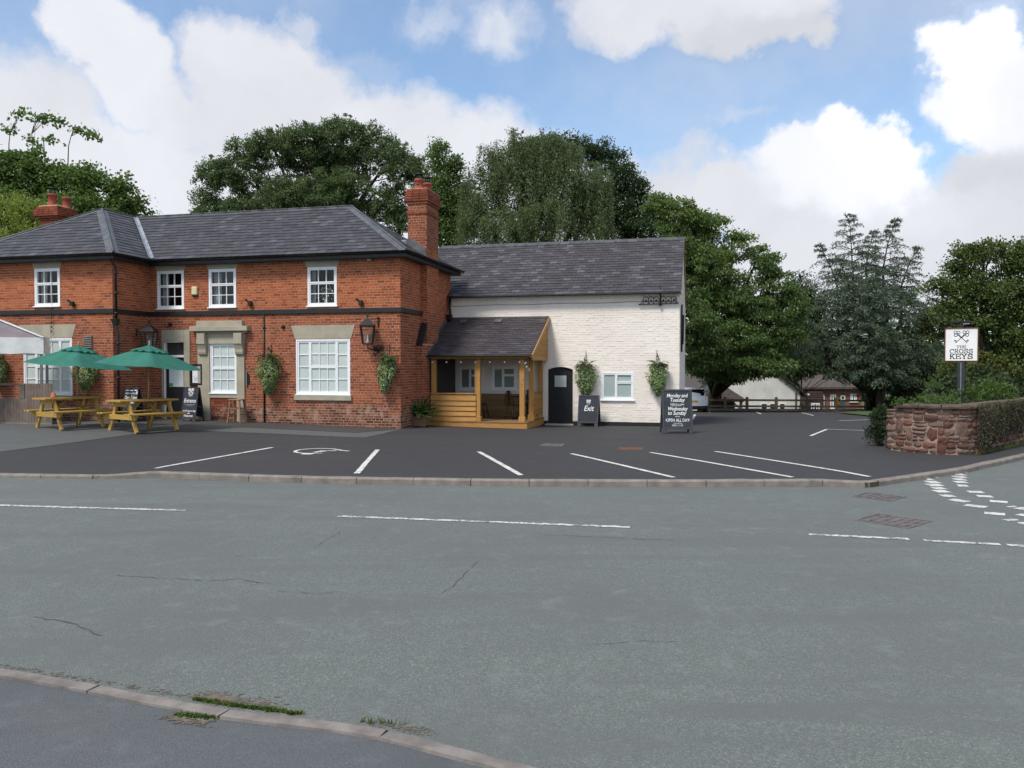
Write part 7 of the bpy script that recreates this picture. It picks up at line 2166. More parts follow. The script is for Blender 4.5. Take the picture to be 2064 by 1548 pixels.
for (xa_, za_, xb_, zb_) in ((hx0 - .4, ez - .4, xm_, rz_ + .02), (hx1 + .5, ez - .45, xm_, rz_ + .02)):
    m.prism([(xa_, yh - .35, za_), (xb_, yh - .35, zb_), (xb_, yh - .35, zb_ + .16), (xa_, yh - .35, za_ + .16)], (0, 9.6, 0))
m.build('roof', M['farroof'], house)
for (a, b) in ((0, 1), (2, 3), (4, 5)):
    m = MB(); f = .09
    for bx in ((wx[a], wx[a] + f, wz0, wz1), (wx[b] - f, wx[b], wz0, wz1), (wx[a] + f, wx[b] - f, wz0, wz0 + f), (wx[a] + f, wx[b] - f, wz1 - f, wz1)): m.box(bx[0], bx[1], yh - .02, yh + .08, bx[2], bx[3])
    w = m.build('window', M['upvc'], house); m = MB(); m.box(wx[a] + f, wx[b] - f, yh + .02, yh + .04, wz0 + f, wz1 - f); m.build('pane', M['darkglass'], w)
m = MB(); xd = at(1604, 800, yh).x; m.tube([(xd, yh - .06, GZH), (xd, yh - .06, ez - .1)], .06, 8); m.build('downpipe', M['iron'], house)
# timber shelter in front of it
yS = 52.0; sx0, sx1 = at(1420, 800, yS).x, at(1505, 800, yS).x; szE = at(1460, 806, yS).z; szA = at(1455, 781, yS).z
sh = thing('timber_shelter', 'dark open timber shelter with tiled pyramid roof behind the rear fence', 'shelter', ((sx0 + sx1) / 2, yS, GZH)); OFF[sh.name] = Vector(((sx0 + sx1) / 2, yS, GZH))
xc_ = (sx0 + sx1) / 2 - .1; m = MB(); D_ = sx1 - sx0
for k in range(4):
    cs_ = [(sx0, yS, szE), (sx1, yS, szE), (sx1, yS + D_, szE), (sx0, yS + D_, szE)]; m.add([cs_[k], cs_[(k + 1) % 4], (xc_, yS + D_ / 2, szA + .35)], [(0, 1, 2)])
    a, b = Vector(cs_[k]), Vector(cs_[(k + 1) % 4]); ap2 = Vector((xc_, yS + D_ / 2, szA + .35))
    for j in range(1, 7):
        f = j / 7; m.bar(a.lerp(ap2, f), b.lerp(ap2, f), .05, .025)
m.build('roof', M['farroof'], sh)
for (x, y) in ((sx0 + .3, yS + .25), (sx1 - .3, yS + .25), (sx1 - .3, yS + D_ - .3), (sx0 + .3, yS + D_ - .3)):
    m = MB(); m.box(x - .08, x + .08, y - .08, y + .08, GZH, szE); m.build('post', M['rail'], sh)
    m = MB(); m.bar((x, y, szE - .7), (x + (.6 if x < xc_ else -.6), y, szE - .05), .07, .07, (0, 1, 0)); m.build('brace', M['rail'], sh)
m = MB(); m.box(sx0 + .1, sx1 - .1, yS + D_ - .4, yS + D_ - .3, GZH, szE - .1); m.build('rear_panel', M['brownboard'], sh)
m = MB(); m.box(sx0 + .1, sx1 - .1, yS + .2, yS + .32, szE - .14, szE); m.build('beam', M['rail'], sh)
# brick cottage
yc = 63.0
def X(px): return at(px, 800, yc).x
def Zc(py): return at(1680, py, yc).z
ct = thing('brick_cottage', 'single storey brick cottage with brown boarded bay beyond the rear fence', 'cottage', (X(1680), yc, GZH)); OFF[ct.name] = Vector((X(1680), yc, GZH))
ops = [(X(1655), X(1662), Zc(824), Zc(796)), (X(1673.5), X(1685), Zc(824), Zc(795)), (X(1694), X(1703.5), Zc(826), Zc(797)), (X(1714), X(1726.5), Zc(808), Zc(794))]
m = MB(); wall_sheet(m, lambda u, z, d: (u, yc - d, z), X(1618), X(1737), GZH, Zc(783), ops, 0); m.quad((X(1737), yc, GZH), (X(1737), yc + 7, GZH), (X(1737), yc + 7, Zc(783)), (X(1737), yc, Zc(783)))
m.build('wall', M['farbrick'], ct, fix=False)
m = MB(); m.prism([(X(1612), yc - .4, Zc(784)), (X(1612), yc - .4, Zc(784) + .16), (X(1612), yc + 4, Zc(784) + 2.2), (X(1612), yc + 8.4, Zc(784) + .16), (X(1612), yc + 8.4, Zc(784)), (X(1612), yc + 4, Zc(784) + 2.0)], (X(1742) - X(1612), 0, 0)); m.build('roof', M['farroof'], ct)
m = MB(); m.box(X(1621), X(1655) - .05, yc - .5, yc - .01, GZH, Zc(789)); cb_ = m.build('boarded_bay', M['brownboard'], ct)
m = MB(); zz = Zc(788) - .12
while zz > GZH + .3: m.box(X(1621) - .01, X(1655) - .04, yc - .53, yc - .501, zz - .02, zz); zz -= .17
m.build('board_edges', M['iron'], cb_)
def fwin(x0, x1, z0, z1, y, n, name='window', lower=None):
    m = MB(); f = .09
    for bx in ((x0, x0 + f, z0, z1), (x1 - f, x1, z0, z1), (x0 + f, x1 - f, z0, z0 + f), (x0 + f, x1 - f, z1 - f, z1)): m.box(bx[0], bx[1], y - .03, y + .08, bx[2], bx[3])
    for i in range(1, n): xx = x0 + (x1 - x0) * i / n; m.box(xx - f / 2, xx + f / 2, y - .03, y + .08, z0 + f, z1 - f)
    w = m.build(name, M['upvc'], ct); m = MB(); m.box(x0 + f, x1 - f, y + .02, y + .04, z0 + f, z1 - f); m.build('pane', M['darkglass'], w); return w
fwin(*ops[0], yc, 1); fwin(*ops[1], yc, 2, 'glazed_door'); fwin(*ops[3], yc, 3); fwin(X(1630), X(1647), Zc(830), Zc(812), yc - .52, 3)
m = MB(); m.box(ops[3][0] - .1, ops[3][1] + .1, yc - .12, yc + .05, ops[3][2] - .12, ops[3][2] - .005); m.build('sill', M['upvc'], ct)
a, b, z0_, z1_ = ops[2]; zz = z0_ + (z1_ - z0_) * .66; fwin(a, b, zz, z1_, yc, 1); m = MB(); m.box(a, b, yc + .0, yc + .06, z0_, zz - .005); m.build('front_door', M['bluedoor'], ct)
m = MB(); m.box(X(1615), X(1620), yc - .02, yc + .0, GZH, Zc(788)); m.build('corner_board', M['brownboard'], ct)
m = MB(); m.box(X(1622), X(1626), yc - .60, yc - .531, Zc(796), Zc(793)); m.build('alarm_box', M['upvc'], ct)

# ================================================================== TREES AND SHRUBS
M['leaf_syc'] = m_leaf('sycamore_leaf', (.075, .130, .028), (.14, .215, .055), (.10, .17, .036), .4, .5, .35)
M['leaf_yell'] = m_leaf('yellow_willow_leaf', (.15, .21, .03), (.28, .35, .07), (.17, .22, .04), .4, .5, .4)
M['leaf_dark'] = m_leaf('alder_leaf', (.064, .101, .037), (.126, .178, .068), (.098, .154, .052), .38, .5, .3)
M['leaf_light'] = m_leaf('light_leaf', (.065, .115, .028), (.130, .195, .056), (.07, .12, .03), .28, .5, .4)
M['leaf_birch'] = m_leaf('weeping_birch_leaf', (.078, .112, .042), (.145, .192, .080), (.112, .154, .052), .38, .5, .3)
M['leaf_deep'] = m_leaf('deep_green_leaf', (.028, .054, .017), (.060, .096, .034), (.042, .075, .025), .25, .45, .3)
M['leaf_chest'] = m_leaf('chestnut_leaf', (.048, .092, .023), (.113, .172, .046), (.14, .20, .046), .34, .45, .25)
M['leaf_oak'] = m_leaf('oak_leaf', (.050, .082, .019), (.105, .148, .038), (.13, .12, .024), .24, .5, .28)
M['needle'] = m_leaf('cedar_needle', (.060, .097, .060), (.122, .172, .106), (.082, .112, .058), .18, .5, .5)
M['leaf_hedge'] = m_leaf('hedge_leaf', (.022, .040, .014), (.048, .072, .026), (.04, .06, .02), .18, .5, .6)
M['leaf_bush'] = m_leaf('bright_bush_leaf', (.045, .085, .015), (.10, .165, .035), (.07, .12, .02), .28, .5, 1.2)
M['leaf_brown'] = m_leaf('dry_creeper_leaf', (.045, .045, .022), (.095, .090, .05), (.07, .05, .03), .15, .6, 2.0)

def W(px, py, Y): 
    p = at(px, py, Y); return np.array(p)

def crown(lobes, clump_r, per_m2, per_clump, leaf, droop, seed, squash=.6, weep=0.0, back=.45, width=.55, core=.2, fill=5.0, lumpy=7):
    """leaves in clumps over and through a set of lobes (centre, radii)"""
    r_ = np.random.default_rng(seed)
    if lumpy:                         # every bough carries its own billows
        ex = []
        for c, r in lobes:
            c = np.array(c, float); r = np.array(r, float); ex.append((c, r * .74))
            for k in range(lumpy):
                d = r_.normal(size=3); d[1] = -abs(d[1]) if r_.random() < .65 else d[1]; d[2] += .25; d /= np.linalg.norm(d)
                ex.append((c + d * r * .64, r * .40 * r_.uniform(.7, 1.2, 3)))
        lobes = ex
    C = [np.array(c, float) for c, _ in lobes]; R = [np.array(r, float) for _, r in lobes]
    cen = []; outw = []
    for c, r in zip(C, R):
        area = 4 * pi * ((r[0] * r[1]) ** 1.6 / 3 + (r[0] * r[2]) ** 1.6 / 3 + (r[1] * r[2]) ** 1.6 / 3) ** (1 / 1.6)
        n = int(area * per_m2)
        d = r_.normal(size=(n, 3)); d /= np.linalg.norm(d, axis=1)[:, None]
        ph = r_.uniform(0, 6, 3)
        bump_ = 1 + .13 * np.sin(d[:, 0] * 5 + ph[0]) * np.sin(d[:, 2] * 6 + ph[1]) + .09 * np.sin(d[:, 1] * 9 + d[:, 2] * 7 + ph[2])
        inner = r_.random(n) < core
        f = np.where(inner, r_.uniform(.35, .8, n), r_.uniform(.82, 1.04, n)) * bump_
        p = c + d * r * f[:, None]
        keep = ~((d[:, 1] > .35) & (r_.random(n) > back))
        for c2, r2 in zip(C, R):
            if c2 is c: continue
            q = np.linalg.norm((p - c2) / r2, axis=1); keep &= ~((q < .62) & (r_.random(n) < .85))
        cen.append(p[keep]); outw.append(d[keep])
    cen = np.concatenate(cen); outw = np.concatenate(outw); n = len(cen)
    fp = []
    for c, r in zip(C, R):            # oversized leaves added deep inside to block the sky
        k = int(r[0] * r[1] * r[2] * 4.2 * fill); d = r_.normal(size=(k, 3)); d /= np.linalg.norm(d, axis=1)[:, None]
        fp.append(c + d * r * (.78 * r_.random(k) ** .5)[:, None])
    fp = np.concatenate(fp)
    k = per_clump
    size = clump_r * r_.uniform(.55, 1.3, n)
    off = np.clip(r_.normal(size=(n, k, 3)), -1.7, 1.7) * np.array([1, 1, squash]) * .5 * size[:, None, None]
    if weep > 0:
        s = r_.random((n, k)) ** 1.2 * weep * r_.uniform(.3, 1.0, n)[:, None]
        off = off * np.array([.6, .6, .5]); off[:, :, 2] -= s
        off[:, :, :2] += outw[:, None, :2] * (.22 * np.sqrt(np.maximum(s, 0)))[:, :, None]
    P = (cen[:, None, :] + off).reshape(-1, 3)
    o = np.repeat(outw, k, axis=0)
    A = o * .55 + r_.normal(size=P.shape) * .62; A[:, 2] -= droop
    P = np.concatenate([P, fp]); A = np.concatenate([A, r_.normal(size=fp.shape)]); o = np.concatenate([o, np.zeros(fp.shape)])
    L = leaf * r_.uniform(.6, 1.35, len(P)); L[len(P) - len(fp):] = .34 * r_.uniform(.7, 1.3, len(fp))
    roll = r_.normal(size=P.shape) + o * .25
    Wd = L * width
    A /= np.linalg.norm(A, axis=1)[:, None]
    S = np.cross(A, roll); S /= np.maximum(1e-6, np.linalg.norm(S, axis=1))[:, None]
    mid = P + A * (L * .45)[:, None]
    V = np.stack([P, mid + S * (Wd / 2)[:, None], P + A * L[:, None], mid - S * (Wd / 2)[:, None]], 1).reshape(-1, 3)
    return V, np.arange(len(V)).reshape(-1, 4), cen

def tree(name, label, cat, base, lobes, mat, bark='bark', trunk_r=.3, seed=1, limbs=True, group=None, twig_every=5, **kw):
    V, F, cen = crown(lobes, seed=seed, **kw)
    r_ = random.Random(seed)
    t = thing(name, label, cat, base, 0, group); OFF[t.name] = Vector(base)
    c0 = np.mean([c for c, r in lobes], axis=0)
    base = Vector(base); zfork = min(c[2] for c, r in lobes) - 0; fork = Vector((base.x * .75 + c0[0] * .25, base.y * .75 + c0[1] * .25, base.z + max(1.2, (zfork - base.z) * .6)))
    m = MB(); mid = base.lerp(fork, .5) + Vector((r_.uniform(-.15, .15), 0, 0))
    m.tube([base, base + Vector((0, 0, .3)), mid, fork], [trunk_r * 1.5, trunk_r * 1.1, trunk_r * .9, trunk_r * .8], 10)
    m.build('trunk', M[bark], t)
    m = MB()
    for c, r in lobes:
        c = Vector(c); r = Vector(r)
        e = c + Vector((r_.uniform(-.2, .2) * r.x, r_.uniform(-.2, .2) * r.y, r.z * .35)); md = fork.lerp(e, .5) + Vector((r_.uniform(-.4, .4), r_.uniform(-.3, .3), r_.uniform(0, .5)))
        m.tube([fork, md, e], [trunk_r * .5, trunk_r * .3, .04], 7)
        d = np.linalg.norm((cen - np.array(c)) / np.array(r), axis=1); idx = np.where(d < 1.25)[0]
        for i in idx[::twig_every]:
            p = Vector(cen[i]); s = fork.lerp(e, r_.uniform(.45, .95)) if r_.random() < .5 else md.lerp(e, r_.uniform(.3, 1))
            q = s.lerp(p, .55) + Vector((r_.uniform(-.2, .2), r_.uniform(-.2, .2), r_.uniform(0, .3)))
            m.tube([s, q, p], [.045, .025, .010], 4, cap=False)
    m.build('limbs', M[bark], t, fix=False)
    np_mesh('crown', V, F, M[mat], t); print(label[:30], len(F))
    return t
def lob(Y, *specs, dy=.8):
    """lobes from (px, py, rx px, ry px[, depth shift])"""
    out = []
    for s in specs:
        y = Y + (s[4] if len(s) > 4 else 0); k = y / 1580
        out.append((W(s[0], s[1], y), (s[2] * k, max(s[2], s[3]) * k * dy, s[3] * k)))
    return out
def bs(px, Y, z): p = at(px, 735, Y); return (p.x, Y, z)

# far left
tree('willow_tree', 'yellow green weeping willow behind the left chimney at the far left', 'tree', bs(20, 33.5, .2), lob(33.5, (15, 430, 70, 62), (85, 432, 52, 50), (-70, 440, 70, 70), (40, 500, 110, 50)), 'leaf_yell', 'bark', .3, 11,
     clump_r=.5, per_m2=3.0, per_clump=110, leaf=.16, droop=.7, weep=1.5, width=.24)
tree('sycamore_tree', 'mid green sycamore behind the left wing with tall bare sprouts', 'tree', bs(120, 38, .2), lob(38, (15, 345, 46, 40), (70, 340, 40, 34), (125, 365, 44, 38), (185, 368, 44, 36), (240, 385, 34, 28), (268, 412, 26, 20), (170, 430, 90, 46), (50, 420, 80, 50), (-60, 360, 70, 70), (305, 428, 16, 9)), 'leaf_syc', 'bark', .4, 12,
     clump_r=.55, per_m2=2.4, per_clump=110, leaf=.15, droop=.25, width=.75)
# the bare sprouts above its crown
r_ = np.random.default_rng(5); t = thing('sapling_sprouts', 'thin sprouting stems with leaf tufts rising above the sycamore crown', 'tree', bs(110, 38, .2)); OFF[t.name] = Vector(t.location)
m = MB(); Pn = []
for (x0, y0, pts, tips) in ((18, 315, [(18, 290), (20, 270), (35, 245)], [(38, 232, 16), (48, 225, 10), (12, 262, 12), (22, 262, 10)]), (66, 315, [(66, 290), (64, 270), (75, 240)], [(72, 238, 14), (85, 235, 16), (98, 240, 16), (115, 243, 14), (125, 246, 10), (68, 290, 12), (60, 280, 10)]),
                            (137, 310, [(138, 295), (143, 275), (152, 255)], [(152, 258, 14), (165, 265, 16), (182, 272, 18), (196, 278, 8)]), (90, 300, [(88, 284), (100, 282)], [(108, 280, 14), (98, 284, 8)])):
    path = [W(x0, y0 + 20, 38)] + [W(a, b, 38) for a, b in pts]
    m.tube(path, [.028, .022, .018, .012][:len(path)], 5)
    for (a, b, s) in tips:
        m.tube([path[-2], (Vector(path[-1]) + Vector(W(a, b, 38))) / 2 + Vector((0, 0, .15)), W(a, b, 38)], [.014, .010, .005], 4)
        n = int(s * 2.6); Pn.append(W(a, b, 38) + r_.normal(size=(n, 3)) * np.array([s * .014, .2, s * .008]))
m.build('stems', M['twig'], t, fix=False)
P = np.concatenate(Pn); A = r_.normal(size=P.shape); A[:, 2] -= .3; V, F = leaf_quads(P, A, .19 * r_.uniform(.6, 1.2, len(P)), .15); np_mesh('leaves', V, F, M['leaf_syc'], t)

tree('alder_tree', 'large dark grey green tree with tufted top behind the brick pub roof', 'tree', bs(640, 46, .3), lob(46, (440, 350, 44, 42), (420, 415, 40, 40), (490, 340, 50, 60), (548, 300, 56, 50), (615, 290, 60, 52), (690, 275, 62, 48), (745, 300, 52, 52), (800, 330, 46, 62), (560, 400, 90, 55), (670, 390, 95, 60), (780, 420, 70, 55), (480, 430, 60, 40), (640, 330, 80, 50, 1.5), (845, 345, 26, 40)), 'leaf_dark', 'bark', .45, 13, fill=18.0,
     clump_r=.62, per_m2=2.7, per_clump=115, leaf=.125, droop=.55, weep=.5, width=.5, core=.3, twig_every=40)
tree('poplar_tree', 'light green tree showing between the chimney and the weeping birch', 'tree', bs(895, 45, .2), lob(45, (880, 320, 26, 34), (905, 345, 24, 40), (885, 410, 44, 55), (915, 440, 40, 50), (925, 370, 22, 34), (935, 425, 40, 46), (905, 475, 60, 36), (870, 460, 46, 40)), 'leaf_light', 'bark', .25, 14,
     clump_r=.5, per_m2=2.6, per_clump=110, leaf=.13, droop=.3, width=.7)
tree('weeping_birch', 'weeping birch with long hanging twigs behind the annexe roof', 'tree', bs(1080, 41, .2), lob(41, (1000, 320, 42, 40), (1050, 300, 50, 42), (1105, 300, 48, 44), (1160, 335, 50, 45), (1195, 370, 36, 50), (975, 380, 42, 50), (1040, 370, 70, 60), (1120, 380, 72, 60), (1060, 440, 110, 50), (960, 450, 46, 48), (1190, 440, 50, 50)), 'leaf_birch', 'bark', .35, 15, fill=14.0,
     clump_r=.46, per_m2=3.0, per_clump=150, leaf=.125, droop=.9, weep=2.1, width=.33, core=.25, twig_every=20)
# fine feathery top of the birch
tree('oak_tree', 'dark pointed green tree behind the right side of the weeping birch', 'tree', bs(1240, 49, .2), lob(49, (1150, 300, 40, 26), (1215, 325, 38, 40), (1245, 350, 36, 44), (1275, 385, 32, 40), (1300, 420, 34, 36), (1240, 430, 66, 60), (1300, 470, 60, 50), (1100, 320, 70, 40)), 'leaf_deep', 'bark', .4, 16,
     clump_r=.55, per_m2=2.4, per_clump=100, leaf=.14, droop=.0, width=.6)
tree('horse_chestnut', 'big horse chestnut with low hanging boughs beside the annexe gable', 'tree', bs(1435, 49, -2.0), lob(42, (1335, 415, 40, 36), (1385, 430, 38, 34), (1432, 458, 38, 30), (1478, 492, 36, 34), (1350, 500, 60, 60), (1400, 500, 52, 46, 3), (1372, 452, 46, 40, 3), (1420, 560, 80, 70), (1530, 535, 40, 40), (1560, 580, 44, 50), (1500, 610, 80, 60), (1390, 640, 60, 70, -2), (1450, 690, 80, 56, -1), (1560, 660, 60, 60), (1395, 715, 40, 42, 1), (1520, 715, 60, 40), (1590, 620, 34, 44), (1480, 740, 34, 26), (1600, 690, 36, 44, 4), (1432, 742, 34, 22, 3), (1455, 752, 44, 24, 1), (1440, 715, 40, 34, 5), (1465, 730, 56, 44, 6), (1520, 738, 54, 24, -1), (1568, 742, 40, 22, -1)), 'leaf_chest', 'bark', .5, 17,
     clump_r=.55, per_m2=2.2, per_clump=135, leaf=.14, droop=.8, squash=.42, width=.55, core=.3)
tree('oak_tree', 'broad green tree with yellowing sprays at the right edge behind the pub sign', 'tree', bs(2010, 37, -.4), lob(37, (1935, 530, 40, 36), (1985, 520, 44, 38), (2040, 515, 48, 40), (2100, 530, 60, 60), (1950, 590, 50, 44), (2020, 600, 70, 56), (2090, 640, 70, 60), (1920, 640, 40, 40), (1898, 585, 30, 34), (1890, 650, 34, 40, 6), (1990, 660, 50, 36), (2050, 700, 60, 40), (1960, 740, 60, 40), (2110, 740, 80, 60), (2030, 760, 80, 40)), 'leaf_oak', 'bark', .4, 18,
     clump_r=.5, per_m2=2.4, per_clump=120, leaf=.13, droop=.2, width=.6)
tree('holly_tree', 'dark evergreen filling the gap between the chestnut and the blue cedar', 'tree', bs(1606, 52, -2.8), lob(52, (1614, 585, 38, 40), (1620, 620, 38, 44), (1640, 670, 44, 50), (1560, 722, 40, 34), (1605, 735, 44, 32), (1655, 738, 44, 30), (1700, 742, 44, 28), (1745, 745, 34, 32)), 'leaf_deep', 'bark', .05, 19,
     clump_r=.6, per_m2=2.4, per_clump=80, leaf=.15, droop=.2, width=.5)
tree('yew_tree', 'dark shady yew under the right side of the blue cedar', 'tree', bs(1800, 47, -1.3), lob(47, (1760, 740, 40, 50), (1820, 730, 50, 60), (1870, 720, 40, 60), (1790, 790, 60, 40), (1850, 790, 60, 36), (1905, 770, 40, 50), (1880, 660, 40, 50, 3), (1752, 775, 36, 40, -2)), 'leaf_hedge', 'bark', .3, 20,
     clump_r=.45, per_m2=2.6, per_clump=50, leaf=.12, droop=.1, width=.4)

# blue cedar: several leaders, tiers of drooping sprays
def cedar(label, base, leaders, trunk_px, Y, seed):
    r_ = np.random.default_rng(seed); t = thing('blue_cedar', label, 'tree', base); OFF[t.name] = Vector(base)
    m = MB(); P = []; A = []; L = []
    root = np.array(base, float)
    def spray(p0, d, length, droop, nt, scale=1.0):
        d = d / np.linalg.norm(d); pts = []; st = length / 9; p = p0.copy(); dd = d.copy()
        for i in range(10):
            pts.append(p.copy()); dd = dd + np.array([0, 0, -droop * (.4 + i * .18) / 9]); dd /= np.linalg.norm(dd); p = p + dd * st
        pts = np.array(pts); m.tube([Vector(q) for q in pts[::3]], [.012 + .010 * length, .010 + .006 * length, .012, .006][:len(pts[::3])], 4, cap=False)
        for i in range(nt):
            f = (i + .5) / nt; f = .12 + .88 * f; k = f * 8.999; a = int(k); q = pts[a] * (1 - k + a) + pts[a + 1] * (k - a); tg = pts[a + 1] - pts[a]; tg /= np.linalg.norm(tg)
            s = np.cross(tg, [0, 0, 1.0]); s /= max(1e-3, np.linalg.norm(s))
            for sg in (-1, 1):
                tl = scale * length * (.34 * (1 - f) + .07) * r_.uniform(.6, 1.2); tl = max(tl, .14)
                td = s * sg * .8 + tg * .65 + np.array([0, 0, -.22 - .3 * droop]) + r_.normal(0, .12, 3); td /= np.linalg.norm(td)
                nn = max(4, int(tl / .055)); u = (np.arange(nn) + r_.random(nn)) / nn
                base_ = q + td * (u * tl)[:, None] + np.array([0, 0, -1.0]) * (u ** 2 * tl * .28)[:, None]
                P.append(base_); A.append(td * .6 + r_.normal(0, .55, (nn, 3)) + np.array([0, 0, .12])); L.append(np.full(nn, .15) * r_.uniform(.7, 1.3, nn))
    for (tx, ty, y, lo, spread) in leaders:
        tip = W(tx, ty, y); z0 = W(tx, lo, y)[2]
        bt = root * .35 + tip * .65; bt[2] = z0
        bow = (np.array([.5, 0, 0]) * np.sign(tx - 1745)) if tx != 1712 else np.zeros(3)
        axis = lambda z: bt + (tip - bt) * ((z - z0) / (tip[2] - z0)) - bow * sin(pi * min(1, max(0, (z - z0) / (tip[2] - z0))))
        m.tube([Vector((root[0], root[1], max(root[2] + .5, z0 - 2))), Vector(bt)] + [Vector(axis(z0 + (tip[2] - z0) * q)) for q in (.25, .5, .75, 1)], [.2, .12, .09, .05, .03, .006], 6)
        H = tip[2] - z0; z = tip[2] - .1; k = 0
        spray(axis(tip[2] - .6), np.array([.25 * np.sign(tx - 1740), 0, 1.0]), .75, .8, 8, .7)
        while z > z0:
            d = tip[2] - z; length = min(.22 + d * spread * (.80 + .20 * min(1, d / 2.5)), 5.4) * r_.uniform(.75, 1.15)
            for j in range(3 + int(d > 2)):
                a = k * 2.4 + j * 2 * pi / 4 + r_.uniform(-.4, .4); k += 1
                dv = np.array([cos(a), sin(a) * .9, .75 - min(.7, d * .13)])
                if sin(a) > .6 and r_.random() < .55: continue
                spray(axis(z), dv, length * r_.uniform(.7, 1.15), .75 + .35 * r_.random(), int(7 + length * 4.5))
            z -= .28 + .035 * d
    m.tube([Vector(base), Vector((base[0], base[1], base[2] + 3)), Vector((root[0] + .3, root[1], base[2] + 6))], [.42, .34, .2], 10)
    m.build('trunk', M['bark'], t, fix=False)
    P = np.concatenate(P); A = np.concatenate(A); L = np.concatenate(L)
    V, F = leaf_quads(P, A, L, .042, roll=r_.normal(size=P.shape)); np_mesh('needles', V, F, M['needle'], t)
    return t
cedar('blue green cedar with several drooping leaders between the chestnut and the pub sign', bs(1762, 46.5, -1.2),
      [(1712, 433, 45, 700, .72), (1806, 442, 44.5, 640, .66), (1763, 466, 46, 620, .6), (1852, 498, 44, 650, .62), (1648, 492, 45, 640, .5), (1690, 520, 42.5, 720, .62), (1770, 540, 42, 720, .66), (1840, 590, 42, 740, .6), (1650, 600, 43, 720, .55), (1730, 620, 41, 760, .7), (1612, 640, 43, 730, .5), (1880, 600, 43, 730, .6), (1800, 650, 40.5, 770, .7)], 1775, 45, 21)
tk = thing('tree_trunk', 'thick bare brown tree trunk standing in the shade right of the cottage', 'tree', bs(1777, 44, -1.1)); m = MB(); m.tube([(0, 0, 0), (-.05, 0, 1.0), (.1, 0, 2.2), (.2, 0, 4)], [.30, .23, .21, .18], 10); m.build('trunk', M['bark'], tk)
m = MB(); m.tube([(.1, 0, 2.2), (.8, -.2, 3.4)], [.1, .05], 6); m.build('bough', M['bark'], tk)

def shrub(name, label, cat, Y, specs, mat, seed, z=None, **kw):
    lobes = lob(Y, *specs); kw.setdefault('lumpy', 0); V, F, cen = crown(lobes, seed=seed, **kw)
    c = np.mean([c for c, r in lobes], axis=0); b = (c[0], c[1], gz(c[0], c[1]) if z is None else z)
    t = thing(name, label, cat, b); OFF[t.name] = Vector(b); m = MB(); r_ = random.Random(seed)
    for p in cen[::max(1, len(cen) // 24)]: m.tube([Vector(b) + Vector((r_.uniform(-.1, .1), 0, 0)), Vector(b).lerp(Vector(p), .55) + Vector((0, 0, .05)), Vector(p)], [.018, .012, .004], 4, cap=False)
    m.build('stems', M['twig'], t, fix=False); np_mesh('foliage', V, F, M[mat], t); return t
shrub('conifer_bush', 'dark clipped conifer bush at the left end of the stone wall', 'bush', 17.6, ((1772, 850, 15, 24), (1768, 872, 18, 20), (1776, 832, 12, 14)), 'leaf_hedge', 31, clump_r=.10, per_m2=95, per_clump=34, leaf=.06, droop=-.1, width=.4, fill=0)
shrub('wall_top_hedge', 'low feathery green hedge along the top of the stone wall left of the sign post', 'hedge', 17.9, ((1822, 815, 26, 12), (1862, 812, 26, 12), (1900, 812, 24, 13)), 'leaf_bush', 32, clump_r=.12, per_m2=32, per_clump=24, leaf=.06, droop=-.2, width=.35, z=.3)
shrub('rounded_bush', 'bright green rounded bush behind the stone wall right of the sign post', 'bush', 18.6, ((1965, 800, 38, 24), (2005, 798, 34, 26), (1990, 786, 36, 18), (2030, 812, 24, 18), (1925, 806, 22, 16)), 'leaf_bush', 33, clump_r=.16, per_m2=26, per_clump=26, leaf=.075, droop=.15, width=.4, z=.0)
shrub('column_shrub', 'light green upright shrub standing behind the hedge left of the pub sign', 'shrub', 24, ((1880, 785, 12, 18), (1881, 768, 9, 12), (1878, 800, 13, 14)), 'leaf_light', 34, clump_r=.14, per_m2=26, per_clump=22, leaf=.08, droop=-.4, width=.35)
# dry creeper hanging over the wall's side-road face
r_ = np.random.default_rng(77); Pn = []; 
for (s0, s1, zb_, dens) in ((2.0, 2.55, .15, 1.0), (2.6, 3.3, .28, 1.0), (3.6, 4.2, .5, .8), (4.4, 5.2, .4, .7)):
    n = int(1700 * dens * (s1 - s0) / .55)
    for i in range(n):
        s = r_.uniform(s0, s1); f = r_.random() ** .8; p, d, nn = wpt(min(s, Lw)); zz = wtop(s) + .12 - f * (wtop(s) + .12 - zb_ * (1 + .3 * sin(s * 17)))
        q = p + nn * (.06 + .10 * r_.random() * (1 - f * .4)); Pn.append((q.x, q.y, zz))
Pn = np.array(Pn); A = r_.normal(0, .5, Pn.shape); A[:, 2] -= .8; p, d, nn = wpt(2.6)
cr = thing('creeper', 'brown green creeper trailing down the side road face of the stone wall', 'creeper', (p.x, p.y, 0)); OFF[cr.name] = Vector((p.x, p.y, 0))
V, F = leaf_quads(Pn, A, .055 * r_.uniform(.6, 1.4, len(Pn)), .02); np_mesh('foliage', V, F, M['leaf_brown'], cr)
m = MB()
for i in range(0, 60): 
    s = 2.0 + 3 * i / 60; p, d, nn = wpt(min(s, Lw)); q = p + nn * .07; m.tube([(q.x, q.y, wtop(s) + .1), (q.x + .02, q.y, .5), (q.x, q.y, .25)], .004, 4, cap=False)
m.build('stems', M['twig'], cr, fix=False)
blades('verge_grass', [(wpt(s)[0] + wpt(s)[2] * .06).to_2d()[:] + (0,) if False else tuple((wpt(s)[0] + wpt(s)[2] * .06)[:2]) for s in np.linspace(1.9, 5.5, 46)], 9, .09, .03, M['blade'], .0)

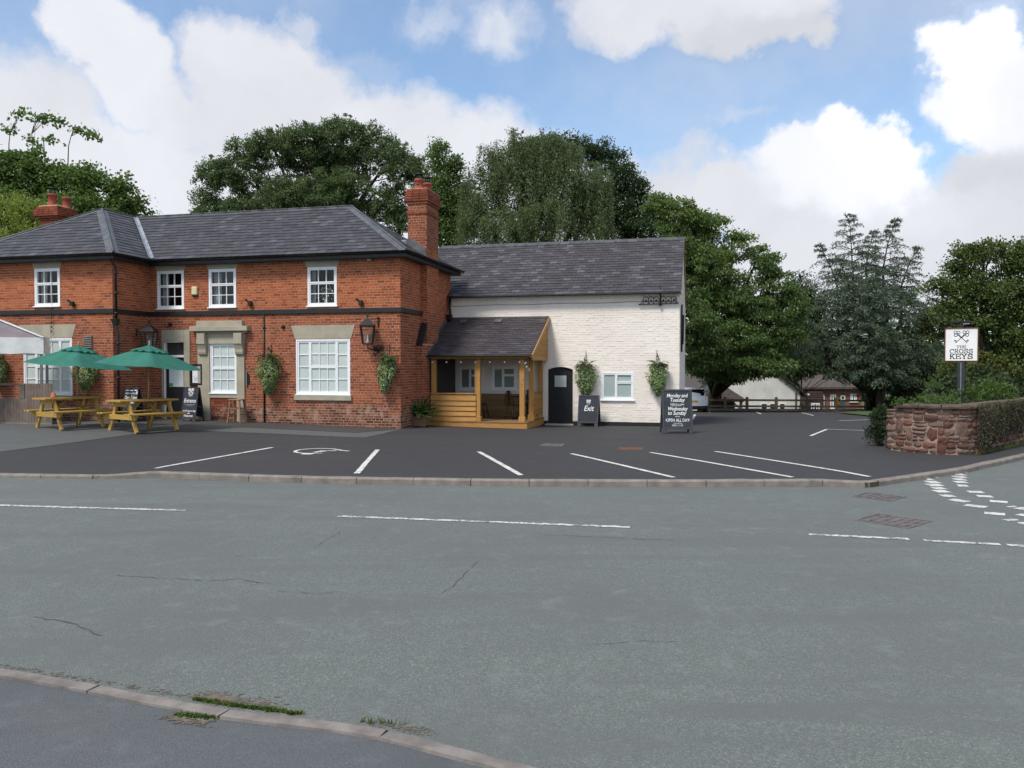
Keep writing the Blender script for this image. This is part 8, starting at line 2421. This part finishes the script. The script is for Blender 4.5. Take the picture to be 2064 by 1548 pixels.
# woodland closing the view behind the houses
r_ = np.random.default_rng(9); Vs = []
lobes = []
for i in range(34):
    x = -60 + i * 4.6 + r_.uniform(-1.5, 1.5); h = r_.uniform(4.0, 8.0); lobes.append(((x, 92 + r_.uniform(-6, 6), -2 + h * .45), (r_.uniform(3.5, 5), 3, h * .55)))
V, F, cen = crown(lobes, 1.3, .42, 30, .75, .2, 40, back=.1, core=.15, lumpy=0)
stuff(np_mesh('far_woods', V, F, M['leaf_deep']))
# shaded hedge behind the cottage and at the garden boundary
V, F, cen = crown([((x, 33 + .1 * abs(x - 24), .2), (2.2, 1.2, 1.5)) for x in (20.0, 23.0, 26.0, 29.5)], .5, 4.5, 28, .2, .1, 41, back=.4, lumpy=0)
tg = thing('garden_hedge', 'dark garden hedge behind the bright bush at the right edge', 'hedge', (24, 33, -.4)); OFF[tg.name] = Vector((24, 33, -.4)); np_mesh('foliage', V, F, M['leaf_hedge'], tg)
m = MB()
for x in np.arange(19, 31, .7): m.tube([(x, 33.2, -.5), (x + .1, 33.2, .6)], .03, 5, cap=False)
m.build('stems', M['twig'], tg, fix=False)

# flowers on an upstairs sill, festoon wire over the left window
vx = (w3[0] + w3[1]) / 2 + .02; vz = w3[2] + .07
vt = lthing('flower_vase', 'white flowers in a vase inside the upstairs window above the wide window', 'vase', (vx, .22, vz))
m = MB(); m.lathe([(.04, 0), (.06, .06), (.045, .14), (.05, .16)], (vx, .22, vz), 12); m.build('vase', M['upvc'], vt)
P = np.array([vx, .22, vz + .30]) + np.random.default_rng(3).normal(size=(240, 3)) * np.array([.13, .05, .10]); A = np.random.default_rng(4).normal(size=P.shape)
V, F = leaf_quads(P[:90], A[:90], .05, .045); np_mesh('blooms', V, F, M['white'], vt); V, F = leaf_quads(P[90:], A[90:], .08, .03); np_mesh('foliage', V, F, M['leaf_hedge'], vt)
a = on_front(104, 566, YW - .03); b = on_front(104, 668, YW - .03); c = on_front(97, 705, YW - .5)
fw_ = lthing('festoon_wire', 'thin black festoon wire with small lamps hanging over the left wing window', 'string lights', (a.x, YW, b.z))
m = MB(); m.tube([(a.x, YW - .02, a.z), (b.x - .02, YW - .05, b.z), (c.x + .05, YW - .4, c.z + .15), (c.x, YW - .5, c.z)], .005, 5); m.build('wire', M['iron'], fw_)
for f_ in np.linspace(.55, 1, 6):
    zz = a.z + (b.z - a.z) * f_; m = MB(); m.lathe([(.01, .03), (.018, 0), (.014, -.03), (.004, -.035)], (a.x, YW - .055, zz), 8); m.build('lamp_holder', M['iron'], fw_)
print('objects', len(bpy.data.objects), 'tris', sum(sum(len(p.vertices) - 2 for p in o.data.polygons) if len(o.data.polygons) < 2000 else len(o.data.polygons) * 2 for o in bpy.data.objects if o.type == 'MESH'))
